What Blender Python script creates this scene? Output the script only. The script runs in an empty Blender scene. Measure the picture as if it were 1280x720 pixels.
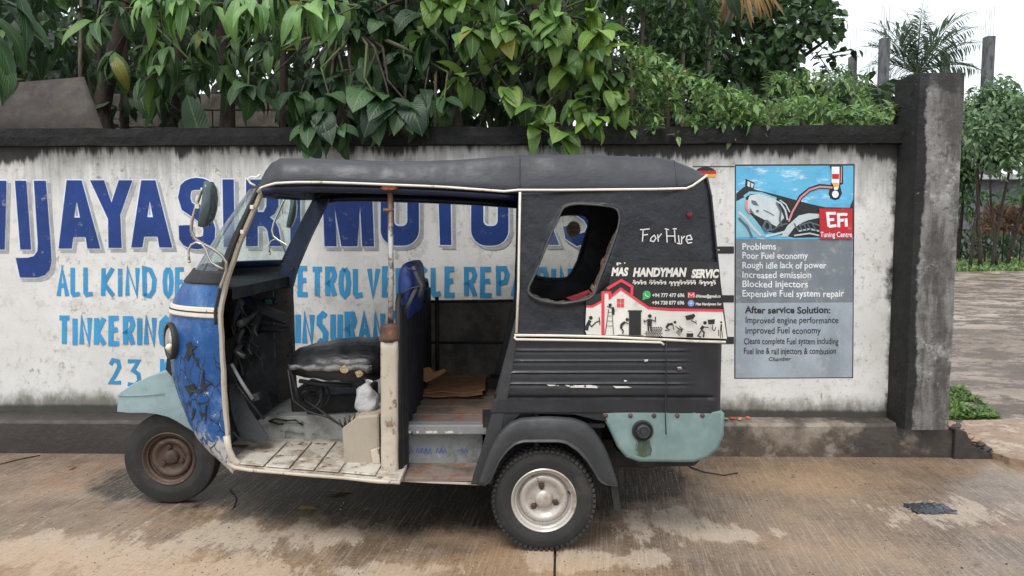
import bpy, bmesh, math, random
from mathutils import Vector, Matrix, noise
from mathutils.geometry import tessellate_polygon

R = math.radians
random.seed(7)
scene = bpy.context.scene
COL = scene.collection

# ------------------------------------------------------------------ camera
CAM_H, PITCH, F = 1.575, R(4.5), 924.0
cam_data = bpy.data.cameras.new('camera')
cam_data.sensor_width = 36.0
cam_data.lens = F / 1280.0 * 36.0
cam_data.clip_start = 0.05
cam_data.clip_end = 2000.0
cam = bpy.data.objects.new('camera', cam_data)
cam.location = (0, 0, CAM_H)
cam.rotation_euler = (math.pi / 2 - PITCH, 0, 0)
COL.objects.link(cam)
scene.camera = cam

# ------------------------------------------------------------------ sky, sun, exposure
SUN_EL, SUN_ROT = R(58), R(200)
world = bpy.data.worlds.new('World')
scene.world = world
world.use_nodes = True
wn = world.node_tree.nodes
wl = world.node_tree.links
wn.clear()
sky = wn.new('ShaderNodeTexSky')
sky.sky_type = 'NISHITA'
sky.sun_disc = False
sky.sun_elevation = SUN_EL
sky.sun_rotation = SUN_ROT
sky.air_density = 1.5
sky.dust_density = 4.0
tc = wn.new('ShaderNodeTexCoord')
mp = wn.new('ShaderNodeMapping')
mp.inputs['Scale'].default_value = (1.0, 1.0, 2.2)
cn = wn.new('ShaderNodeTexNoise')
cn.inputs['Scale'].default_value = 2.2
cn.inputs['Detail'].default_value = 6.0
cr = wn.new('ShaderNodeValToRGB')
cr.color_ramp.elements[0].position = 0.3
cr.color_ramp.elements[0].color = (7.6, 8.2, 8.9, 1)
cr.color_ramp.elements[1].position = 0.7
cr.color_ramp.elements[1].color = (9.6, 9.9, 10.2, 1)
mixs = wn.new('ShaderNodeMix')
mixs.data_type = 'RGBA'
mixs.inputs[0].default_value = 0.86
bg = wn.new('ShaderNodeBackground')
bg.inputs['Strength'].default_value = 0.1
wo = wn.new('ShaderNodeOutputWorld')
wl.new(tc.outputs['Generated'], mp.inputs['Vector'])
wl.new(mp.outputs[0], cn.inputs['Vector'])
wl.new(cn.outputs[0], cr.inputs[0])
wl.new(sky.outputs[0], mixs.inputs[6])
wl.new(cr.outputs[0], mixs.inputs[7])
wl.new(mixs.outputs[2], bg.inputs[0])
wl.new(bg.outputs[0], wo.inputs[0])

sun_data = bpy.data.lights.new('sun', 'SUN')
sun_data.energy = 1.3
sun_data.angle = R(25)
sun_data.color = (1.0, 0.97, 0.92)
sun = bpy.data.objects.new('sun', sun_data)
# light comes from behind the camera, a little to the right
sd = Vector((math.sin(SUN_ROT) * math.cos(SUN_EL), math.cos(SUN_ROT) * math.cos(SUN_EL), math.sin(SUN_EL)))
sun.rotation_euler = sd.to_track_quat('Z', 'Y').to_euler()
sun.location = (0, -5, 12)
COL.objects.link(sun)

scene.view_settings.view_transform = 'Standard'
scene.view_settings.look = 'None'
scene.view_settings.exposure = 0.68
scene.view_settings.gamma = 1.0

# ------------------------------------------------------------------ measuring helpers
CT, ST = math.cos(PITCH), math.sin(PITCH)

def ray(px, py):
    xc, yc = (px - 640) / F, (360 - py) / F
    return Vector((xc, CT + ST * yc, -ST + CT * yc))

def W(px, py, Y):
    d = ray(px, py)
    t = Y / d.y
    return Vector((d.x * t, Y, CAM_H + d.z * t))

def WZ(px, py, z):
    d = ray(px, py)
    t = (z - CAM_H) / d.z
    return Vector((d.x * t, d.y * t, z))

def proj(p):
    y, z = p[1], p[2] - CAM_H
    dep = y * CT - z * ST
    up = y * ST + z * CT
    return 640 + F * p[0] / dep, 360 - F * up / dep

WSL = -0.03
def wall_y(x):
    return 5.25 + WSL * x

def WP(px, py, off=0.0):
    d = ray(px, py)
    t = (5.25 - off) / (d.y - WSL * d.x)
    return Vector((d.x * t, d.y * t, CAM_H + d.z * t))

def SP(px, py, off=0.0):
    return W(px, py, 3.55 - off)

YC = 4.2
def mir(p):
    return Vector((p[0], 2 * YC - p[1], p[2]))

# ------------------------------------------------------------------ materials
def lin(r, g, b):
    def f(c):
        c /= 255.0
        return c / 12.92 if c <= 0.04045 else ((c + 0.055) / 1.055) ** 2.4
    return (f(r), f(g), f(b), 1.0)

def c4(c):
    return (c[0], c[1], c[2], 1.0)

class NT:
    """small wrapper for building node trees"""
    def __init__(s, name):
        s.m = bpy.data.materials.new(name)
        s.m.use_nodes = True
        s.n = s.m.node_tree.nodes
        s.l = s.m.node_tree.links
        s.n.clear()
        s.out = s.n.new('ShaderNodeOutputMaterial')
        s.p = s.n.new('ShaderNodeBsdfPrincipled')
        s.l.new(s.p.outputs[0], s.out.inputs[0])
        s.tc = s.n.new('ShaderNodeTexCoord')
    def vec(s, scale=(1, 1, 1), loc=(0, 0, 0), rot=(0, 0, 0), src=None):
        m = s.n.new('ShaderNodeMapping')
        m.inputs['Scale'].default_value = scale
        m.inputs['Location'].default_value = loc
        m.inputs['Rotation'].default_value = rot
        s.l.new(src if src is not None else s.tc.outputs['Object'], m.inputs['Vector'])
        return m.outputs[0]
    def noise(s, vec, scale, detail=5.0, rough=0.6, dist=0.0):
        t = s.n.new('ShaderNodeTexNoise')
        t.inputs['Scale'].default_value = scale
        t.inputs['Detail'].default_value = detail
        t.inputs['Roughness'].default_value = rough
        t.inputs['Distortion'].default_value = dist
        s.l.new(vec, t.inputs['Vector'])
        return t.outputs['Fac'] if 'Fac' in t.outputs else t.outputs[0]
    def math(s, op, a, b=None, clamp=False):
        m = s.n.new('ShaderNodeMath')
        m.operation = op
        m.use_clamp = clamp
        for i, v in enumerate((a, b)):
            if v is None:
                continue
            if isinstance(v, (int, float)):
                m.inputs[i].default_value = v
            else:
                s.l.new(v, m.inputs[i])
        return m.outputs[0]
    def ramp(s, val, lo, hi, a=0.0, b=1.0):
        m = s.n.new('ShaderNodeMapRange')
        m.interpolation_type = 'SMOOTHSTEP'
        m.inputs[1].default_value = lo
        m.inputs[2].default_value = hi
        m.inputs[3].default_value = a
        m.inputs[4].default_value = b
        s.l.new(val, m.inputs[0])
        return m.outputs[0]
    def mix(s, fac, a, b):
        m = s.n.new('ShaderNodeMix')
        m.data_type = 'RGBA'
        for i, v in ((0, fac), (6, a), (7, b)):
            if isinstance(v, (int, float)):
                m.inputs[i].default_value = v
            elif isinstance(v, tuple):
                m.inputs[i].default_value = c4(v)
            else:
                s.l.new(v, m.inputs[i])
        return m.outputs[2]
    def sep(s, src=None):
        x = s.n.new('ShaderNodeSeparateXYZ')
        s.l.new(src if src is not None else s.tc.outputs['Object'], x.inputs[0])
        return x.outputs
    def bump(s, h, strength=0.3, dist=0.01, prev=None):
        b = s.n.new('ShaderNodeBump')
        b.inputs['Strength'].default_value = strength
        b.inputs['Distance'].default_value = dist
        s.l.new(h, b.inputs['Height'])
        if prev is not None:
            s.l.new(prev, b.inputs['Normal'])
        return b.outputs[0]
    def set(s, name, v):
        if isinstance(v, (int, float)):
            s.p.inputs[name].default_value = v
        elif isinstance(v, tuple):
            s.p.inputs[name].default_value = c4(v)
        else:
            s.l.new(v, s.p.inputs[name])

def worn(name, base, rough=0.6, metal=0.0, layers=(), bump=None, bump2=None, rvar=0.12, seed=0.0, cracks=None):
    """layers: dict(c, s, lo, hi, st=(1,1,1), d=detail, z=(z0,z1,k), r=rough)"""
    t = NT(name)
    col = c4(base)
    g = t.noise(t.vec(loc=(seed, seed * 2, 0)), 3.0, 4)
    col = t.mix(t.ramp(g, 0.3, 0.7), tuple(x * 0.86 for x in base[:3]), tuple(min(1, x * 1.1) for x in base[:3]))
    rough_o = t.ramp(t.noise(t.vec(loc=(seed, 3, 0)), 9.0, 5), 0.3, 0.7, max(0.02, rough - rvar), min(1, rough + rvar))
    met = None
    for i, L in enumerate(layers):
        v = t.noise(t.vec(scale=L.get('st', (1, 1, 1)), loc=(seed + i * 7.3, i * 3.1, seed)), L['s'], L.get('d', 9), L.get('rg', 0.70), L.get('ds', 0.0))
        for ax in ('z', 'x', 'y'):
            if ax in L:
                z0, z1, k = L[ax]
                o = t.sep()[{'x': 0, 'y': 1, 'z': 2}[ax]]
                m = t.n.new('ShaderNodeMapRange')
                m.inputs[1].default_value = z0
                m.inputs[2].default_value = z1
                m.inputs[3].default_value = 0.0
                m.inputs[4].default_value = k
                t.l.new(o, m.inputs[0])
                v = t.math('ADD', v, m.outputs[0])
        f = t.ramp(v, L['lo'], L['hi'])
        if 'a' in L:
            f = t.math('MULTIPLY', f, L['a'])
        col = t.mix(f, col, c4(L['c']))
        if 'r' in L:
            rm = t.n.new('ShaderNodeMix')
            rm.data_type = 'FLOAT'
            t.l.new(f, rm.inputs[0])
            t.l.new(rough_o, rm.inputs[2])
            rm.inputs[3].default_value = L['r']
            rough_o = rm.outputs[0]
        if metal > 0 and L.get('dull', True):
            inv = t.math('SUBTRACT', 1.0, f)
            met = inv if met is None else t.math('MULTIPLY', met, inv)
    if cracks:
        vo = t.n.new('ShaderNodeTexVoronoi'); vo.feature = 'DISTANCE_TO_EDGE'
        vo.inputs['Scale'].default_value = cracks['s']
        wv = t.n.new('ShaderNodeVectorMath'); wv.operation = 'ADD'
        nz = t.n.new('ShaderNodeTexNoise'); nz.inputs['Scale'].default_value = 9.0
        sc_ = t.n.new('ShaderNodeVectorMath'); sc_.operation = 'SCALE'; sc_.inputs['Scale'].default_value = 0.09
        t.l.new(t.tc.outputs['Object'], nz.inputs['Vector']); t.l.new(nz.outputs['Color'], sc_.inputs[0])
        t.l.new(t.vec(scale=cracks.get('st', (1, 1, 0.6))), wv.inputs[0]); t.l.new(sc_.outputs[0], wv.inputs[1])
        t.l.new(wv.outputs[0], vo.inputs['Vector'])
        line = t.ramp(vo.outputs['Distance'], cracks['w'], cracks['w'] * 0.3)
        mk = t.ramp(t.noise(t.vec(loc=(3, 3, 3)), cracks.get('ms', 3.0), 6, 0.7), cracks.get('lo', 0.5), cracks.get('lo', 0.5) + 0.06)
        z0, z1 = cracks['z']
        zz = t.sep()[2]
        mk = t.math('MULTIPLY', mk, t.math('MULTIPLY', t.ramp(zz, z0, z0 + 0.08), t.ramp(zz, z1, z1 - 0.08)))
        col = t.mix(t.math('MULTIPLY', line, mk), col, c4(cracks['c']))
    t.set('Base Color', col if not isinstance(col, tuple) else col)
    t.set('Roughness', rough_o)
    if metal > 0:
        t.set('Metallic', t.math('MULTIPLY', met, metal) if met is not None else metal)
    nrm = None
    if bump:
        nrm = t.bump(t.noise(t.vec(), bump[0], 6), bump[1], bump[2] if len(bump) > 2 else 0.01)
    if bump2:
        nrm = t.bump(t.noise(t.vec(scale=bump2[3] if len(bump2) > 3 else (1, 1, 1)), bump2[0], 4), bump2[1], bump2[2], nrm)
    if nrm is not None:
        t.set('Normal', nrm)
    return t.m

# ------------------------------------------------------------------ objects
def tag(o, label=None, cat=None, group=None, kind=None):
    if label: o['label'] = label
    if cat: o['category'] = cat
    if group: o['group'] = group
    if kind: o['kind'] = kind
    return o

def thing(name, loc, label, cat, group=None, kind=None):
    o = bpy.data.objects.new(name, None)
    o.empty_display_size = 0.1
    o.location = loc
    COL.objects.link(o)
    return tag(o, label, cat, group, kind or 'thing')

def org(o):
    v = Vector((0, 0, 0))
    while o is not None:
        v += Vector(o.location)
        o = o.parent
    return v

def sub_empty(name, parent, loc=None):
    o = bpy.data.objects.new(name, None)
    o.empty_display_size = 0.05
    COL.objects.link(o)
    o.parent = parent
    if loc is not None:
        o.location = Vector(loc) - org(parent)
    return o

class MB:
    def __init__(s):
        s.v, s.f, s.uv = [], [], None
    def add(s, vs, fs):
        n = len(s.v)
        s.v.extend(Vector(p) for p in vs)
        s.f.extend(tuple(i + n for i in f) for f in fs)
        return s
    def box(s, c, size, rot=None):
        c = Vector(c)
        h = Vector(size) * 0.5
        vs = []
        for sx in (-1, 1):
            for sy in (-1, 1):
                for sz in (-1, 1):
                    p = Vector((sx * h.x, sy * h.y, sz * h.z))
                    if rot is not None:
                        p = rot @ p
                    vs.append(c + p)
        return s.add(vs, [(0, 1, 3, 2), (4, 6, 7, 5), (0, 4, 5, 1), (2, 3, 7, 6), (0, 2, 6, 4), (1, 5, 7, 3)])
    def hexa(s, a, b):
        """a, b: two quads (4 points each) forming a hexahedron"""
        return s.add(list(a) + list(b), [(3, 2, 1, 0), (4, 5, 6, 7), (0, 1, 5, 4), (1, 2, 6, 5), (2, 3, 7, 6), (3, 0, 4, 7)])
    def tube(s, pts, r, n=8, closed=False, flat=1.0, up=None):
        pts = [Vector(p) for p in pts]
        m = len(pts)
        rs = r if isinstance(r, (list, tuple)) else [r] * m
        ref = Vector(up) if up is not None else None
        vs, fs = [], []
        prev = None
        for i, p in enumerate(pts):
            if closed:
                d = pts[(i + 1) % m] - pts[i - 1]
            else:
                d = pts[min(i + 1, m - 1)] - pts[max(i - 1, 0)]
            d.normalize()
            if prev is None:
                a = ref if ref is not None else (Vector((0, 0, 1)) if abs(d.z) < 0.9 else Vector((0, 1, 0)))
                u = d.cross(a)
                if u.length < 1e-6: u = d.cross(Vector((1, 0.3, 0)))
            else:
                u = prev - d * prev.dot(d)
            u.normalize()
            prev = u.copy()
            w = d.cross(u)
            for k in range(n):
                a = 2 * math.pi * k / n
                vs.append(p + u * (math.cos(a) * rs[i]) + w * (math.sin(a) * rs[i] * flat))
        for i in range(m if closed else m - 1):
            j = (i + 1) % m
            for k in range(n):
                k2 = (k + 1) % n
                fs.append((i * n + k, i * n + k2, j * n + k2, j * n + k))
        if not closed:
            fs.append(tuple(range(n - 1, -1, -1)))
            fs.append(tuple((m - 1) * n + k for k in range(n)))
        return s.add(vs, fs)
    def lathe(s, prof, c, axis, n=32):
        """prof: list of (radius, height along axis)"""
        c = Vector(c)
        a = Vector(axis).normalized()
        u = a.cross(Vector((0, 0, 1)) if abs(a.z) < 0.9 else Vector((1, 0, 0))).normalized()
        w = a.cross(u)
        vs, fs = [], []
        m = len(prof)
        for r, h in prof:
            for k in range(n):
                t = 2 * math.pi * k / n
                vs.append(c + a * h + (u * math.cos(t) + w * math.sin(t)) * max(r, 0.0004))
        for i in range(m - 1):
            for k in range(n):
                k2 = (k + 1) % n
                fs.append((i * n + k, (i + 1) * n + k, (i + 1) * n + k2, i * n + k2))
        if prof[0][0] < 0.002:
            fs.append(tuple(range(n)))
        if prof[-1][0] < 0.002:
            fs.append(tuple((m - 1) * n + k for k in range(n - 1, -1, -1)))
        return s.add(vs, fs)
    def prism(s, poly, vec, holes=()):
        """poly of 3D points, extruded by vec; open holes allowed"""
        loops = [[Vector(p) for p in poly]] + [[Vector(p) for p in h] for h in holes]
        vec = Vector(vec)
        flat = [p for L in loops for p in L]
        n = len(flat)
        tris = tessellate_polygon(loops)
        fs = [tuple(t) for t in tris] + [tuple(i + n for i in reversed(t)) for t in tris]
        b = 0
        for L in loops:
            m = len(L)
            for i in range(m):
                j = (i + 1) % m
                fs.append((b + i, b + j, n + b + j, n + b + i))
            b += m
        return s.add(flat + [p + vec for p in flat], fs)
    def sheet(s, poly, holes=()):
        loops = [[Vector(p) for p in poly]] + [[Vector(p) for p in h] for h in holes]
        flat = [p for L in loops for p in L]
        return s.add(flat, [tuple(t) for t in tessellate_polygon(loops)])
    def grid(s, rows, close_u=False):
        m, k = len(rows), len(rows[0])
        fs = []
        for i in range(m - 1):
            for j in range(k if close_u else k - 1):
                j2 = (j + 1) % k
                fs.append((i * k + j, i * k + j2, (i + 1) * k + j2, (i + 1) * k + j))
        return s.add([p for r in rows for p in r], fs)
    def mirrored(s):
        m = MB()
        m.v = [mir(p) for p in s.v]
        m.f = [tuple(reversed(f)) for f in s.f]
        return m
    def build(s, name, mat, parent=None, smooth=False, bevel=0.0, seg=2, solid=0.0, sub=0, fixn=True, angle=None, solid_off=-1.0):
        me = bpy.data.meshes.new(name)
        o0 = org(parent) if parent is not None else Vector((0, 0, 0))
        me.from_pydata([tuple(p - o0) for p in s.v], [], s.f)
        if s.uv is not None:
            uvl = me.uv_layers.new(name='UVMap')
            for L in me.loops:
                uvl.data[L.index].uv = s.uv[L.vertex_index]
        if fixn:
            b = bmesh.new()
            b.from_mesh(me)
            bmesh.ops.recalc_face_normals(b, faces=b.faces)
            b.to_mesh(me)
            b.free()
        if mat is not None:
            me.materials.append(mat)
        if smooth:
            me.shade_smooth() if hasattr(me, 'shade_smooth') else None
            if angle:
                me.set_sharp_from_angle(angle=R(angle))
        me.update()
        o = bpy.data.objects.new(name, me)
        COL.objects.link(o)
        if parent is not None:
            o.parent = parent
        if solid:
            md = o.modifiers.new('thickness', 'SOLIDIFY')
            md.thickness = solid
            md.offset = solid_off
        if sub:
            md = o.modifiers.new('subdivision', 'SUBSURF')
            md.levels = sub
            md.render_levels = sub
        if bevel:
            md = o.modifiers.new('bevel', 'BEVEL')
            md.width = bevel
            md.segments = seg
            md.limit_method = 'ANGLE'
            md.angle_limit = R(35)
        return o

def rough_mesh(mb, amp, freq, seed=0.0):
    for i, p in enumerate(mb.v):
        q = p * freq + Vector((seed, seed, seed))
        mb.v[i] = p + noise.noise_vector(q) * amp
    return mb

# ---- lettering helpers -------------------------------------------------------
def expand(poly, d):
    """offset a 2D polygon (list of (x,y)) outwards by d pixels"""
    n = len(poly)
    area = sum(poly[i][0] * poly[(i + 1) % n][1] - poly[(i + 1) % n][0] * poly[i][1] for i in range(n))
    sgn = 1 if area > 0 else -1
    out = []
    for i in range(n):
        a, b, c = Vector(poly[i - 1]), Vector(poly[i]), Vector(poly[(i + 1) % n])
        e1, e2 = (b - a), (c - b)
        if e1.length < 1e-6 or e2.length < 1e-6:
            out.append((b.x, b.y)); continue
        e1.normalize(); e2.normalize()
        n1 = Vector((e1.y, -e1.x)) * sgn
        n2 = Vector((e2.y, -e2.x)) * sgn
        m = n1 + n2
        if m.length < 0.2:
            m = n1
        m.normalize()
        k = min(1.0 / max(m.dot(n1), 0.3), 2.0)
        q = b + m * d * k
        out.append((q.x, q.y))
    return out

def ribbon2d(pts, w):
    """outline polygon of a stroke with width w through pts (2D)"""
    L, Rr = [], []
    n = len(pts)
    P = [Vector(p) for p in pts]
    for i in range(n):
        if i == 0: d = P[1] - P[0]
        elif i == n - 1: d = P[-1] - P[-2]
        else: d = (P[i + 1] - P[i]).normalized() + (P[i] - P[i - 1]).normalized()
        if d.length < 1e-6: d = P[min(i + 1, n - 1)] - P[i - 1]
        d.normalize()
        k = 1.0
        if 0 < i < n - 1:
            k = 1.0 / max(abs(d.dot((P[i] - P[i - 1]).normalized())), 0.6)
        nn = Vector((-d.y, d.x)) * (w * 0.5 * k)
        L.append(P[i] + nn); Rr.append(P[i] - nn)
    return L, Rr

class Paint:
    """flat marks painted on a plane; fn(px,py,off) maps photo pixels onto the plane"""
    def __init__(s, fn, base=0.002):
        s.fn, s.off, s.mb = fn, base, MB()
    def step(s, d=0.00025):
        s.off += d
    def poly(s, pts, holes=()):
        s.mb.sheet([s.fn(x, y, s.off) for x, y in pts], [[s.fn(x, y, s.off) for x, y in h] for h in holes])
        s.step()
        return s
    def stroke(s, pts, w):
        L, Rr = ribbon2d(pts, w)
        s.mb.grid([[s.fn(p.x, p.y, s.off) for p in L], [s.fn(p.x, p.y, s.off) for p in Rr]])
        s.step()
        return s
    def ellipse(s, cx, cy, rx, ry, n=16, a0=0, a1=360):
        s.poly([(cx + rx * math.cos(R(a0 + (a1 - a0) * k / n)), cy + ry * math.sin(R(a0 + (a1 - a0) * k / n))) for k in range(n if a1 - a0 == 360 else n + 1)])
        return s
    def build(s, name, mat, parent, label=None):
        o = s.mb.build(name, mat, parent, fixn=False)
        if label: o['label'] = label
        return o

GL = {
 'A': ([[(0.02, 0), (0.42, 1), (0.98, 0)], [(0.2, 0.38), (0.78, 0.38)]]),
 'B': ([[(0.1, 0), (0.1, 1), (0.7, 0.95), (0.75, 0.7), (0.12, 0.52), (0.85, 0.4), (0.85, 0.1), (0.1, 0)]]),
 'C': ([[(0.9, 0.9), (0.6, 1.0), (0.25, 0.85), (0.12, 0.5), (0.25, 0.12), (0.6, 0.0), (0.92, 0.12)]]),
 'D': ([[(0.15, 0), (0.1, 1), (0.6, 0.93), (0.92, 0.6), (0.85, 0.2), (0.55, 0.0), (0.08, 0.03)]]),
 'E': ([[(0.9, 0.98), (0.15, 0.98), (0.12, 0.02), (0.95, 0.02)], [(0.12, 0.52), (0.8, 0.55)]]),
 'F': ([[(0.95, 0.97), (0.15, 0.97), (0.1, 0)], [(0.12, 0.5), (0.8, 0.54)]]),
 'G': ([[(0.9, 0.88), (0.6, 1.0), (0.22, 0.85), (0.1, 0.45), (0.25, 0.08), (0.6, 0.0), (0.9, 0.12), (0.9, 0.45), (0.55, 0.45)]]),
 'H': ([[(0.12, 0), (0.12, 1)], [(0.88, 0), (0.88, 1)], [(0.12, 0.5), (0.88, 0.5)]]),
 'I': ([[(0.5, 0), (0.5, 1)]]),
 'K': ([[(0.12, 0), (0.16, 1)], [(0.9, 1), (0.18, 0.45), (0.95, 0.0)]]),
 'L': ([[(0.15, 1), (0.15, 0.1), (0.3, 0.02), (0.95, 0.06)]]),
 'N': ([[(0.1, 0), (0.12, 1), (0.85, 0.02), (0.9, 1)]]),
 'O': ([[(0.5, 1.0), (0.2, 0.85), (0.08, 0.5), (0.2, 0.12), (0.5, 0.0), (0.8, 0.12), (0.92, 0.5), (0.8, 0.85), (0.5, 1.0)]]),
 'P': ([[(0.15, 0), (0.12, 0.98), (0.7, 0.98), (0.92, 0.75), (0.75, 0.5), (0.15, 0.42)]]),
 'R': ([[(0.15, 0), (0.12, 0.98), (0.7, 0.98), (0.88, 0.76), (0.7, 0.55), (0.2, 0.45), (0.55, 0.4), (0.9, 0.0)]]),
 'S': ([[(0.9, 0.92), (0.55, 1.0), (0.18, 0.88), (0.15, 0.65), (0.5, 0.52), (0.85, 0.35), (0.82, 0.1), (0.45, 0.0), (0.08, 0.1)]]),
 'T': ([[(0.0, 0.98), (1.0, 0.98)], [(0.5, 0.98), (0.48, 0)]]),
 'U': ([[(0.12, 1), (0.1, 0.2), (0.35, 0.0), (0.65, 0.0), (0.88, 0.2), (0.9, 1)]]),
 'V': ([[(0.05, 1), (0.42, 0.0), (0.95, 1)]]),
 'W': ([[(0.0, 1), (0.25, 0.0), (0.5, 0.8), (0.75, 0.0), (1.0, 1)]]),
 'M': ([[(0.05, 0), (0.12, 1), (0.5, 0.2), (0.88, 1), (0.95, 0)]]),
 'Y': ([[(0.05, 1), (0.5, 0.5)], [(0.95, 1), (0.5, 0.5), (0.45, 0)]]),
 '2': ([[(0.08, 0.8), (0.3, 1.0), (0.75, 0.95), (0.85, 0.7), (0.5, 0.35), (0.08, 0.03), (0.98, 0.03)]]),
 '3': ([[(0.05, 0.97), (0.85, 0.97), (0.45, 0.6), (0.85, 0.45), (0.92, 0.18), (0.6, 0.0), (0.05, 0.05)]]),
 '&': ([[(0.95, 0), (0.2, 0.75), (0.45, 1.0), (0.65, 0.8), (0.1, 0.3), (0.35, 0.0), (0.9, 0.4)]]),
}
def brush_word(P, word, x0, x1, ytop, ybase, w, gap=0.08, jit=0.8):
    rel = {'I': 0.42, 'M': 1.3, 'W': 1.4}
    tot = sum(rel.get(c, 1.0) for c in word) + gap * (len(word) - 1)
    u = (x1 - x0) / tot
    x = x0
    rnd = random.Random(word)
    for c in word:
        cw = rel.get(c, 1.0) * u
        dy = rnd.uniform(-jit, jit)
        for st in GL[c]:
            pts = [(x + w * 0.35 + p[0] * (cw - w * 0.7), ybase + dy - w * 0.4 - p[1] * (ybase - ytop - w * 0.8)) for p in st]
            P.stroke(pts, w)
        x += cw + gap * u

def text_px(P, s, x0, x1, ytop, ybase, bold=0.0, shear=0.0, wob=0.0):
    """set a line of type between photo pixels x0..x1 with cap height ytop..ybase"""
    cu = bpy.data.curves.new('type', 'FONT')
    cu.body = s
    cu.size = 1.0
    cu.resolution_u = 3
    cu.offset = bold
    cu.shear = shear
    ob = bpy.data.objects.new('type', cu)
    COL.objects.link(ob)
    dg = bpy.context.evaluated_depsgraph_get()
    dg.update()
    me = bpy.data.meshes.new_from_object(ob.evaluated_get(dg))
    xs = [v.co.x for v in me.vertices]
    if xs:
        a, b = min(xs), max(xs)
        sx = (x1 - x0) / max(b - a, 1e-6)
        sy = (ybase - ytop) / 0.73
        rnd = random.Random(s)
        ph = rnd.uniform(0, 6)
        vs = [P.fn(x0 + (v.co.x - a) * sx, ybase - v.co.y * sy + wob * math.sin(v.co.x * 1.7 + ph), P.off) for v in me.vertices]
        P.mb.add(vs, [tuple(p.vertices) for p in me.polygons])
        P.step()
    bpy.data.objects.remove(ob)
    bpy.data.meshes.remove(me)
    bpy.data.curves.remove(cu)
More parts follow.
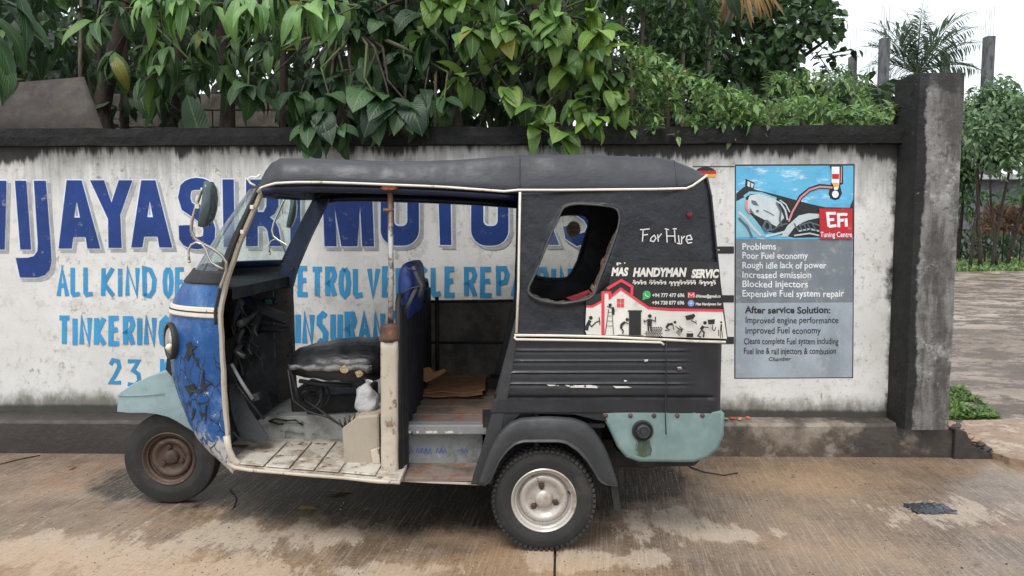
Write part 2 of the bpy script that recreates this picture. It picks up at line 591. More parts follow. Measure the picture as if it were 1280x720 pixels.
# ================================================================== THE SETTING
# ---- road: brushed concrete, damp, with dried pale patches
def road_material():
    t = NT('brushed_concrete')
    o = t.tc.outputs['Object']
    big = t.noise(t.vec(), 0.9, 6, 0.65)
    med = t.noise(t.vec(loc=(4, 2, 0)), 5.0, 7, 0.65)
    col = t.mix(t.ramp(big, 0.35, 0.68), lin(94, 78, 64), lin(146, 124, 102))
    col = t.mix(t.ramp(med, 0.42, 0.7), col, lin(128, 112, 98))
    # orange earth stains
    e = t.noise(t.vec(loc=(11, 5, 0), scale=(0.8, 1.2, 1)), 1.3, 5, 0.6)
    col = t.mix(t.math('MULTIPLY', t.ramp(e, 0.5, 0.72), 0.35), col, lin(166, 128, 98))
    # dried pale cement patches in places
    def spot(x, y, rx, ry):
        v = t.vec(loc=(-x / rx, -y / ry, 0), scale=(1 / rx, 1 / ry, 0.0))
        g = t.n.new('ShaderNodeTexGradient')
        g.gradient_type = 'SPHERICAL'
        t.l.new(v, g.inputs[0])
        return g.outputs[1]
    def pt(px, py):
        return WZ(px, py, 0.0)
    m = None
    for px, py, rx, ry in ((835, 655, 0.55, 0.24), (760, 700, 0.5, 0.15), (60, 690, 1.2, 0.30), (320, 668, 0.75, 0.26), (200, 720, 1.0, 0.22), (480, 715, 0.4, 0.12), (905, 668, 0.4, 0.12), (1190, 640, 0.6, 0.25)):
        p = pt(px, py)
        s_ = spot(p.x, p.y, rx * 1.6, ry * 1.9)
        m = s_ if m is None else t.math('MAXIMUM', m, s_)
    pn = t.noise(t.vec(scale=(1.5, 0.55, 1), loc=(0, 3, 0), rot=(0, 0, R(8))), 3.2, 12, 0.75)
    pm = t.ramp(t.math('ADD', t.math('MULTIPLY', m, 0.8), t.math('MULTIPLY', t.math('SUBTRACT', pn, 0.5), 2.2)), 0.42, 0.60)
    col = t.mix(t.math('MULTIPLY', pm, 0.46), col, lin(198, 184, 166))
    # oil stains, deepened with painted shade under the vehicle
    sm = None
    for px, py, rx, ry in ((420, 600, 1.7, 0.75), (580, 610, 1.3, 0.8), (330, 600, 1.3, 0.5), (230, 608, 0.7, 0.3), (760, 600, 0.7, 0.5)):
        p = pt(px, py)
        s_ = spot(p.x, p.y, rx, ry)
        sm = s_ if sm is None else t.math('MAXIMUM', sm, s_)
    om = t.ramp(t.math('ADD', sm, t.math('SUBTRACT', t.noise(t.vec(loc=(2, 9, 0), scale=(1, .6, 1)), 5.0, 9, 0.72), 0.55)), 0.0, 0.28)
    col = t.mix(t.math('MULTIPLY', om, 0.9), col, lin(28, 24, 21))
    # orange-brown clay dragged over the near edge
    cm = None
    for px, py, rx, ry in ((20, 710, 1.0, 0.35), (640, 712, 0.9, 0.25), (250, 712, 0.8, 0.2), (1010, 600, 0.8, 0.3)):
        p = pt(px, py)
        s_ = spot(p.x, p.y, rx * 1.3, ry * 1.6)
        cm = s_ if cm is None else t.math('MAXIMUM', cm, s_)
    cmr = t.ramp(t.math('ADD', cm, t.math('MULTIPLY', t.math('SUBTRACT', t.noise(t.vec(loc=(12, 9, 0)), 3.0, 9, 0.72), 0.5), 1.6)), 0.2, 0.75)
    col = t.mix(t.math('MULTIPLY', cmr, 0.38), col, lin(174, 140, 102))
    # dark specks and pits
    sp = t.noise(t.vec(loc=(1, 1, 1)), 34.0, 6, 0.8)
    col = t.mix(t.math('MULTIPLY', t.ramp(sp, 0.54, 0.66), 0.6), col, lin(70, 60, 52))
    sp3 = t.noise(t.vec(loc=(9, 1, 4)), 48.0, 5, 0.8)
    col = t.mix(t.math('MULTIPLY', t.ramp(sp3, 0.56, 0.68), 0.45), col, lin(214, 200, 182))
    sp2 = t.noise(t.vec(loc=(5, 1, 1)), 9.0, 9, 0.78)
    col = t.mix(t.math('MULTIPLY', t.ramp(sp2, 0.58, 0.66), 0.6), col, lin(66, 56, 50))
    # broom lines run away from the camera towards the wall
    rot = t.vec(rot=(0, 0, R(7)))
    br = t.noise(t.vec(src=rot, scale=(95, 2.2, 1)), 1.0, 4, 0.6, 0.4)
    br2 = t.noise(t.vec(src=rot, scale=(230, 8, 1), loc=(3, 0, 0)), 1.0, 2, 0.5)
    brs = t.math('ADD', br, t.math('MULTIPLY', br2, 0.5))
    col = t.mix(t.math('MULTIPLY', t.ramp(brs, 0.72, 0.95), 0.2), col, lin(205, 190, 170))
    col = t.mix(t.math('MULTIPLY', t.ramp(brs, 0.72, 0.5), 0.16), col, lin(84, 70, 60))
    t.set('Base Color', col)
    wet = t.noise(t.vec(loc=(7, 7, 0)), 0.8, 5)
    x = t.sep()[0]
    wr = t.ramp(t.math('ADD', wet, t.math('MULTIPLY', x, 0.05)), 0.45, 0.72, 0.50, 0.24)
    pr = t.n.new('ShaderNodeMix'); pr.data_type = 'FLOAT'
    t.l.new(pm, pr.inputs[0]); t.l.new(wr, pr.inputs[2]); pr.inputs[3].default_value = 0.85
    t.set('Roughness', pr.outputs[0])
    nb = t.bump(brs, 0.4, 0.005)
    nb = t.bump(t.noise(t.vec(), 45.0, 6), 0.5, 0.006, nb)
    t.set('Normal', nb)
    return t.m

M = {}
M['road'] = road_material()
rows = []
rm = MB()
# the slab is cast in bays with an open joint running to the wall
JX = 0.20
jt = math.tan(R(4))
def road_y(x):
    return 5.12 - 0.015 * x
for (xa, xb, name) in ((-14.0, 0.0, 0), (0.0, 18.0, 1)):
    b = MB()
    n = 24
    lo, hi = [], []
    for i in range(n + 1):
        f = i / n
        ya = -9.0 + (road_y(0) + 9.0 + 0.02) * f
        joint = JX + jt * (ya - 3.3) + 0.004 * math.sin(ya * 9)
        if name == 0:
            lo.append(Vector((xa, ya, 0.0))); hi.append(Vector((joint - 0.006, ya, 0.0)))
        else:
            lo.append(Vector((joint + 0.006, ya, 0.0))); hi.append(Vector((xb, ya, 0.0)))
    poly = lo + list(reversed(hi))
    b.prism(poly, (0, 0, -0.05))
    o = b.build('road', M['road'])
    tag(o, kind='structure')

def ground_mat():
    t = NT('wet_mud')
    a = t.noise(t.vec(), 0.35, 8, 0.7)
    b = t.noise(t.vec(loc=(3, 3, 0), scale=(0.8, 1.2, 1)), 1.1, 10, 0.75)
    c = t.noise(t.vec(loc=(8, 3, 0)), 5.0, 9, 0.8)
    col = t.mix(t.ramp(a, 0.35, 0.65), lin(122, 106, 92), lin(166, 152, 138))
    col = t.mix(t.ramp(b, 0.56, 0.46), col, lin(104, 88, 76))
    col = t.mix(t.math('MULTIPLY', t.ramp(c, 0.5, 0.62), 0.55), col, lin(176, 160, 146))
    t.set('Base Color', col)
    t.set('Roughness', t.ramp(b, 0.48, 0.58, 0.12, 0.7))
    t.set('Normal', t.bump(c, 0.8, 0.03, t.bump(b, 0.6, 0.08)))
    return t.m
M['mud'] = ground_mat()
g = MB()
g.sheet([(-150, -60, -0.07), (150, -60, -0.07), (150, 400, -0.07), (-150, 400, -0.07)])
tag(g.build('ground', M['mud']), kind='structure')
# the yard behind the gate, uneven wet earth
rows = []
for i in range(40):
    y = 5.05 + (46 - 5.05) * (i / 39) ** 1.8
    r_ = []
    for j in range(40):
        x = 2.9 + 36.0 * (j / 39) ** 1.5
        z = -0.012 + 0.05 * (noise.noise(Vector((x * 0.6, y * 0.5, 2))) - 0.1) * min(1, (y - 5.05) / 1.5)
        r_.append(Vector((x, y, z)))
    rows.append(r_)
tag(MB().grid(rows).build('yard', M['mud'], smooth=True), kind='structure')

# ---- apron slab right of the pillar, with broken edge
M['apron'] = worn('apron_concrete', lin(146, 122, 102), 0.6, layers=[
    dict(c=lin(176, 158, 138), s=9, lo=0.5, hi=0.62), dict(c=lin(92, 76, 64), s=16, lo=0.55, hi=0.66), dict(c=lin(60, 52, 46), s=50, lo=0.62, hi=0.7, a=0.6)],
    bump=(30, 0.7, 0.01), bump2=(6, 0.5, 0.02))
ap = [WZ(1206, 545, 0.05), WZ(1222, 553, 0.05), WZ(1238, 564, 0.05), WZ(1262, 572, 0.05), WZ(1300, 577, 0.05), WZ(1420, 582, 0.05), WZ(1420, 521, 0.05), WZ(1300, 523, 0.05), WZ(1204, 525, 0.05), WZ(1196, 532, 0.05)]
o = MB().prism(ap, (0, 0, -0.058)).build('pavement', M['apron'], bevel=0.006)
tag(o, kind='structure')

# ---- wall
def wall_material():
    t = NT('limewashed_plaster')
    x, y, z = t.sep()[0], t.sep()[1], t.sep()[2]
    n1 = t.noise(t.vec(), 2.2, 7, 0.65)
    n2 = t.noise(t.vec(loc=(5, 0, 3)), 9.0, 8, 0.7)
    col = t.mix(t.ramp(n1, 0.3, 0.7), (0.60, 0.59, 0.565, 1), (0.74, 0.73, 0.705, 1))
    # left half is greyer
    gl = t.ramp(t.math('ADD', t.math('MULTIPLY', x, -0.09), t.math('MULTIPLY', n1, 0.5)), 0.1, 0.6)
    col = t.mix(t.math('MULTIPLY', gl, 0.5), col, (0.44, 0.425, 0.40, 1))
    col = t.mix(t.math('MULTIPLY', t.ramp(n2, 0.5, 0.66), 0.42), col, (0.38, 0.355, 0.32, 1))
    # small worn brown flecks
    n3 = t.noise(t.vec(loc=(1, 0, 7), scale=(1.0, 1, 0.8)), 26.0, 6, 0.7)
    msk = t.ramp(t.noise(t.vec(loc=(9, 0, 1)), 2.6, 4), 0.42, 0.62)
    col = t.mix(t.math('MULTIPLY', t.math('MULTIPLY', t.ramp(n3, 0.54, 0.66), msk), 0.75), col, (0.20, 0.165, 0.125, 1))
    n3b = t.noise(t.vec(loc=(21, 0, 7), rot=(0, 0.5, 0), scale=(1, 1, 2.2)), 34.0, 4, 0.7)
    col = t.mix(t.math('MULTIPLY', t.ramp(n3b, 0.64, 0.72), 0.6), col, (0.12, 0.11, 0.10, 1))
    # grey run-down streaks
    st = t.math('ADD', t.math('MULTIPLY', t.noise(t.vec(scale=(16, 1, 1.6), loc=(2, 0, 0)), 1.0, 8, 0.7), 0.6), t.math('MULTIPLY', t.noise(t.vec(scale=(1.5, 1, 0.9), loc=(8, 0, 0)), 1.5, 5, 0.65), 0.42))
    zt = t.ramp(z, 1.5, 2.17)
    f = t.ramp(t.math('ADD', st, t.math('MULTIPLY', zt, 0.26)), 0.58, 0.86)
    col = t.mix(t.math('MULTIPLY', f, 0.6), col, (0.15, 0.145, 0.13, 1))
    # black mould drips below the coping, heavier to the right
    dn = t.noise(t.vec(scale=(14, 1, 0.9), loc=(6, 0, 0)), 1.0, 7, 0.7)
    dz = t.ramp(z, 1.92, 2.19)
    dx = t.math('ADD', t.noise(t.vec(scale=(0.9, 1, 0.1), loc=(1.7, 0, 0)), 1.0, 3, 0.5), t.ramp(x, 3.2, 5.6, 0.0, 0.16))
    f = t.math('ADD', t.math('ADD', t.math('MULTIPLY', dz, 0.42), t.math('MULTIPLY', dx, 0.95)), t.math('MULTIPLY', dn, 0.55))
    f = t.ramp(f, 1.06, 1.17)
    col = t.mix(t.math('MULTIPLY', f, 0.93), col, (0.018, 0.018, 0.017, 1))
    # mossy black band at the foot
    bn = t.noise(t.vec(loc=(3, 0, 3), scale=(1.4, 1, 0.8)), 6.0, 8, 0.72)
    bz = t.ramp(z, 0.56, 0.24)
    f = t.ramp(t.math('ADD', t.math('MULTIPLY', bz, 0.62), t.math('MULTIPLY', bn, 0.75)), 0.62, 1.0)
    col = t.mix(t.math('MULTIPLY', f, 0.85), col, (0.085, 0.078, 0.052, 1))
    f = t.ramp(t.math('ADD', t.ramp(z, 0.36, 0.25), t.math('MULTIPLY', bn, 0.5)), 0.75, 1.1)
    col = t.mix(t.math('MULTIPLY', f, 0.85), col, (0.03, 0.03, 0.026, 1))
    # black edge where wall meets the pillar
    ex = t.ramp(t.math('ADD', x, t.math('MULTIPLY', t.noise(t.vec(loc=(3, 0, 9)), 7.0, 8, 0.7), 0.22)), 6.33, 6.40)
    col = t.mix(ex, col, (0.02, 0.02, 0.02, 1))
    t.set('Base Color', col)
    t.set('Roughness', 0.85)
    t.set('Normal', t.bump(n2, 0.25, 0.01, t.bump(n3, 0.3, 0.004)))
    return t.m
M['wall'] = wall_material()
M['black_mould'] = worn('mouldy_concrete', (0.007, 0.007, 0.007), 0.95, layers=[
    dict(c=(0.05, 0.05, 0.045), s=14, lo=0.62, hi=0.74, a=0.3), dict(c=(0.010, 0.010, 0.010), s=6, lo=0.45, hi=0.6)],
    bump=(25, 0.8, 0.02), bump2=(90, 0.4, 0.005))
M['plinth'] = worn('damp_concrete', lin(124, 112, 100), 0.6, layers=[
    dict(c=lin(84, 72, 62), s=2.6, lo=0.48, hi=0.62, z=(0.20, 0.02, 0.14)),
    dict(c=lin(156, 146, 134), s=7, lo=0.50, hi=0.66, z=(0.16, 0.24, 0.10), a=0.6),
    dict(c=lin(48, 44, 41), s=1.6, lo=0.50, hi=0.70, x=(5.3, 3.3, 0.45), a=0.92),
    dict(c=lin(50, 46, 43), s=1.6, lo=0.60, hi=0.68, x=(5.6, 6.2, 0.2), a=0.85),
    dict(c=lin(40, 38, 36), s=13, lo=0.64, hi=0.72, a=0.7)],
    bump=(22, 0.6, 0.01), bump2=(80, 0.4, 0.004))
XL, XR = -13.0, 2.76
wall = thing('boundary_wall', (-3.6, 5.25, 0), 'long whitewashed boundary wall with black coping and painted blue garage lettering', 'wall')
def wl_pt(x, off, z):
    return Vector((x, wall_y(x) - off, z))
b = MB()
b.hexa([wl_pt(XL, 0, 0.0), wl_pt(XR, 0, 0.0), wl_pt(XR, -0.15, 0.0), wl_pt(XL, -0.15, 0.0)],
       [wl_pt(XL, 0, 2.165), wl_pt(XR, 0, 2.165), wl_pt(XR, -0.15, 2.165), wl_pt(XL, -0.15, 2.165)])
b.build('plaster_face', M['wall'], wall)
# coping beam with a slightly ragged lower edge
rows = []
n = 220
prof = [(0.0, 2.167), (0.07, 2.167), (0.075, 2.225), (0.07, 2.287), (-0.2, 2.29), (-0.2, 2.167)]
for i in range(n + 1):
    x = XL + (XR + 0.06 - XL) * i / n
    r_ = []
    for k, (o_, z_) in enumerate(prof):
        j = noise.noise(Vector((x * 3.1, k * 5.0, 0))) * 0.008
        j2 = noise.noise(Vector((x * 9.0, k * 3.0 + 9, 0))) * 0.006
        r_.append(wl_pt(x, o_ + (j if o_ > 0 else 0), z_ + (j + j2 if k in (1, 3) else 0)))
    rows.append(r_)
c_ = MB().grid(rows, close_u=True)
c_.build('coping', M['black_mould'], wall)
# plinth
rows = []
n = 160
PX1 = 3.06
for i in range(n + 1):
    x = XL + (PX1 - XL) * i / n
    fy = 5.065 - 0.015 * x
    j = noise.noise(Vector((x * 2.3, 1.0, 0))) * 0.010
    j2 = noise.noise(Vector((x * 7.0, 5.0, 0))) * 0.006
    zt = 0.235 + j2
    rows.append([Vector((x, fy + 0.0, -0.05)), Vector((x, fy + j * 0.5, 0.10)), Vector((x, fy + 0.004 + j, zt - 0.022)), Vector((x, fy + 0.02 + j, zt)),
                 Vector((x, wall_y(x) + 0.012, zt + 0.006)), Vector((x, wall_y(x) + 0.012, -0.05))])
pl = MB().grid(rows, close_u=True)
pl.f.append(tuple(range(5, -1, -1)))
k0 = n * 6
pl.f.append(tuple(k0 + i for i in range(6)))
pl.build('plinth', M['plinth'], wall)

# ---- gate pillar
M['pillar'] = worn('weathered_pillar', lin(122, 120, 118), 0.85, layers=[
    dict(c=lin(66, 63, 60), s=1.6, lo=0.42, hi=0.60, st=(5, 5, 0.9), a=0.85),
    dict(c=lin(190, 188, 186), s=4.0, lo=0.52, hi=0.68, rg=0.78, a=0.6),
    dict(c=lin(60, 57, 54), s=18, lo=0.50, hi=0.62, rg=0.75, a=0.6),
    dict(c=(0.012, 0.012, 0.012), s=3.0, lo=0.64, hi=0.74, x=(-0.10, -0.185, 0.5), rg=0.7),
    dict(c=(0.025, 0.025, 0.025), s=4, lo=0.64, hi=0.78, z=(2.3, 2.6, 0.35), a=0.85),
    dict(c=lin(190, 186, 180), s=22, lo=0.66, hi=0.72, a=0.7)],
    bump=(16, 0.7, 0.015), bump2=(60, 0.5, 0.006))
px0, px1, py0, py1, pz = 2.665, 2.975, 4.93, 5.26, 2.60
pil = MB()
nz = 34
rows = []
for i in range(nz + 1):
    z = 0.22 + (pz - 0.22) * i / nz
    ring = []
    for a, b_ in ((px0, py0), (px1, py0), (px1, py1), (px0, py1)):
        c2 = (px1, py0) if (a, b_) == (px0, py0) else None
    corners = [(px0, py0), (px1, py0), (px1, py1), (px0, py1)]
    for k in range(4):
        A, B = corners[k], corners[(k + 1) % 4]
        for q in range(5):
            f = q / 5
            x, y = A[0] + (B[0] - A[0]) * f, A[1] + (B[1] - A[1]) * f
            p = Vector((x, y, z))
            nv = noise.noise_vector(p * 5) * 0.007 + noise.noise_vector(p * 17) * 0.003
            if q == 0:
                nv += Vector((0.008 if x < 2.8 else -0.008, 0.008 if y < 5 else -0.008, 0))
            ring.append(p + Vector((nv.x, nv.y, 0)))
    rows.append(ring)
pil.grid(rows, close_u=True)
m_ = 20
pil.f.append(tuple(nz * m_ + i for i in range(m_)))
pillar = thing('gate_pillar', (2.85, 5.09, 0), 'tall stained square concrete pillar ending the whitewashed wall', 'pillar')
pil.build('shaft', M['pillar'], pillar)
# broken foot of the pillar
def rock(c, r, seed):
    b = bmesh.new()
    bmesh.ops.create_icosphere(b, subdivisions=2, radius=r)
    m_ = MB()
    m_.v = [Vector(c) + Vector((v.co.x * 1.3, v.co.y, v.co.z * 0.7)) + noise.noise_vector(v.co * (1.1 / r) + Vector((seed * 3.1, 0, 0))) * r * 0.45 for v in b.verts]
    m_.f = [tuple(v.index for v in f.verts) for f in b.faces]
    b.free()
    return m_
ft = MB()
ft.box((2.86, 5.02, 0.12), (0.40, 0.10, 0.24))
ft2 = MB().prism([(3.05, 4.985, -0.02), (3.36, 4.985, -0.02), (3.27, 4.99, 0.05), (3.17, 4.985, 0.10), (3.12, 4.985, 0.19), (3.05, 4.985, 0.225)], (0, 0.20, 0))
bmv = MB(); bmv.v, bmv.f = ft2.v, ft2.f
rough_mesh(bmv, 0.012, 11)
bmv.build('broken_footing', M['plinth'], pillar, bevel=0.01)
rnd = random.Random(5)
for k in range(22):
    x = rnd.uniform(3.04, 3.36)
    rock((x, rnd.uniform(4.98, 5.12), max(0.01, 0.225 - (x - 3.05) * 0.70)), rnd.uniform(.018, .045), k).build('rubble', M['apron'] if k % 2 == 0 else M['plinth'], pillar)

# ================================================================== PAINT ON THE WALL
def paint(name, base, wear=(0.5, 0.47, 0.42), s=14, lo=0.58, hi=0.68, a=0.7, rough=0.6):
    return worn(name, base, rough, layers=[
        dict(c=tuple(x * 0.62 for x in base[:3]), s=5, lo=0.45, hi=0.7, a=0.6, st=(1, 1, 0.5)),
        dict(c=wear, s=s, lo=lo, hi=hi, a=a, rg=0.7), dict(c=(0.06, 0.055, 0.05), s=40, lo=0.68, hi=0.76, a=0.7)],
        bump=(60, 0.15, 0.002))
M['navy'] = paint('navy_wall_paint', lin(3, 50, 120), lo=0.58, hi=0.70, a=0.4)
M['azure'] = paint('light_blue_wall_paint', lin(58, 146, 196), lo=0.62, hi=0.74, a=0.5)
M['shadow_grey'] = paint('grey_wall_paint', lin(154, 156, 160), lo=0.46, hi=0.66)
M['white_line'] = paint('white_wall_paint', lin(214, 222, 232), lo=0.52, hi=0.66)
def z4(pts): return [(x / 3.556, 200 + y / 3.556) for x, y in pts]
def z7(pts): return [(200 + x / 4.0, 190 + y / 4.0) for x, y in pts]
def z6(pts): return [(380 + x / 3.6, 200 + y / 3.6) for x, y in pts]
def rr(x0, y0, x1, y1, r, n=5):
    out = []
    for cx, cy, a in ((x0 + r, y0 + r, 180), (x1 - r, y0 + r, 270), (x1 - r, y1 - r, 0), (x0 + r, y1 - r, 90)):
        for k in range(n + 1):
            t_ = R(a + 90 * k / n)
            out.append((cx + r * math.cos(t_), cy + r * math.sin(t_)))
    return out
def soutline(pts, w):
    L, Rr = ribbon2d(pts, w)
    return [(p.x, p.y) for p in L] + [(p.x, p.y) for p in reversed(Rr)]
def arc(cx, cy, rx, ry, a0, a1, n):
    return [(cx + rx * math.cos(R(a0 + (a1 - a0) * k / n)), cy + ry * math.sin(R(a0 + (a1 - a0) * k / n))) for k in range(n + 1)]
s_path = [(930, 185), (928, 140)] + arc(875, 135, 52, 30, -20, -160, 6) + [(818, 165), (830, 205), (875, 235), (918, 268), (930, 305)] + arc(875, 338, 54, 32, 10, 170, 6) + [(820, 290)]
O_ = z6(rr(345, 90, 517, 385, 70, 6)); Oh = z6(rr(405, 150, 465, 298, 24, 4))
O2 = z6(rr(752, 90, 920, 385, 70, 6)); O2h = z6(rr(807, 163, 872, 297, 24, 4))
BIG = [
    ('W', z4([(-60, 92), (28, 92), (20, 397), (-40, 397)]), []),
    ('I', z4([(66, 92), (116, 92), (137, 397), (90, 397)]), []),
    ('J', z4([(150, 92), (203, 92), (226, 400), (228, 450), (220, 488), (198, 512), (165, 522), (88, 522), (70, 436), (125, 434), (150, 427), (166, 405), (168, 370)]), []),
    ('A', z4([(296, 90), (362, 90), (445, 393), (388, 393), (380, 342), (325, 342), (318, 393), (260, 393)]), [z4([(340, 180), (328, 256), (356, 256)])]),
    ('Y', z4([(400, 90), (462, 90), (495, 190), (528, 90), (587, 90), (534, 242), (540, 390), (482, 390), (480, 262)]), []),
    ('A', z4([(628, 90), (690, 90), (765, 388), (708, 388), (700, 340), (640, 340), (632, 388), (583, 388)]), [z4([(665, 180), (653, 254), (680, 254)])]),
    ('S', z4(soutline(s_path, 52)), []),
    ('I', z7([(312, 137), (368, 137), (373, 475), (318, 475)]), []),
    ('R', z7([(430, 137), (530, 137), (573, 150), (592, 190), (592, 270), (573, 308), (548, 326), (575, 345), (592, 380), (608, 470), (550, 470), (536, 390), (518, 370), (488, 370), (488, 470), (430, 470)]), [z7([(488, 190), (518, 190), (532, 205), (532, 270), (518, 300), (488, 300)])]),
    ('I', z7([(650, 137), (700, 137), (702, 470), (652, 470)]), []),
    ('M', z6([(82, 90), (305, 90), (315, 388), (262, 388), (252, 205), (240, 388), (168, 388), (138, 215), (147, 388), (92, 388)]), []),
    ('O', O_, [Oh]),
    ('T', z6([(545, 92), (720, 92), (720, 163), (660, 163), (663, 382), (612, 382), (605, 163), (545, 163)]), []),
    ('O', O2, [O2h]),
    ('R', [(645, 225), (682, 225), (694, 232), (697, 262), (690, 276), (684, 281), (692, 288), (699, 306), (682, 306), (677, 288), (661, 288), (661, 306), (645, 306)], [[(661, 240), (676, 240), (681, 247), (681, 262), (676, 270), (661, 270)]]),
    ('S', soutline([(742, 252), (741, 240), (730, 233), (716, 236), (713, 248), (720, 260), (735, 270), (742, 282), (736, 296), (722, 300), (713, 294), (711, 282)], 14), []),
]
sh, wo_ = Paint(WP, 0.0010), Paint(WP, 0.0022)
for ch, poly, holes in BIG:
    ex = expand(poly, 1.5)
    sh.poly([(x + 4.2, y + 4.0) for x, y in ex], [[(x + 3.0, y + 3.0) for x, y in expand(h, -3.0)] for h in holes] if ch == 'O' else [])
    wo_.poly(ex, [expand(h, -2.2) for h in holes])
sh.build('letter_shadow', M['shadow_grey'], wall)
wo_.build('letter_outline', M['white_line'], wall)
for ch, poly, holes in BIG:
    P_ = Paint(WP, 0.0068)
    P_.poly(poly, holes)
    P_.build('painted_letter', M['navy'], wall, 'large navy painted letter ' + ch)
for words in ((('ALL', 71, 118), ('KIND', 125, 196), ('OF', 203, 232), ('PETROL', 354, 456), ('VEHICLE', 459, 571), ('REPAIRING', 579, 736)),):
    for w_, a_, b_ in words:
        P_ = Paint(WP, 0.003)
        brush_word(P_, w_, a_, b_, 333, 372, 6.2 if w_ not in ('ALL', 'KIND', 'OF') else 5.4)
        P_.build('painted_word', M['azure'], wall, 'light blue painted word ' + w_)
for w_, a_, b_, t_, u_, k_ in (('TINKERING', 72, 214, 395, 433, 6.2), ('INSURANCE', 369, 517, 390, 431, 7.0), ('2', 135, 153, 448, 481, 5), ('3', 157, 177, 448, 483, 5), ('K', 199, 214, 446, 480, 5)):
    P_ = Paint(WP, 0.003)
    brush_word(P_, w_, a_, b_, t_, u_, k_)
    P_.build('painted_word', M['azure'], wall, 'light blue painted ' + w_)
# stripes running out from behind the vehicle
M['black_paint'] = paint('black_wall_paint', (0.02, 0.02, 0.022), lo=0.7, hi=0.8, a=0.3)
P_ = Paint(WP, 0.002)
for y0, y1 in ((308, 317), (369, 378), (421, 430)):
    P_.poly([(840, y0), (917.5, y0), (917.5, y1), (840, y1)])
P_.poly([(866, 207.5), (918, 207.5), (918, 208.6), (866, 208.6)])
P_.build('painted_stripe', M['black_paint'], wall)
P_ = Paint(WP, 0.0045)
text_px(P_, 'or', 889, 900, 310, 315.4, 0.03, 0.3)
P_.build('painted_word', M['white_line'], wall)
# small half-round flag
fl = []
for col_, a0, a1 in (((0.03, 0.03, 0.03), 180, 360), (lin(190, 40, 40), 0, 0), (lin(225, 180, 50), 0, 0)):
    pass
P1, P2, P3 = Paint(WP, 0.002), Paint(WP, 0.003), Paint(WP, 0.0035)
P1.poly([(882 + 13 * math.cos(R(a)), 216 + 7.5 * math.sin(R(a))) for a in range(180, 361, 15)])
P2.poly([(869, 213.5), (895, 213.5), (895.4, 218), (869, 218)])
P3.poly([(869.5, 217.6), (895.4, 217.6), (894.5, 221.5), (872, 221.5)])
M['red_paint'] = paint('red_wall_paint', lin(186, 34, 44), lo=0.6, hi=0.7, a=0.4)
M['yellow_paint'] = paint('yellow_wall_paint', lin(220, 170, 50))
P1.build('painted_flag', M['black_paint'], wall); P2.build('painted_flag', M['red_paint'], wall); P3.build('painted_flag', M['yellow_paint'], wall)

# ---- painted service board
M['board_sky'] = worn('painted_sky_blue', lin(96, 176, 214), 0.6, layers=[
    dict(c=lin(214, 232, 240), s=3.4, lo=0.54, hi=0.66, st=(1, 1, 2.8), a=0.85), dict(c=lin(60, 140, 190), s=6, lo=0.5, hi=0.7, a=0.6)])
M['board_grey'] = paint('painted_mid_grey', lin(118, 126, 134), lo=0.52, hi=0.68, a=0.4)
M['board_pale'] = paint('painted_pale_grey', lin(158, 168, 178), lo=0.52, hi=0.68, a=0.45)
M['white_txt'] = paint('white_lettering', lin(232, 234, 236), lo=0.56, hi=0.70, a=0.5)
M['black_txt'] = paint('black_lettering', lin(36, 38, 42), (0.25, 0.28, 0.32), lo=0.60, hi=0.72, a=0.5)
M['steel_paint'] = paint('painted_light_steel', lin(196, 206, 208), lo=0.6, hi=0.75, a=0.4)
M['slate_paint'] = paint('painted_slate', lin(92, 104, 112), lo=0.6, hi=0.75, a=0.4)
M['pink_paint'] = paint('painted_pink', lin(214, 140, 140), lo=0.6, hi=0.75, a=0.3)
M['pale_blue_paint'] = paint('painted_pale_blue', lin(132, 188, 206), lo=0.6, hi=0.75, a=0.3)
def zb(pts): return [(915 + x / 7.2, 200 + y / 7.2) for x, y in pts]
P_ = Paint(WP, 0.0012)
P_.poly([(918.5, 205.6), (1068.4, 205.0), (1066.5, 472.6), (917.8, 473.4)])
P_.build('board_border', M['black_paint'], wall)
P_ = Paint(WP, 0.0024); P_.poly([(920, 207.5), (1066.8, 207), (1066.4, 299), (919.8, 299)]); P_.build('board_picture', M['board_sky'], wall, 'painted picture of a motorcycle engine against a blue sky')
P_ = Paint(WP, 0.0024); P_.poly([(919.8, 299.2), (1066.4, 299.2), (1066, 377.6), (919.6, 378.4)]); P_.build('board_panel', M['board_grey'], wall, 'mid grey painted panel with white lettering')
P_ = Paint(WP, 0.0024); P_.poly([(919.6, 378.6), (1066, 377.8), (1065.2, 471.6), (919.2, 472.4)]); P_.build('board_panel', M['board_pale'], wall, 'pale grey painted panel with black lettering')
K = Paint(WP, 0.0032)   # black shapes
K.poly(zb([(38, 300), (110, 240), (150, 250), (420, 318), (520, 345), (700, 395), (840, 425), (1060, 430), (1090, 350), (1092, 690), (560, 700), (300, 640), (150, 480), (38, 370)]))
K.poly(zb([(875, 52), (1000, 52), (1000, 215), (972, 225), (990, 300), (965, 350), (925, 362), (885, 345), (868, 300), (890, 235), (893, 90)]))
K.stroke(zb([(510, 560), (545, 460), (620, 330), (700, 265), (790, 235), (900, 245)]), 5.6)
K.poly(zb([(122, 168), (205, 205), (195, 260), (150, 280), (118, 240)]))
K.build('board_marks', M['black_txt'], wall)
B1 = Paint(WP, 0.0046)
B1.poly(zb([(38, 372), (120, 330), (150, 470), (230, 560), (300, 690), (38, 700)]))
B1.stroke(zb([(110, 330), (160, 295), (260, 300), (400, 350)]), 3.4)
B1.build('board_marks', M['pale_blue_paint'], wall)
S1 = Paint(WP, 0.0058)
S1.poly(zb([(160, 318), (250, 305), (380, 350), (430, 420), (470, 520), (400, 600), (330, 560), (220, 500), (150, 450), (125, 400)]))
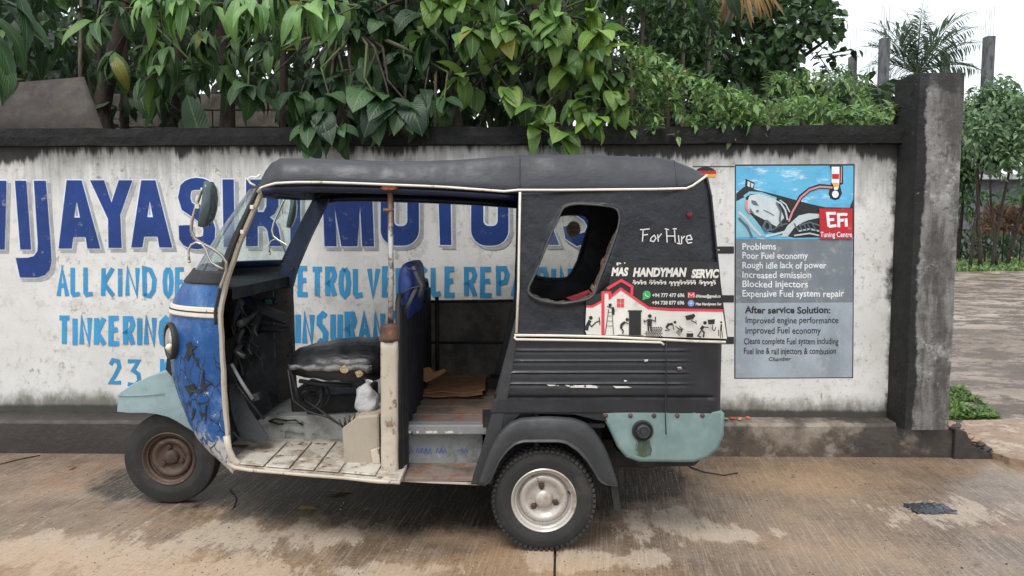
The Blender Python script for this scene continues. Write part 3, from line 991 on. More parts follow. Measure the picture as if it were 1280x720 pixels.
S1.poly(zb([(500, 590), (600, 500), (690, 480), (785, 485), (785, 520), (690, 540), (640, 560), (560, 610), (500, 690), (440, 690)]))
S1.stroke(zb([(385, 365), (440, 390), (480, 450), (500, 540)]), 2.2)
S1.stroke(zb([(430, 360), (485, 400), (520, 470)]), 1.6)
S1.stroke(zb([(60, 470), (120, 520), (180, 600), (260, 680)]), 3.0)
S1.stroke(zb([(300, 690), (420, 660), (500, 640)]), 2.6)
S1.stroke(zb([(600, 640), (700, 620), (785, 640)]), 1.8); S1.stroke(zb([(560, 680), (700, 660), (785, 680)]), 1.8)
S1.poly(zb([(140, 190), (165, 200), (160, 245), (138, 235)])); S1.poly(zb([(172, 205), (196, 215), (188, 250), (170, 245)]))
S1.build('board_marks', M['steel_paint'], wall)
D1 = Paint(WP, 0.0082)
D1.poly(zb([(175, 360), (215, 370), (240, 410), (200, 405), (175, 385)])); D1.poly(zb([(160, 430), (225, 515), (165, 470)]))
D1.stroke(zb([(285, 450), (340, 475), (380, 500)]), 1.0); D1.stroke(zb([(400, 380), (440, 460), (430, 540), (450, 600)]), 2.4)
D1.stroke(zb([(310, 540), (280, 600), (310, 640), (350, 620), (340, 570), (310, 545)]), 3.0)
D1.stroke(zb([(350, 640), (430, 590), (500, 570)]), 1.6); D1.stroke(zb([(60, 520), (140, 600), (180, 690)]), 2.6)
for k in range(5):
    D1.stroke(zb([(560 + k * 40, 570 + (k % 2) * 10), (600 + k * 40, 640)]), 1.5)
D1.stroke(zb([(600, 590), (700, 560), (785, 590)]), 2.0)
D1.ellipse(*zb([(230, 458)])[0], 1.8, 1.6, 8)
D1.build('board_marks', M['slate_paint'], wall)
PK = Paint(WP, 0.0108)
PK.stroke(zb([(510, 555), (545, 465), (620, 335), (700, 268), (790, 240), (905, 248)]), 2.4)
PK.stroke(zb([(135, 360), (130, 430), (160, 480)]), 2.6)
PK.stroke(zb([(985, 60), (982, 205)]), 1.3)
PK.build('board_marks', M['pink_paint'], wall)
WH = Paint(WP, 0.0118)
WH.poly(zb([(897, 60), (968, 60), (966, 205), (958, 250), (950, 268), (920, 268), (912, 230), (895, 205)]))
WH.ellipse(*zb([(930, 308)])[0], 4.2, 4.6, 16)
WH.build('board_marks', M['white_txt'], wall)
RD = Paint(WP, 0.0128)
RD.poly(zb([(785, 436), (1085, 436), (1085, 708), (790, 708)])); RD.poly(zb([(900, 125), (964, 125), (962, 170), (902, 170)]))
RD.build('board_marks', M['red_paint'], wall)
YL = Paint(WP, 0.0128); YL.poly(zb([(900, 205), (962, 205), (955, 240), (915, 240)])); YL.build('board_marks', M['yellow_paint'], wall)
T_ = Paint(WP, 0.0138)
for st_ in ([(872, 600), (860, 480), (935, 480)], [(865, 540), (920, 535)], [(872, 598), (940, 590)], [(962, 605), (958, 490), (1015, 488)], [(960, 545), (1005, 540)], [(1030, 600), (1026, 525)]):
    T_.stroke(zb(st_), 3.6)
T_.ellipse(*zb([(1026, 490)])[0], 2.0, 2.0, 10)
text_px(T_, 'Tuning Centre', *[zb([(795, 0)])[0][0], zb([(1080, 0)])[0][0]], 289.5, 296.3, 0.012)
T_.build('board_lettering', M['white_txt'], wall, 'white lettering EFi Tuning Centre on red')
T_ = Paint(WP, 0.0034)
for s_, a_, b_, y_ in (('Problems', 928, 970, 312), ('Poor Fuel economy', 928, 1010, 323.5), ('Rough idle lack of power', 928, 1033, 335.5), ('Increased emission', 928, 1014, 347.5), ('Blocked injectors', 928, 1010, 359), ('Expensive Fuel system repair', 928, 1055, 371)):
    text_px(T_, s_, a_, b_, y_ - 8.6, y_, 0.012, 0.0, 0.4)
T_.build('board_lettering', M['white_txt'], wall, 'white lettering listing engine problems')
T_ = Paint(WP, 0.0034)
for s_, a_, b_, y_, h_, bd in (('After service Solution:', 931, 1038, 391.5, 8.6, 0.03), ('Improved engine performance', 932, 1048, 404, 8.2, 0.008), ('Improved Fuel economy', 932, 1026, 417, 8.6, 0.008), ('Cleans complete Fuel system including', 930, 1048, 430, 8.0, 0.008), ('Fuel line & rail injectors & combusion', 930, 1045, 442.5, 8.0, 0.008), ('Chamber', 961, 989, 451, 5.0, 0.008)):
    text_px(T_, s_, a_, b_, y_ - h_, y_, bd, 0.3 if s_ == 'Chamber' else 0.0, 0.4)
T_.build('board_lettering', M['black_txt'], wall, 'black lettering listing service solutions')
# ================================================================== THE THREE-WHEELER
VX, VY = -0.7, YC
auto = thing('auto_rickshaw', (VX, VY, 0), 'battered doorless auto rickshaw with blue front, black canvas hood and dark ribbed body', 'auto rickshaw')
RUST = lin(104, 62, 40)
M['canvas'] = worn('black_canvas', lin(46, 48, 54), 0.5, layers=[
    dict(c=lin(72, 75, 84), s=3.5, lo=0.50, hi=0.76, a=0.5), dict(c=lin(30, 30, 33), s=7, lo=0.55, hi=0.7, a=0.6),
    dict(c=lin(18, 18, 18), s=70, lo=0.68, hi=0.74), dict(c=lin(150, 150, 150), s=90, lo=0.72, hi=0.78, a=0.7)],
    bump=(9, 0.12, 0.015), bump2=(2.0, 0.25, 0.04, (1, 1, 2.5)))
M['canvas_side'] = worn('black_canvas_side', lin(27, 30, 37), 0.42, layers=[
    dict(c=lin(48, 52, 60), s=2.5, lo=0.45, hi=0.72, a=0.5), dict(c=lin(26, 27, 30), s=5, lo=0.5, hi=0.7, a=0.6),
    dict(c=lin(96, 96, 100), s=18, lo=0.66, hi=0.76, a=0.5, z=(1.0, 1.75, 0.04))],
    bump=(2.2, 0.5, 0.06), bump2=(7, 0.3, 0.02, (1, 1, 0.5)))
M['lining'] = worn('dark_lining', lin(24, 26, 32), 0.75, layers=[dict(c=lin(46, 46, 50), s=4, lo=0.5, hi=0.7, a=0.5)], bump=(8, 0.4, 0.02))
M['piping'] = worn('cream_piping', lin(222, 214, 200), 0.45, layers=[dict(c=lin(120, 96, 76), s=14, lo=0.6, hi=0.7, a=0.8)])
M['lower'] = worn('dark_body_paint', lin(32, 33, 37), 0.42, layers=[
    dict(c=lin(62, 62, 64), s=4, lo=0.50, hi=0.76, st=(0.6, 1, 2.4), a=0.5), dict(c=lin(24, 24, 26), s=7, lo=0.5, hi=0.66, a=0.6),
    dict(c=lin(108, 98, 88), s=24, lo=0.68, hi=0.76, z=(0.75, 0.5, 0.06), a=0.6)], bump=(40, 0.15, 0.003), bump2=(4, 0.25, 0.012))
M['blue'] = worn('scratched_blue_paint', lin(16, 74, 134), 0.34, layers=[
    dict(c=lin(60, 116, 180), s=3.2, lo=0.42, hi=0.66, a=0.6),
    dict(c=lin(128, 150, 178), s=4.5, lo=0.50, hi=0.70, a=0.65, r=0.6),
    dict(c=lin(30, 44, 66), s=3.6, lo=0.58, hi=0.62, st=(2.4, 1.6, 1.1), z=(0.85, 0.35, 0.05), rg=0.8, r=0.6),
    dict(c=lin(196, 190, 182), s=16, lo=0.64, hi=0.67, z=(0.95, 0.35, 0.06), rg=0.75, a=0.9, r=0.6),
    dict(c=lin(168, 168, 166), s=7, lo=0.66, hi=0.74, z=(0.60, 0.30, 0.36), rg=0.75, r=0.6),
    dict(c=RUST, s=30, lo=0.66, hi=0.71, z=(0.7, 0.3, 0.10), r=0.8)],
    bump=(60, 0.15, 0.003), bump2=(5, 0.25, 0.015), cracks=dict(s=13, w=0.05, c=lin(26, 34, 52), z=(0.36, 0.98), lo=0.47, ms=2.2))
M['crack'] = worn('dark_grime', lin(38, 40, 46), 0.7)
M['blue_dark'] = worn('dark_blue_frame', lin(16, 28, 58), 0.42, layers=[dict(c=lin(34, 48, 84), s=6, lo=0.5, hi=0.7, a=0.6), dict(c=lin(16, 16, 20), s=9, lo=0.5, hi=0.65)], bump=(20, 0.2, 0.01))
M['inner'] = worn('grimy_inner_panel', lin(58, 60, 64), 0.65, layers=[
    dict(c=lin(24, 25, 28), s=5, lo=0.46, hi=0.62, rg=0.7), dict(c=lin(112, 112, 112), s=8, lo=0.60, hi=0.72, st=(1.6, 1, 0.7), a=0.7, z=(1.1, 0.4, 0.05)),
    dict(c=lin(86, 70, 58), s=12, lo=0.64, hi=0.72, a=0.8)], bump=(20, 0.3, 0.01), bump2=(5, 0.3, 0.02))
M['cream'] = worn('worn_cream_paint', lin(184, 174, 158), 0.5, layers=[
    dict(c=lin(162, 150, 134), s=5, lo=0.48, hi=0.68, a=0.6), dict(c=lin(116, 94, 74), s=16, lo=0.56, hi=0.64, a=0.9, st=(1, 1, 0.6)),
    dict(c=RUST, s=34, lo=0.66, hi=0.71, r=0.85), dict(c=lin(40, 32, 28), s=55, lo=0.70, hi=0.75)], bump=(40, 0.3, 0.004))
M['cream_floor'] = worn('worn_white_floor', lin(192, 186, 174), 0.55, layers=[
    dict(c=lin(136, 118, 100), s=7, lo=0.44, hi=0.60, a=0.8), dict(c=lin(112, 82, 60), s=13, lo=0.54, hi=0.64), dict(c=lin(46, 40, 36), s=20, lo=0.64, hi=0.72)], bump=(30, 0.4, 0.006))
M['grey_metal'] = worn('dusty_grey_metal', lin(132, 134, 134), 0.6, layers=[
    dict(c=lin(88, 88, 86), s=6, lo=0.48, hi=0.66, a=0.8), dict(c=lin(40, 38, 36), s=12, lo=0.60, hi=0.7), dict(c=lin(176, 176, 174), s=20, lo=0.62, hi=0.72, a=0.6)], bump=(30, 0.3, 0.004))
M['rusty'] = worn('rusted_steel', lin(92, 62, 46), 0.8, layers=[
    dict(c=lin(62, 48, 42), s=8, lo=0.45, hi=0.62), dict(c=lin(134, 90, 60), s=20, lo=0.56, hi=0.68, a=0.7), dict(c=lin(146, 134, 122), s=12, lo=0.64, hi=0.74, a=0.5)], bump=(50, 0.5, 0.004))
M['rust_orange'] = worn('orange_rust', lin(150, 84, 58), 0.85, layers=[dict(c=lin(94, 54, 40), s=20, lo=0.5, hi=0.65)], bump=(60, 0.5, 0.004))
M['teal'] = worn('faded_teal_plastic', lin(112, 134, 132), 0.42, layers=[
    dict(c=lin(144, 162, 160), s=3, lo=0.45, hi=0.7, a=0.6), dict(c=lin(74, 104, 102), s=6, lo=0.56, hi=0.72, a=0.6, st=(1.5, 1, 0.6)),
    dict(c=lin(70, 66, 56), s=22, lo=0.66, hi=0.74, a=0.8), dict(c=lin(200, 214, 212), s=34, lo=0.68, hi=0.74, a=0.7)], bump=(30, 0.15, 0.003))
M['teal_light'] = worn('faded_teal_fender', lin(132, 152, 155), 0.45, layers=[
    dict(c=lin(156, 178, 180), s=3, lo=0.45, hi=0.7, a=0.6), dict(c=lin(110, 140, 140), s=9, lo=0.56, hi=0.7, a=0.5),
    dict(c=lin(92, 84, 70), s=16, lo=0.66, hi=0.76, a=0.6, z=(0.6, 0.4, 0.06))], bump=(30, 0.12, 0.003))
M['fender'] = worn('weathered_black_plastic', lin(46, 47, 49), 0.55, layers=[dict(c=lin(76, 76, 76), s=3.5, lo=0.48, hi=0.74, a=0.6), dict(c=lin(112, 104, 94), s=10, lo=0.64, hi=0.76, a=0.35)], bump=(60, 0.15, 0.003))
M['rubber'] = worn('tyre_rubber', lin(42, 41, 40), 0.78, layers=[dict(c=lin(92, 84, 76), s=5, lo=0.50, hi=0.72, a=0.5), dict(c=lin(26, 26, 26), s=9, lo=0.5, hi=0.7, a=0.6)], bump=(60, 0.3, 0.003))
M['black_rubber'] = worn('black_rubber', (0.02, 0.02, 0.021), 0.6, bump=(30, 0.2, 0.004))
M['black'] = worn('sooty_black', (0.012, 0.012, 0.013), 0.7, layers=[dict(c=(0.05, 0.045, 0.04), s=12, lo=0.55, hi=0.7, a=0.5)], bump=(20, 0.3, 0.01))
M['rim'] = worn('worn_cream_rim', lin(184, 178, 170), 0.32, 0.35, layers=[
    dict(c=lin(150, 128, 108), s=8, lo=0.52, hi=0.66, a=0.8, dull=False), dict(c=RUST, s=20, lo=0.60, hi=0.68, a=0.9), dict(c=lin(54, 42, 34), s=40, lo=0.68, hi=0.74)], bump=(50, 0.2, 0.002))
M['chrome'] = worn('tarnished_chrome', lin(196, 192, 186), 0.25, 0.9, layers=[dict(c=lin(128, 92, 66), s=24, lo=0.60, hi=0.68)], bump=(60, 0.1, 0.002))
M['seat'] = worn('black_vinyl', lin(26, 26, 28), 0.38, layers=[dict(c=lin(58, 58, 60), s=5, lo=0.5, hi=0.7, a=0.5)], bump=(14, 0.25, 0.006), bump2=(3, 0.4, 0.03, (1, 4, 1)))
M['torn'] = worn('torn_silver_vinyl', lin(118, 116, 116), 0.6, layers=[dict(c=lin(66, 64, 62), s=14, lo=0.48, hi=0.58), dict(c=lin(196, 170, 128), s=9, lo=0.60, hi=0.66)], bump=(40, 0.6, 0.006))
M['foam'] = worn('bare_seat_foam', lin(166, 148, 120), 0.9, layers=[dict(c=lin(120, 92, 60), s=30, lo=0.5, hi=0.7)], bump=(70, 0.6, 0.004))
M['ply'] = worn('rusty_floor_sheet', lin(122, 108, 98), 0.75, layers=[
    dict(c=lin(132, 74, 46), s=9, lo=0.52, hi=0.62, rg=0.75), dict(c=lin(84, 74, 68), s=4, lo=0.50, hi=0.66), dict(c=lin(158, 136, 118), s=18, lo=0.62, hi=0.70, a=0.6)], bump=(30, 0.5, 0.006))
M['blue_cloth'] = worn('navy_vinyl_cushion', lin(24, 48, 108), 0.5, layers=[dict(c=lin(44, 78, 150), s=7, lo=0.5, hi=0.7, a=0.5), dict(c=lin(20, 28, 50), s=12, lo=0.56, hi=0.7)], bump=(16, 0.4, 0.01))
M['strap'] = worn('grey_webbing', lin(62, 64, 68), 0.8, bump=(90, 0.4, 0.003))
M['brown_panel'] = worn('stained_grey_panel', lin(84, 78, 71), 0.7, layers=[dict(c=lin(46, 42, 40), s=4, lo=0.45, hi=0.65), dict(c=lin(84, 78, 70), s=8, lo=0.58, hi=0.7, a=0.5)], bump=(12, 0.2, 0.01))
M['box_paint'] = worn('grubby_beige_box', lin(158, 148, 132), 0.6, layers=[dict(c=lin(128, 116, 102), s=5, lo=0.45, hi=0.7, a=0.6), dict(c=lin(92, 76, 62), s=14, lo=0.62, hi=0.7, a=0.7)], bump=(30, 0.3, 0.004))
M['tunnel'] = worn('scuffed_pale_grey', lin(158, 158, 154), 0.6, layers=[dict(c=lin(112, 110, 106), s=5, lo=0.48, hi=0.66, a=0.8), dict(c=lin(54, 52, 50), s=9, lo=0.60, hi=0.68, a=0.8)], bump=(30, 0.3, 0.004))
M['nut'] = worn('dark_lug_nut', lin(74, 62, 54), 0.5, 0.4)
def glass(name, tint, alpha, rough=0.06):
    t = NT(name)
    t.n.remove(t.p)
    tr = t.n.new('ShaderNodeBsdfTransparent'); tr.inputs[0].default_value = c4(tint)
    gl = t.n.new('ShaderNodeBsdfGlossy'); gl.inputs['Roughness'].default_value = rough; gl.inputs[0].default_value = (0.9, 0.95, 1, 1)
    df = t.n.new('ShaderNodeBsdfDiffuse'); df.inputs[0].default_value = (0.45, 0.46, 0.45, 1)
    lw_ = t.n.new('ShaderNodeLayerWeight'); lw_.inputs[0].default_value = 0.5
    fq = t.math('ADD', t.math('MULTIPLY', t.math('POWER', lw_.outputs['Facing'], 4.0), 0.7), 0.05)
    m1 = t.n.new('ShaderNodeMixShader'); m2 = t.n.new('ShaderNodeMixShader')
    t.l.new(fq, m1.inputs[0]); t.l.new(tr.outputs[0], m1.inputs[1]); t.l.new(gl.outputs[0], m1.inputs[2])
    d = t.ramp(t.noise(t.vec(scale=(1, 1, 0.5)), 7.0, 6, 0.7), 0.4, 0.75, 0.02, alpha)
    t.l.new(d, m2.inputs[0]); t.l.new(m1.outputs[0], m2.inputs[1]); t.l.new(df.outputs[0], m2.inputs[2])
    t.l.new(m2.outputs[0], t.out.inputs[0])
    return t.m
M['glass'] = glass('streaked_windscreen_glass', (0.78, 0.87, 0.85), 0.34, 0.04)  # pale diffuse streaks painted in for reflected light
M['film'] = glass('clear_plastic_window', (0.93, 0.94, 0.92), 0.2, 0.15)

# ---- pillar line that the cowl and windscreen share
PIL = [W(327, 237, 3.66), W(300, 300, 3.68), W(283, 348, 3.70), W(274, 388, 3.71), (W(276, 425, 3.71)), W(280, 500, 3.72), W(285, 560, 3.72), W(292, 587, 3.72)]
def pil_at(z):
    a = PIL
    if z >= a[0].z:
        d = (a[0] - a[1]) / (a[0].z - a[1].z)
        return a[0] + d * (z - a[0].z)
    for i in range(len(a) - 1):
        if a[i + 1].z <= z <= a[i].z:
            f = (z - a[i].z) / (a[i + 1].z - a[i].z)
            return a[i].lerp(a[i + 1], f)
    return a[-1].copy()
LEFT = [(228, 316), (240, 308), (262, 292), (290, 272), (320, 253), (338, 242), (346, 236), (352, 231), (364, 224), (378, 217), (390, 213), (405, 211), (440, 211), (470, 214), (500, 223), (530, 234), (548, 245), (562, 260), (572, 276), (578, 288)]
def left_at(py):
    for i in range(len(LEFT) - 1):
        if LEFT[i][0] <= py <= LEFT[i + 1][0]:
            f = (py - LEFT[i][0]) / (LEFT[i + 1][0] - LEFT[i][0])
            return LEFT[i][1] + f * (LEFT[i + 1][1] - LEFT[i][1])
    return LEFT[-1][1]
_bcache = {}
def cowl_pt(py, u, inset=0.0, out=0.0):
    """point on the nose surface: py = row (at the centre line), u in -1..1 across"""
    z = W(0, py, 3.9).z
    e = pil_at(z)
    hw = YC - e.y
    key = round(py, 2)
    if key not in _bcache:
        tgt = left_at(py)
        lo, hi = 0.0, 0.9
        for _ in range(26):
            b_ = (lo + hi) / 2
            mn = min(proj((e.x - b_ * (1 - abs(k / 16) ** 2.3) ** 0.72, YC + (k / 16) * hw, z))[0] for k in range(-16, 1))
            if mn > tgt: lo = b_
            else: hi = b_
        _bcache[key] = (lo + hi) / 2
    b_ = _bcache[key]
    hw2 = hw - inset + out
    return Vector((e.x - max(b_ - inset + out, 0.005) * (1 - min(1, abs(u)) ** 2.3) ** 0.72, YC + u * hw2, z))
US = [math.sin(math.pi / 2 * (k / 18)) for k in range(-18, 19)]
def cowl_rows(pys, us=US, inset=0.0, out=0.0):
    return [[cowl_pt(p, u, inset, out) for u in us] for p in pys]

pys = [346 + (578 - 346) * i / 44 for i in range(45)]
cb = MB().grid(cowl_rows(pys))
for i, p in enumerate(cb.v):        # dents and ripples in the sheet metal
    n_ = noise.noise(p * 4.0) * 0.010 + noise.noise(p * 11.0) * 0.003
    cb.v[i] = p + Vector((n_, 0, 0))
cowl = cb.build('front_cowl', M['blue'], auto, smooth=True)
# peeled dark patches: thin torn film lying on the metal
rnd = random.Random(11)
cr = MB()
def cowl_near(px, py, off):
    # near-side point on the cowl that a photo position falls on
    best = None
    z_py = py
    lo, hi = -0.999, -0.25
    for k in range(60):
        u = lo + (hi - lo) * k / 59
        # row whose projection matches
        r_ = py
        for _ in range(5):
            q = cowl_pt(min(max(r_, 346), 577), u, 0.0, off)
            r_ += (py - proj(q)[1]) * 0.8
        d = abs(proj(q)[0] - px)
        if best is None or d < best[0]:
            best = (d, q)
    return best[1]
for poly in ([(231, 430), (236, 427), (238, 432), (246, 433), (239, 438), (242, 447), (236, 443), (233, 452), (230, 446), (233, 437)],
             [(229, 483), (240, 480), (243, 486), (252, 488), (247, 492), (240, 490), (236, 495), (232, 488)],
             [(252, 462), (254, 470), (254, 480), (263, 478), (255, 485), (257, 490), (250, 487), (251, 474)],
             [(240, 510), (243, 512), (240, 524), (243, 534), (238, 526)],
             [(256, 508), (258, 505), (256, 524), (254, 530)]):
    cr.prism([cowl_near(x + 1.5, y, 0.0045) for x, y in poly], (-0.0015, -0.0015, 0))
cr.build('peeled_film', M['crack'], cowl)
# white waist band
bb = MB().grid(cowl_rows([380, 381.5, 391, 392.5], out=0.010))
bb.build('waist_band', M['piping'], cowl, smooth=True, solid=0.012)
b2 = MB().grid(cowl_rows([385.2, 387.0], out=0.0112))
b2.build('band_groove', M['black_rubber'], cowl, smooth=True)
# inner skin of the cowl, grimy
ib = MB().grid(cowl_rows([350 + (572 - 350) * i / 16 for i in range(17)], us=[u * 0.985 for u in US], inset=0.035))
ib.build('inner_skin', M['inner'], auto, smooth=True)
# windscreen: rubber seal, frame, glass
wpy = [232 + (346 - 232) * i / 14 for i in range(15)]
seal_b = MB().grid(cowl_rows([336.5, 340, 345, 350, 352.5], out=0.008))
seal_b.build('rubber_seal', M['black_rubber'], auto, smooth=True, solid=0.03)
gu = [u * 0.97 for u in US]
gb = MB().grid(cowl_rows([238 + (338 - 238) * i / 14 for i in range(15)], us=gu, inset=0.006))
gb.build('windscreen', M['glass'], auto, smooth=True)
tb = MB().grid(cowl_rows([231, 234, 238, 241], out=-0.01))
tb.build('header_rail', M['blue_dark'], auto, smooth=True, solid=0.02)
MB().grid(cowl_rows([332, 334, 337, 341], us=[u * 0.97 for u in US], inset=0.012)).build('screen_frame', M['blue_dark'], auto, smooth=True, solid=0.015)
# side frames of the windscreen (dark blue, wide, seen from inside on the far side)
def us_band(u0, u1, n):
    a0, a1 = math.asin(u0), math.asin(u1)
    return [math.sin(a0 + (a1 - a0) * i / n) for i in range(n + 1)]
for sgn in (-1, 1):
    us_ = [sgn * u for u in us_band(0.965 if sgn > 0 else 0.955, 0.998, 6)]
    o = MB().grid(cowl_rows([236 + (350 - 236) * i / 14 for i in range(15)], us=us_, out=0.004)).build('screen_frame', M['blue_dark'] if sgn > 0 else M['black_rubber'], auto, smooth=True, solid=0.02)
# dash shelf below the screen
dsh = MB()
rowsA = [cowl_pt(352, u, 0.03) for u in US[2:-2]]
rowsB = []
for p in rowsA:
    e = pil_at(p.z)
    rowsB.append(Vector((e.x + 0.02, p.y, p.z - 0.02)))
dsh.grid([rowsA, rowsB])
rowsC = [p + Vector((0.0, 0, -0.06)) for p in rowsB]
dsh.grid([rowsB, rowsC])
dsh.build('dash_shelf', M['lining'], auto, solid=0.01)

# A pillars: near cream, far dark blue and wide
def pillar_pts(off=(0, 0, 0), n=26, z0=0.30, z1=None):
    z1 = PIL[0].z if z1 is None else z1
    return [pil_at(z1 + (z0 - z1) * i / n) + Vector(off) for i in range(n + 1)]
ap_ = MB().tube(pillar_pts((0.010, -0.012, 0)), 0.0155, 8, flat=0.8)
rough_mesh(ap_, 0.003, 25)
ap_.build('door_pillar', M['cream'], auto, smooth=True, angle=40)
ap2 = MB().tube(pillar_pts((-0.012, -0.022, 0), n=22, z0=1.10), 0.008, 6)
ap2.build('door_seal', M['black_rubber'], auto, smooth=True)
fb = MB()
ptsf = [mir(p) for p in pillar_pts((0, 0, 0), z0=0.30)]
for q in range(len(ptsf) - 1):
    a, b_ = ptsf[q], ptsf[q + 1]
    wa = 0.10 if a.z > 1.2 else 0.11
    wb = 0.10 if b_.z > 1.2 else 0.11
    fb.hexa([a + Vector((-0.03, -0.03, 0)), a + Vector((wa - 0.03, -0.03, 0)), a + Vector((wa - 0.03, 0.02, 0)), a + Vector((-0.03, 0.02, 0))],
            [b_ + Vector((-0.03, -0.03, 0)), b_ + Vector((wb - 0.03, -0.03, 0)), b_ + Vector((wb - 0.03, 0.02, 0)), b_ + Vector((-0.03, 0.02, 0))])
# upper part dark blue, lower part grimy
up = MB(); lw = MB()
for q in range(0, len(fb.v), 8):
    tgt = up if fb.v[q].z > 1.22 else lw
    tgt.add(fb.v[q:q + 8], [(3, 2, 1, 0), (4, 5, 6, 7), (0, 1, 5, 4), (1, 2, 6, 5), (2, 3, 7, 6), (3, 0, 4, 7)])
up.build('far_door_pillar', M['blue_dark'], auto, fixn=True)
lw.build('far_door_pillar', M['brown_panel'], auto, fixn=True)
for z in (0.78, 0.94, 1.12, 1.33):
    p = mir(pil_at(z)) + Vector((0.045, -0.033, 0))
    MB().lathe([(0.0, 0.008), (0.010, 0.008), (0.012, 0)], p, (0, -1, 0), 8).build('bolt', M['nut'], auto)

# ---- canvas roof
def interp(tab, x):
    for i in range(len(tab) - 1):
        if tab[i][0] <= x <= tab[i + 1][0]:
            f = (x - tab[i][0]) / (tab[i + 1][0] - tab[i][0])
            return tab[i][1] + f * (tab[i + 1][1] - tab[i][1])
    return tab[0][1] if x < tab[0][0] else tab[-1][1]
EAVE = [(322, 237), (330, 234), (345, 229.5), (400, 228), (490, 231), (560, 234), (600, 236.5), (648, 240), (750, 238.5), (858, 236.5), (870, 231), (884, 222)]
TOPL = [(322, 226), (328, 214), (334, 207), (345, 202), (400, 202.5), (480, 204), (560, 202.5), (620, 199), (655, 197), (720, 196.5), (800, 198), (830, 198), (850, 203.5), (868, 211), (884, 220)]
rows = []
xs = [322, 325, 328, 331, 334, 339, 345, 355] + list(range(370, 850, 14)) + [856, 862, 868, 874, 880, 884]
for px in xs:
    ey, ty = interp(EAVE, px), interp(TOPL, px)
    yn = 3.56 + max(0, (345 - px)) / 23.0 * 0.08
    E = W(px, ey, yn)
    T = W(px, ty, 3.80)
    X = E.x
    h = max(T.z - E.z, 0.012)
    prof = [(0.010, -0.012), (0.0, 0.0), (0.002, 0.20 * h), (0.022, 0.55 * h), (0.048, 0.86 * h), (0.064, 0.955 * h), (0.10, 0.985 * h), (0.26, 1.0 * h), (0.45, 1.03 * h), (YC - yn, 1.04 * h)]
    near = []
    for o_, dz in prof:
        sag = 0.008 * math.sin((X + 1.4) * 5.0) * (dz / h if h else 0)
        p = Vector((X, yn + o_, E.z + dz + sag * 0.5))
        nn = noise.noise(Vector((p.x * 2.6, p.y * 5, p.z * 9))) * 0.006
        if 0.1 * h < dz < 0.97 * h:
            nn += (abs(noise.noise(Vector((p.x * 5 + p.z * 9, p.z * 10, 3)))) - 0.2) * 0.014
            p.y += nn
        p.z += nn * 0.6
        near.append(p)
    far = [mir(p) for p in near[:-1]]
    rows.append(near + list(reversed(far)))
rf = MB().grid(rows)
rf.f.append(tuple(range(len(rows[0]))))
k0 = (len(rows) - 1) * len(rows[0])
rf.f.append(tuple(k0 + i for i in range(len(rows[0]) - 1, -1, -1)))
rf.build('canvas_roof', M['canvas'], auto, smooth=True, solid=0.012, angle=60)
# seams
for px in (655, 848):
    i = min(range(len(xs)), key=lambda k: abs(xs[k] - px))
    MB().tube([p + Vector((0, -0.001, 0.001)) for p in rows[i][1:-1]], 0.0035, 5).build('roof_seam', M['canvas'], auto, smooth=True)
# roof frame rails under the canvas
for f_ in (lambda p: p, mir):
    nm = 'roof_rail'
    MB().tube([f_(W(x, interp(EAVE, x) + 6, 3.60)) for x in (329, 345, 380, 430, 490, 560, 600, 648)], 0.022, 8).build(nm, M['blue_dark'], auto, smooth=True)
for px in (430, 560, 648):
    p = W(px, interp(EAVE, px) - 2, 3.6)
    pts = []
    for k in range(13):
        y = 3.6 + 1.2 * k / 12
        pts.append(Vector((p.x, y, p.z + 0.085 * math.sin(math.pi * k / 12) ** 0.5)))
    MB().tube(pts, 0.014, 6).build('roof_bow', M['black'], auto, smooth=True)
# white piping along the eaves (both sides) and around the hood
pip = [(322, 240), (326, 235), (334, 232), (345, 229), (370, 227.8), (400, 227.8), (440, 229), (490, 231), (530, 232.5), (560, 234), (600, 237), (630, 239.2), (648, 237.5), (700, 237.6), (760, 237), (820, 236.5), (858, 235.5), (866, 232), (876, 225), (884, 219)]
pp = [W(x, y, 3.548 + max(0, 345 - x) / 23 * 0.08) for x, y in pip]
MB().tube(pp, 0.0062, 6).build('piping', M['piping'], auto, smooth=True)
MB().tube([mir(p) for p in pp], 0.0072, 6).build('piping', M['piping'], auto, smooth=True)
MB().tube([W(x, y, 3.545) for x, y in ((650, 240), (649, 300), (648, 360), (645.5, 416))], 0.0062, 6).build('piping', M['piping'], auto, smooth=True)
MB().tube([W(x, y, 3.54) for x, y in ((643, 419), (700, 419.6), (760, 421), (820, 424), (868, 426.5), (907, 427.6))], 0.0068, 6).build('piping', M['piping'], auto, smooth=True)
MB().tube([W(x, y, 3.536) for x, y in ((643, 421), (645, 424.2), (700, 425), (760, 426), (826, 428), (830, 431))], 0.0062, 6).build('piping', M['piping'], auto, smooth=True)
MB().tube([W(x, y, 3.545) for x, y in ((884, 222), (889, 245), (898, 335), (906, 425))], 0.005, 5).build('hood_edge', M['black_rubber'], auto, smooth=True)
# front corner gather and small wire hook
MB().tube([W(x, y, 3.62) for x, y in ((319, 232), (313, 229), (310, 224), (314, 221), (321, 222), (325, 218))], 0.0055, 6).build('wire_hook', M['piping'], auto, smooth=True)

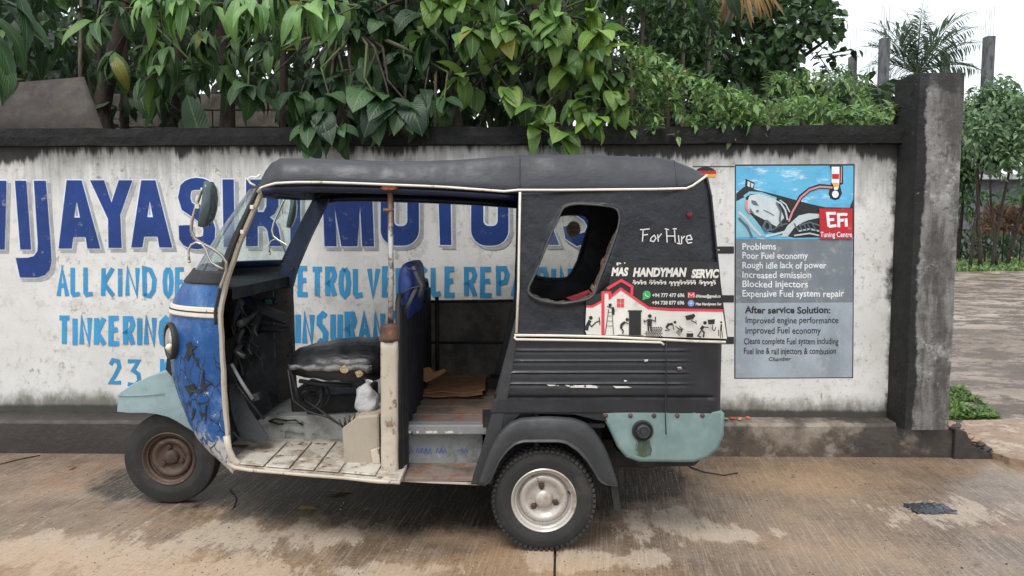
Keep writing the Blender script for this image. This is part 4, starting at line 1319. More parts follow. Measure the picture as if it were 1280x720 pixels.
# ---- hood side panels: rings from the window hole outwards so the canvas can pucker
OUT = [(648, 240), (860, 236.5), (884, 221), (889, 245), (897, 330), (906, 425), (644, 420)]
HOLE = [(702, 262), (708, 257), (722, 254.5), (745, 256), (765, 258), (772, 262), (775, 270), (773, 285), (766, 305), (757, 330), (748, 352), (744, 366), (738, 373), (722, 377), (700, 380), (684, 377), (672, 374), (661, 368), (660, 360), (668, 345), (678, 320), (690, 290)]
def chaikin(poly, it=2):
    for _ in range(it):
        o_ = []
        for i in range(len(poly)):
            a, b = poly[i], poly[(i + 1) % len(poly)]
            o_ += [(a[0] * .75 + b[0] * .25, a[1] * .75 + b[1] * .25), (a[0] * .25 + b[0] * .75, a[1] * .25 + b[1] * .75)]
        poly = o_
    return poly
HOLE = chaikin(HOLE, 1)
HOLE_F = [(728, 268.5), (733, 271), (736, 276), (735, 284), (729, 303), (722, 326), (715, 340), (709, 347), (700, 348.5), (684, 348), (672, 346), (669, 342), (671, 335), (680, 310), (690, 286), (696, 273), (701, 269), (712, 268)]
def resample(poly, n, c):
    """n points where rays from c at equal angles meet the polygon"""
    out = []
    for k in range(n):
        a = 2 * math.pi * k / n
        d = Vector((math.cos(a), math.sin(a)))
        best = None
        for i in range(len(poly)):
            A, B = Vector(poly[i]), Vector(poly[(i + 1) % len(poly)])
            e = B - A
            den = d.x * e.y - d.y * e.x
            if abs(den) < 1e-9: continue
            w = A - Vector(c)
            t_ = (w.x * e.y - w.y * e.x) / den
            s_ = (w.x * d.y - w.y * d.x) / den
            if t_ > 0 and -1e-6 <= s_ <= 1 + 1e-6 and (best is None or t_ > best):
                best = t_
        out.append(Vector(c) + d * best)
    return out
def ray_angles(poly, hole, c, n):
    """angles that include every corner of poly"""
    A = [math.atan2(p[1] - c[1], p[0] - c[0]) % (2 * math.pi) for p in poly]
    A += [2 * math.pi * k / n for k in range(n)]
    A = sorted(A)
    return [a for i, a in enumerate(A) if i == 0 or a - A[i - 1] > 0.004]
def hit(poly, c, a):
    d = Vector((math.cos(a), math.sin(a)))
    best = None
    for i in range(len(poly)):
        P0, P1_ = Vector(poly[i]), Vector(poly[(i + 1) % len(poly)])
        e = P1_ - P0
        den = d.x * e.y - d.y * e.x
        if abs(den) < 1e-9: continue
        w = P0 - Vector(c)
        t_ = (w.x * e.y - w.y * e.x) / den
        s_ = (w.x * d.y - w.y * d.x) / den
        if t_ > 0 and -1e-5 <= s_ <= 1 + 1e-5 and (best is None or t_ > best):
            best = t_
    return Vector(c) + d * (best or 1)
def hood_panel(fn, hole, c, seed, inward):
    an = ray_angles(OUT, hole, c, 110)
    rows = []
    NR = 16
    hp, op = [hit(hole, c, a) for a in an], [hit(OUT, c, a) for a in an]
    for i in range(NR + 1):
        f = (i / NR) ** 1.3
        r_ = []
        for k, a in enumerate(an):
            q = hp[k].lerp(op[k], f)
            if i == 0:
                q += Vector((math.cos(a), math.sin(a))) * (noise.noise(Vector((a * 5, seed, 0))) * 1.0)
            p = fn(q.x, q.y)
            lip = math.exp(-((f - 0.03) / 0.05) ** 2)
            w_ = (noise.noise(Vector((p.x * 5, p.z * 3, seed))) + 0.5) * 0.010 + (noise.noise(Vector((p.x * 13 + p.z * 6, p.z * 8, seed))) + 0.5) * 0.004
            w_ *= min(1, (1 - f) * 6)
            w_ -= lip * (0.016 + 0.006 * noise.noise(Vector((a * 14, seed, 2))))
            p.y += inward * w_
            r_.append(p)
        rows.append(r_)
    return MB().grid(rows, close_u=True)
def Sn(x, y): return W(x, y, 3.55)
hood_panel(Sn, HOLE, (718, 318), 1.0, 1).build('hood_side', M['canvas_side'], auto, smooth=True, solid=0.006)
# far panel: same outline mirrored; its window as seen from the camera on the far plane
FP = [W(x, y, 4.85) for x, y in HOLE_F]
HF2 = [proj((p.x, 3.55, p.z)) for p in FP]
cf = (sum(p[0] for p in HF2) / len(HF2), sum(p[1] for p in HF2) / len(HF2))
def Sf(x, y):
    p = W(x, y, 3.55); return mir(p)
hood_panel(Sf, HF2, cf, 5.0, -1).build('hood_side', M['lining'], auto, smooth=True, solid=0.006)
MB().tube([p + Vector((0, -0.012, 0)) for p in FP], 0.009, 6, closed=True).build('window_trim', M['strap'], auto, smooth=True)
MB().sheet([p + Vector((0, -0.004, 0)) for p in FP]).build('plastic_window', M['film'], auto)
bd = []
for k in range(40):
    a = 2 * math.pi * k / 40
    r_ = 8.6 + (0.9 if k % 2 else -0.5)
    bd.append(W(717 + r_ * 1.0 * math.cos(a), 286.5 + r_ * 1.15 * math.sin(a), 4.835))
M['badge'] = worn('faded_seal_sticker', lin(140, 132, 108), 0.6, layers=[dict(c=lin(104, 96, 74), s=40, lo=0.5, hi=0.62)])
MB().prism(bd, (0, 0.0015, 0)).build('seal_sticker', M['badge'], auto)
bt = Paint(lambda x, y, off: W(x, y, 4.8335 - off), 0.0)
text_px(bt, 'SERVICE', 711, 723, 283, 286, 0.02); text_px(bt, 'PAID', 713, 721, 288.5, 291.5, 0.02)
M['badge_txt'] = worn('faded_sticker_print', lin(84, 78, 60), 0.7)
bt.build('sticker_print', M['badge_txt'], auto)
# torn brown backing round the near hole
M['ragged'] = worn('ragged_brown_backing', lin(92, 74, 62), 0.85, layers=[dict(c=lin(40, 34, 32), s=14, lo=0.45, hi=0.6, st=(1, 1, 0.4)), dict(c=lin(146, 122, 104), s=24, lo=0.60, hi=0.70), dict(c=lin(52, 40, 36), s=10, lo=0.55, hi=0.65)], bump=(40, 0.6, 0.006))
rg = MB()
rnd = random.Random(3)
for i in range(len(HOLE)):
    A, B = Vector(HOLE[i]), Vector(HOLE[(i + 1) % len(HOLE)])
    cdir = (Vector((718, 318)) - (A + B) / 2).normalized()
    right = (A.x + B.x) / 2 > 742
    low = (A.y + B.y) / 2 > 362
    n = max(2, int((B - A).length / 3))
    r1, r2, r3 = [], [], []
    for k in range(n + 1):
        q = A.lerp(B, k / n)
        wn_ = noise.noise(Vector((q.x * 0.09, q.y * 0.06, 4.0))) + 0.5
        wdt = 0.9 + (2.0 + 5.0 * wn_ if right and q.y > 285 else 0) + (1.0 + 3 * wn_ if low else 0)
        r1.append(W(q.x - cdir.x * 1.8, q.y - cdir.y * 1.8, 3.545 + rnd.uniform(0, .002)))
        m_ = q + cdir * wdt * 0.5
        r2.append(W(m_.x, m_.y, 3.548 + rnd.uniform(-.003, .004)))
        m_ = q + cdir * wdt
        r3.append(W(m_.x, m_.y, 3.57 + rnd.uniform(0, .02)))
    rg.grid([r1, r2, r3])
rg.build('torn_edge', M['ragged'], auto, solid=0.003)
M['window_bead'] = worn('scuffed_window_bead', lin(72, 72, 76), 0.55, layers=[dict(c=lin(130, 126, 122), s=16, lo=0.56, hi=0.68, a=0.7)])
MB().tube([W(x, y, 3.541) for x, y in chaikin(HOLE, 1)], 0.0055, 6, closed=True).build('window_bead', M['window_bead'], auto, smooth=True)
M['red_rag'] = worn('red_rag', lin(128, 30, 38), 0.8, layers=[dict(c=lin(60, 20, 26), s=20, lo=0.5, hi=0.6)], bump=(30, 0.5, 0.006))
q = [(708, 372), (722, 368), (736, 362), (740, 366), (732, 373), (716, 377)]
rg = MB().prism([W(x, y, 3.60) for x, y in q], (0, 0.02, 0)); rough_mesh(rg, 0.004, 30)
rg.build('red_rag', M['red_rag'], auto)

# red bullet reflector near rear top
ml = MB().lathe([(0.0, 0.012), (0.008, 0.010), (0.013, 0.004), (0.014, 0)], W(862, 269, 3.55), (-0.2, -1, 0), 12)
ml.build('marker_lamp', M['red_rag'], auto, smooth=True)
M['hand_white'] = worn('hand_painted_white', lin(214, 212, 206), 0.6, layers=[dict(c=lin(60, 62, 68), s=60, lo=0.60, hi=0.7)])
fh = Paint(SP, 0.0095)
w_ = 1.35
for st_ in ([(803, 302), (804, 287), (812, 286)], [(804, 294), (810, 293)], [(814, 297), (813, 301), (817, 302), (820, 298), (818, 294), (814, 297)], [(822, 293), (823, 302)], [(823, 297), (827, 292)],
            [(833, 287), (834, 303)], [(843, 286), (844, 303)], [(834, 295), (844, 295)], [(848, 294), (849, 304)], [(852, 305), (852, 295)], [(852, 299), (856, 295)], [(857.5, 300), (865, 299), (863, 294), (859, 295), (857.5, 300), (860, 304), (865, 303)],
            [(800, 287), (804, 287)], [(831, 286), (836, 287)], [(841, 286), (846, 286)], [(846, 304), (851, 305)]):
    fh.stroke(st_, w_)
fh.build('hand_lettering', M['hand_white'], auto, 'white hand painted words For Hire')

# ---- advertising sticker on the hood
def zs(pts): return [(720 + x / 6.4, 320 + y / 6.4) for x, y in pts]
M['stk_black'] = worn('sticker_black', lin(32, 32, 34), 0.35, layers=[dict(c=lin(92, 90, 84), s=12, lo=0.60, hi=0.74, a=0.5, z=(1.2, 1.5, 0.06)), dict(c=lin(150, 146, 140), s=30, lo=0.70, hi=0.78, a=0.5)])
M['stk_white'] = worn('sticker_white', lin(216, 212, 204), 0.35, layers=[dict(c=lin(176, 166, 150), s=8, lo=0.54, hi=0.7, a=0.6), dict(c=lin(110, 100, 90), s=40, lo=0.70, hi=0.76, a=0.6)])
M['stk_red'] = worn('sticker_red', lin(214, 60, 76), 0.35, layers=[dict(c=lin(226, 150, 154), s=14, lo=0.62, hi=0.72, a=0.5)])
M['stk_green'] = worn('sticker_green', lin(60, 168, 92), 0.35)
M['stk_blue'] = worn('sticker_blue', lin(110, 150, 206), 0.35)
P_ = Paint(SP, 0.0090)
P_.poly(zs([(300, 42), (700, 36), (1135, 48), (1160, 230), (1185, 430), (1215, 665), (1190, 668), (86, 632), (70, 600), (82, 345), (200, 290), (262, 230)]))
stk = P_.build('sticker', M['stk_black'], auto, 'black, white and red advertising sticker for a handyman service')
P_ = Paint(SP, 0.0105)
P_.poly(zs([(82, 412), (205, 372), (225, 285), (262, 300), (262, 340), (355, 262), (590, 425), (760, 440), (1175, 444), (1208, 662), (86, 628), (74, 600)]))
P_.build('sticker_print', M['stk_white'], stk)
P_ = Paint(SP, 0.0118)
P_.stroke(zs([(82, 404), (130, 404), (216, 358)]), 2.6)
P_.poly(zs([(203, 285), (228, 285), (228, 632), (203, 632)]))
P_.poly(zs([(212, 282), (282, 282), (282, 296), (212, 300)])); P_.poly(zs([(258, 296), (284, 296), (284, 340), (262, 350)]))
P_.stroke(zs([(266, 335), (358, 262), (440, 318), (580, 415), (760, 428), (1180, 436)]), 3.0)
P_.stroke(zs([(250, 262), (362, 195), (448, 245), (446, 312)]), 3.4)
for a_, b__ in ((328, 342), (358, 342), (328, 378), (358, 378)):
    P_.poly(zs([(a_, b__), (a_ + 26, b__), (a_ + 26, b__ + 30), (a_, b__ + 30)]))
P_.build('sticker_print', M['stk_red'], stk)
K = Paint(SP, 0.0118)
def fig(pts, w): K.stroke(zs(pts), w / 6.4)
def head(x, y, r=13): K.ellipse(*zs([(x, y)])[0], r / 6.4, r / 6.4, 10)
# painter, ladder man, door man, builder, tiler, camera, plumber, figure at the edge
head(118, 495, 16); fig([(112, 515), (90, 560), (84, 595)], 26); fig([(105, 540), (125, 565), (160, 530), (185, 520)], 9); fig([(185, 490), (192, 550)], 8)
head(273, 392); fig([(292, 410), (300, 435), (297, 470)], 20); fig([(290, 415), (262, 408), (250, 402)], 8)
fig([(262, 425), (232, 630)], 5); fig([(288, 425), (300, 630)], 5)
for yy in (450, 480, 520, 560): fig([(258 - (yy - 430) * 0.14, yy), (288 + (yy - 430) * 0.06, yy)], 4)
head(410, 508); fig([(392, 528), (365, 550), (360, 580)], 20); fig([(360, 575), (378, 598), (374, 622)], 10); fig([(390, 530), (420, 542)], 8)
K.poly(zs([(416, 434), (528, 434), (528, 446), (520, 446), (520, 634), (424, 634), (424, 446), (416, 446)])); fig([(330, 632), (540, 636)], 5)
head(591, 480, 15); fig([(590, 505), (588, 560)], 36); fig([(578, 560), (580, 600)], 12); fig([(598, 560), (600, 600)], 12); fig([(575, 510), (548, 530), (545, 510)], 9); fig([(605, 510), (635, 525), (636, 485)], 9)
for r_ in range(7):
    y_ = 568 + r_ * 12
    x0_ = 600 if r_ < 3 else 552
    for k in range(5 if r_ < 3 else 8):
        xx = x0_ + k * 18 + (r_ % 2) * 7
        if xx < 682: K.poly(zs([(xx, y_), (xx + 14, y_), (xx + 14, y_ + 8), (xx, y_ + 8)]))
head(792, 530, 12); fig([(775, 545), (740, 548), (722, 575)], 20); fig([(722, 575), (750, 592), (712, 596)], 10); fig([(775, 548), (782, 590)], 8)
for k in range(4): fig([(795 + k * 14, 560 + k * 12), (825 + k * 12, 590 - k * 2), (800 + k * 8, 615 + k * 8)], 6); 
for k in range(3): fig([(825 + k * 14, 560 + k * 8), (850 - k * 4, 590 + k * 10)], 6)
K.poly(zs([(872, 480), (945, 462), (955, 480), (935, 508), (885, 515)])); fig([(920, 515), (960, 535)], 8); fig([(960, 515), (962, 550)], 6)
K.poly(zs([(884, 618), (938, 618), (938, 650), (884, 650)])); fig([(890, 605), (930, 605)], 3)
head(1032, 535, 15); fig([(1020, 560), (1000, 590)], 26); fig([(1000, 590), (1025, 610), (1020, 650)], 13); fig([(1000, 600), (975, 640), (1000, 650)], 11); fig([(1025, 568), (1060, 572)], 9)
K.poly(zs([(1052, 510), (1112, 505), (1108, 545), (1060, 548)])); fig([(1090, 548), (1092, 590), (1108, 598), (1120, 568)], 6)
head(1162, 530, 9); fig([(1163, 545), (1160, 600)], 14); fig([(1158, 600), (1155, 655)], 6); fig([(1168, 600), (1172, 655)], 6); fig([(1142, 590), (1142, 640)], 8)
K.build('sticker_print', M['stk_black'], stk)
T_ = Paint(SP, 0.0135)
for k in range(2):
    for r_ in range(3):
        T_.poly(zs([(436 + k * 44, 455 + r_ * 60), (466 + k * 44, 455 + r_ * 60), (466 + k * 44, 500 + r_ * 60), (436 + k * 44, 500 + r_ * 60)]))
T_.build('sticker_print', M['stk_white'], stk)
T_ = Paint(SP, 0.0145)
for k in range(2):
    for r_ in range(3):
        T_.poly(zs([(441 + k * 44, 461 + r_ * 60), (461 + k * 44, 461 + r_ * 60), (461 + k * 44, 494 + r_ * 60), (441 + k * 44, 494 + r_ * 60)]))
T_.build('sticker_print', M['stk_black'], stk)
T_ = Paint(SP, 0.0118)
def zline(s_, x0, x1, y0, y1, bold, sh=0.0):
    a_, b__ = zs([(x0, y0)])[0], zs([(x1, y1)])[0]
    text_px(T_, s_, a_[0], b__[0], a_[1], b__[1], bold, sh)
zline('MAS', 282, 420, 92, 156, 0.055, 0.2)
zline('HANDYMAN', 455, 886, 94, 162, 0.055, 0.2)
zline('SERVIC', 922, 1146, 106, 172, 0.055, 0.2)
zline('+94 777 477 696', 610, 868, 298, 328, 0.03)
zline('+94 738 877 696', 608, 866, 358, 388, 0.03)
zline('696mas@gmail.co', 958, 1158, 308, 332, 0.03)
zline('Mas Handyman Ser', 958, 1166, 372, 394, 0.03)
zline("P '", 325, 395, 52, 74, 0.03)
# Sinhala line, drawn as pen strokes
def loop(x, y, r, a0, a1, n=9): return [(x + r * math.cos(R(a0 + (a1 - a0) * k / n)), y + r * math.sin(R(a0 + (a1 - a0) * k / n))) for k in range(n + 1)]
rnd = random.Random(8)
x = 455
for word in (4, 5, 8, 5):
    for k in range(word):
        r_ = 11
        T_.stroke(zs(loop(x + r_, 216, r_, 150, 450)), 0.85)
        T_.stroke(zs(loop(x + r_ + 3, 217, 5, 200, 470, 6)), 0.75)
        kk = rnd.random()
        if kk < 0.35: T_.stroke(zs(loop(x + r_, 202, 9, 180, 350, 5)), 0.75)
        elif kk < 0.6: T_.stroke(zs([(x + 20, 222), (x + 24, 236), (x + 10, 238)]), 0.75)
        elif kk < 0.8: T_.stroke(zs([(x + 22, 200), (x + 25, 228)]), 0.8)
        x += 27
    x += 24
T_.build('sticker_print', M['stk_white'], stk)
T_ = Paint(SP, 0.0118)
T_.ellipse(*zs([(566, 310)])[0], 5.2, 5.2, 16); T_.poly(zs([(530, 354), (536, 320), (560, 345)]))
T_.build('sticker_print', M['stk_green'], stk)
T_ = Paint(SP, 0.0118); T_.ellipse(*zs([(920, 378)])[0], 4.2, 4.2, 16); T_.build('sticker_print', M['stk_blue'], stk)
T_ = Paint(SP, 0.0118); T_.poly(zs([(894, 290), (950, 290), (950, 336), (894, 336)])); T_.build('sticker_print', M['stk_red'], stk)
T_ = Paint(SP, 0.0132)
T_.stroke(zs([(900, 330), (900, 298), (922, 318), (944, 298), (944, 330)]), 0.9)
T_.stroke(zs([(552, 298), (558, 318), (580, 326)]), 1.0); T_.stroke(zs([(906, 378), (934, 378)]), 0.9); T_.stroke(zs([(920, 364), (920, 392)]), 0.9)
T_.build('sticker_print', M['stk_white'], stk)
# ---- lower body tub: ribbed near side, round the back, ribbed far side
def yrow(py):
    return W(0, py, 3.55).z
rib_c = [438, 451.5, 465.5, 480]
def ribo(py):
    o_ = 0.0
    for c_ in rib_c:
        d = py - c_
        if -5.0 < d < 5.0:
            # raised plateau edge with a shadow line below
            o_ += 0.008 * max(0, 1 - abs(d / 2.2)) if d < 0 else (0.008 - 0.013 * min(1, d / 1.6) if d < 1.6 else -0.005 * max(0, 1 - (d - 1.6) / 3.4))
    return o_
bp = []
y_ = 425.0
while y_ <= 516.01:
    bp.append(y_)
    y_ += 1.1 if any(abs(y_ - c_) < 5.5 for c_ in rib_c) else 2.6
if bp[-1] < 516: bp.append(516)
XRr = W(905, 470, 3.55).x
rows = []
for py in bp:
    z = yrow(py)
    xl = W(637 - (py - 425) * 0.27, py, 3.55).x
    out_ = -0.010 if 496 < py < 499 else 0.0
    r_ = []
    for k in range(41):
        x = xl + (XRr - 0.06 - xl) * k / 40
        px = proj((x, 3.55, z))[0]
        m = max(0, min(1, (px - (xl and proj((xl, 3.55, z))[0]) - 8) / 6)) * max(0, min(1, (858 - px) / 6))
        vseam = 0.004 * math.exp(-((px - 866) / 1.5) ** 2)
        lower = 0.006 if py > 498 else 0.0
        dn = noise.noise(Vector((x * 3, z * 5, 1))) * 0.004
        r_.append(Vector((x, 3.55 - ribo(py) * m - lower + vseam + dn - out_, z)))
    for a in (18, 36, 54, 72, 90):      # rounded corner
        r_.append(Vector((XRr - 0.06 + 0.06 * math.sin(R(a)), 3.61 - 0.06 * math.cos(R(a)), z)))
    nr = list(r_)
    for k in range(1, 8):
        r_.append(Vector((XRr, 3.61 + (2 * YC - 7.22) * k / 8, z)))
    r_ += [mir(p) for p in reversed(nr)]
    rows.append(r_)
MB().grid(rows).build('body_tub', M['lower'], auto, smooth=True, solid=0.012, angle=50, solid_off=-1)
# pale scrapes along the lowest rib
M['scrape'] = worn('bare_scrape', lin(206, 204, 198), 0.6, layers=[dict(c=lin(70, 70, 72), s=40, lo=0.56, hi=0.62)])
P_ = Paint(SP, 0.012)
for pts in ([(683, 480.6), (697, 481.2), (699, 482.4), (686, 482.6)], [(706, 481.2), (722, 481.6), (738, 481.2), (750, 482.6), (747, 485.2), (730, 484.6), (712, 484.4)], [(766, 482.6), (784, 483), (790, 484.6), (770, 485.2)],
            [(846, 459), (851, 458.4), (853, 462), (848, 462.6)], [(805, 449.6), (810, 449), (810, 451.4), (806, 452)], [(780, 475), (784, 475.4), (783, 477), (780, 477)]):
    P_.poly(pts)
P_.build('scrape', M['scrape'], auto)
# slanted door post between cabin and body
post = [(644, 398), (650, 400), (640, 470), (627, 540), (616, 606), (588, 606), (603, 560), (622, 490)]
MB().prism([W(x, y, 3.545) for x, y in post], (0, 0.05, 0)).build('rear_door_post', M['fender'], auto, bevel=0.006)
MB().prism([mir(W(x, y, 3.545)) for x, y in post], (0, -0.05, 0)).build('rear_door_post', M['fender'], auto, bevel=0.006)
MB().prism([W(x, y, 3.548) for x, y in ((637, 500), (760, 514), (760, 527), (742, 524), (718, 518), (650, 517), (622, 545), (612, 580), (604, 600), (610, 560))], (0, 0.03, 0)).build('arch_panel', M['lower'], auto)
# back panel of the hood
bpn = MB().grid([[W(884, 221, 3.57) + Vector((0.0, 0, 0)), W(889, 245, 3.57), W(897, 330, 3.57), W(906, 426, 3.57)], [mir(W(884, 221, 3.57)), mir(W(889, 245, 3.57)), mir(W(897, 330, 3.57)), mir(W(906, 426, 3.57))]])
bpn.build('hood_back', M['canvas_side'], auto, solid=0.006)
# stitched corner
# far lower side ahead of the tub (passengers get in on the near side only)
fz0, fz1 = 0.55, W(590, 377, 4.83).z
fx0, fx1 = W(537, 400, 4.83).x, W(700, 400, 4.83).x
fs = MB().box(((fx0 + fx1) / 2, 4.84, (fz0 + fz1) / 2), (fx1 - fx0, 0.02, fz1 - fz0))
fs.build('side_panel', M['brown_panel'], auto, bevel=0.004)
MB().tube([Vector((fx0, 4.825, fz1)), Vector((fx1, 4.825, fz1 + 0.01))], 0.010, 8).build('panel_rail', M['black'], auto, smooth=True)
MB().tube([Vector((fx0, 4.822, fz1 - 0.27)), Vector((fx1, 4.822, fz1 - 0.27))], 0.008, 6).build('panel_rib', M['black'], auto, smooth=True)
MB().tube([Vector((fx0 + 0.05, 4.825, fz1 + 0.03)), Vector((fx0 + 0.05, 4.825, 0.55))], 0.013, 8).build('panel_post', M['black'], auto, smooth=True)

# ---- teal engine cover that wraps the tail
tail = [(750, 515), (907, 515), (906, 545), (899, 561), (886, 573), (868, 579), (800, 578.5), (783, 573), (772, 560), (762, 538)]
MB().prism([W(x, y, 3.545) for x, y in tail], (0, 1.31, 0)).build('engine_cover', M['teal'], auto, smooth=True, bevel=0.020, seg=4, angle=40)
for x in (757, 788, 817.5, 846.5, 878):
    MB().lathe([(0, 0.008), (0.009, 0.006), (0.012, 0)], W(x, 519.5 - (x - 757) * 0.0, 3.545), (0, -1, 0), 10).build('screw', M['rusty'], auto, smooth=True)
fc = W(803, 538, 3.545)
MB().lathe([(0.052, 0.001), (0.052, 0.010), (0.044, 0.012), (0.042, 0.004), (0.0, 0.004)], fc, (0, -1, 0), 28).build('filler_ring', M['black_rubber'], auto, smooth=True, angle=40)
cp_ = MB().lathe([(0.034, 0.002), (0.034, 0.030), (0.028, 0.036), (0.018, 0.034), (0.016, 0.040), (0.0, 0.041)], fc, (0, -1, 0), 24)
cp_.build('filler_cap', M['fender'], auto, smooth=True, angle=40)
M['stain'] = worn('oily_run', lin(66, 78, 64), 0.4, layers=[dict(c=lin(100, 124, 118), s=24, lo=0.48, hi=0.6, st=(2, 1, 0.4))])
P_ = Paint(SP, 0.0062)
P_.poly([(796, 550.5), (812, 550.5), (813, 556), (815, 562), (813.5, 569), (805, 572), (795, 569), (793, 561), (794.5, 556)])
P_.build('oil_stain', M['stain'], auto)
MB().prism([W(x, y, 3.62) for x, y in ((770, 565), (800, 584), (868, 583), (876, 576), (876, 560))], (0, 1.1, 0)).build('under_pan', M['black'], auto, bevel=0.01)
# string hanging from the hood edge and loose wire under the tail
MB().tube([W(x, y, 3.528) for x, y in ((833, 428), (832.5, 450), (833, 480), (831.5, 515), (832.5, 543))], 0.0028, 5).build('hanging_string', M['black_rubber'], auto, smooth=True)
MB().tube([W(x, y, 3.6) for x, y in ((849, 582), (850.5, 590), (849.5, 603))], 0.0025, 5).build('hanging_wire', M['black_rubber'], auto, smooth=True)

# ---- rear fender arch (near and far)
outer = [(596, 606), (603, 585), (612, 560), (622, 542), (636, 528), (650, 522), (685, 520), (716, 522), (731, 527), (744, 539), (756, 558), (765, 580), (772, 603), (773, 608)]
inner = [(771, 608), (757, 607), (748, 602), (743, 592), (733, 577), (722, 565), (708, 555.5), (699, 553.5), (655, 553.5), (645, 556), (635, 564), (625, 577), (618, 592), (613, 602), (606, 607.5)]
def arch(f_, name):
    b = MB()
    n = 40
    def rs(poly, n):
        P = [Vector(p) for p in poly]
        L = [0]
        for i in range(1, len(P)): L.append(L[-1] + (P[i] - P[i - 1]).length)
        out = []
        for k in range(n + 1):
            d = L[-1] * k / n
            for i in range(1, len(P)):
                if L[i] >= d - 1e-9:
                    out.append(P[i - 1].lerp(P[i], (d - L[i - 1]) / (L[i] - L[i - 1]))); break
        return out
    O = rs(outer, n)
    I = rs(list(reversed(inner)), n)
    rows = []
    for f, yy in ((0.0, 3.60), (0.0, 3.525), (0.05, 3.506), (0.18, 3.494), (0.5, 3.489), (0.86, 3.492), (0.90, 3.486), (0.97, 3.482), (1.0, 3.486), (1.0, 3.51)):
        rows.append([f_(W(O[k].lerp(I[k], f).x, O[k].lerp(I[k], f).y, yy)) for k in range(n + 1)])
    b.grid(rows)
    return b.build(name, M['fender'], auto, smooth=True, solid=0.006, angle=50)
arch(lambda p: p, 'rear_fender'); arch(mir, 'rear_fender')
for f_ in (lambda p: p, mir):
    b = MB().prism([f_(W(x, y, 3.53)) for x, y in ((763, 606), (772, 606), (774, 622), (776, 642), (768, 636), (765, 620))], (0, 0.09 if f_((0, 1, 0))[1] == 1 else -0.09, 0))
    b.build('mud_flap', M['black_rubber'], auto)
# wheel housing and chassis so daylight does not show through
WX = W(680, 626, 3.515).x
for s_ in (1, -1):
    y_c = 3.79 if s_ == 1 else 2 * YC - 3.79
    MB().box((WX, y_c, 0.47), (0.62, 0.02, 0.34)).build('wheel_housing', M['black'], auto)
    MB().box((WX, y_c - s_ * 0.115, 0.615), (0.60, 0.21, 0.02)).build('wheel_housing', M['black'], auto)
MB().box((0.30, YC, 0.40), (0.95, 0.78, 0.16)).build('chassis', M['black'], auto, bevel=0.02)
MB().box((-0.75, YC, 0.30), (1.5, 0.12, 0.08)).build('chassis_tube', M['black'], auto, bevel=0.01)
MB().tube([Vector((WX, 3.7, 0.255)), Vector((WX, 4.7, 0.255))], 0.03, 10).build('rear_axle', M['black'], auto, smooth=True)
MB().tube([Vector((W(765, 590, 3.9).x, 3.85, 0.40)), Vector((W(765, 590, 3.9).x, 4.1, 0.40))], 0.10, 20).build('engine_drum', M['black'], auto, smooth=True, angle=40)

# ---- wheels
def wheel(name, c, side, Rt, wd, rr_, rim_m, tread, label=None, nuts=3, turn=0.0):
    root = sub_empty(name, auto, c)
    ax = Vector((0, -side, 0))
    h = wd / 2
    prof = [(rr_ * 0.98, -h * 0.70), (rr_ * 1.0, -h * 0.86), (rr_ * 1.12, -h * 0.98), (rr_ * 1.3, -h * 1.0), (Rt * 0.90, -h * 0.92), (Rt * 0.965, -h * 0.80), (Rt * 0.99, -h * 0.55), (Rt * 0.997, 0),
            (Rt * 0.99, h * 0.55), (Rt * 0.965, h * 0.80), (Rt * 0.90, h * 0.92), (rr_ * 1.32, h * 1.0), (rr_ * 1.28, h * 1.02), (rr_ * 1.24, h * 1.0), (rr_ * 1.12, h * 0.98), (rr_ * 1.0, h * 0.86), (rr_ * 0.98, h * 0.70)]
    b = MB().lathe(prof, c, ax, 56)
    if tread:
        for k in range(58):
            t_ = 2 * math.pi * k / 58
            for row, off in ((-1, 0.5), (1, 0.0)):
                tt = t_ + off * 2 * math.pi / 58
                d = Vector((math.cos(tt), 0, math.sin(tt)))
                pos = Vector(c) + d * (Rt * 0.965) + ax * (row * h * 0.80)
                rot = Matrix.Rotation(-tt, 3, 'Y')
                b.box(pos, (0.014, h * 0.42, 0.0160), rot)
            for row in (-0.3, 0.3):
                tt = t_ + row
                d = Vector((math.cos(tt), 0, math.sin(tt)))
                b.box(Vector(c) + d * (Rt * 0.992) + ax * (row * h), (0.012, h * 0.36, 0.017), Matrix.Rotation(-tt, 3, 'Y'))
    tyre = b.build('tyre', M['rubber'], root, smooth=True, angle=40)
    q = rr_ / 0.165
    rp = [(0.165, h * .70), (0.168, h * .92), (0.163, h * 0.98), (0.155, h * .90), (0.151, h * .70), (0.146, h * .62), (0.140, h * .60), (0.138, h * .30), (0.128, h * .22), (0.126, h * .36), (0.120, h * .52), (0.108, h * .58), (0.095, h * .52), (0.085, h * .32), (0.072, h * .24), (0.050, h * .26), (0.046, h * .48), (0.040, h * .62), (0.026, h * .72), (0.0, h * .75)]
    rim = MB().lathe([(r * q, z) for r, z in rp], c, ax, 48).build('rim', rim_m, root, smooth=True, angle=50)
    MB().lathe([(0.0, -h * 0.2), (0.165 * q, -h * 0.2), (0.165 * q, h * 0.2), (0.10 * q, h * 0.2)], c, ax, 24).build('brake_drum', M['black'], root)
    for k in range(nuts):
        t_ = R(100) + 2 * math.pi * k / nuts
        p = Vector(c) + Vector((math.cos(t_) * 0.066 * q, 0, math.sin(t_) * 0.066 * q)) + ax * (h * 0.24)
        MB().lathe([(0.016, 0), (0.015, 0.014), (0.009, 0.016), (0.009, 0.022), (0, 0.022)], p, ax, 6).build('lug_nut', M['nut'], root)
    p = Vector(c) + Vector((0.128 * q, 0, 0.03)) + ax * (h * 0.3)
    MB().tube([p, p + ax * 0.03 + Vector((0.004, 0, 0))], 0.004, 6).build('valve', M['black_rubber'], root)
    return root
rw_c = Vector((WX, 3.578, 0.255))
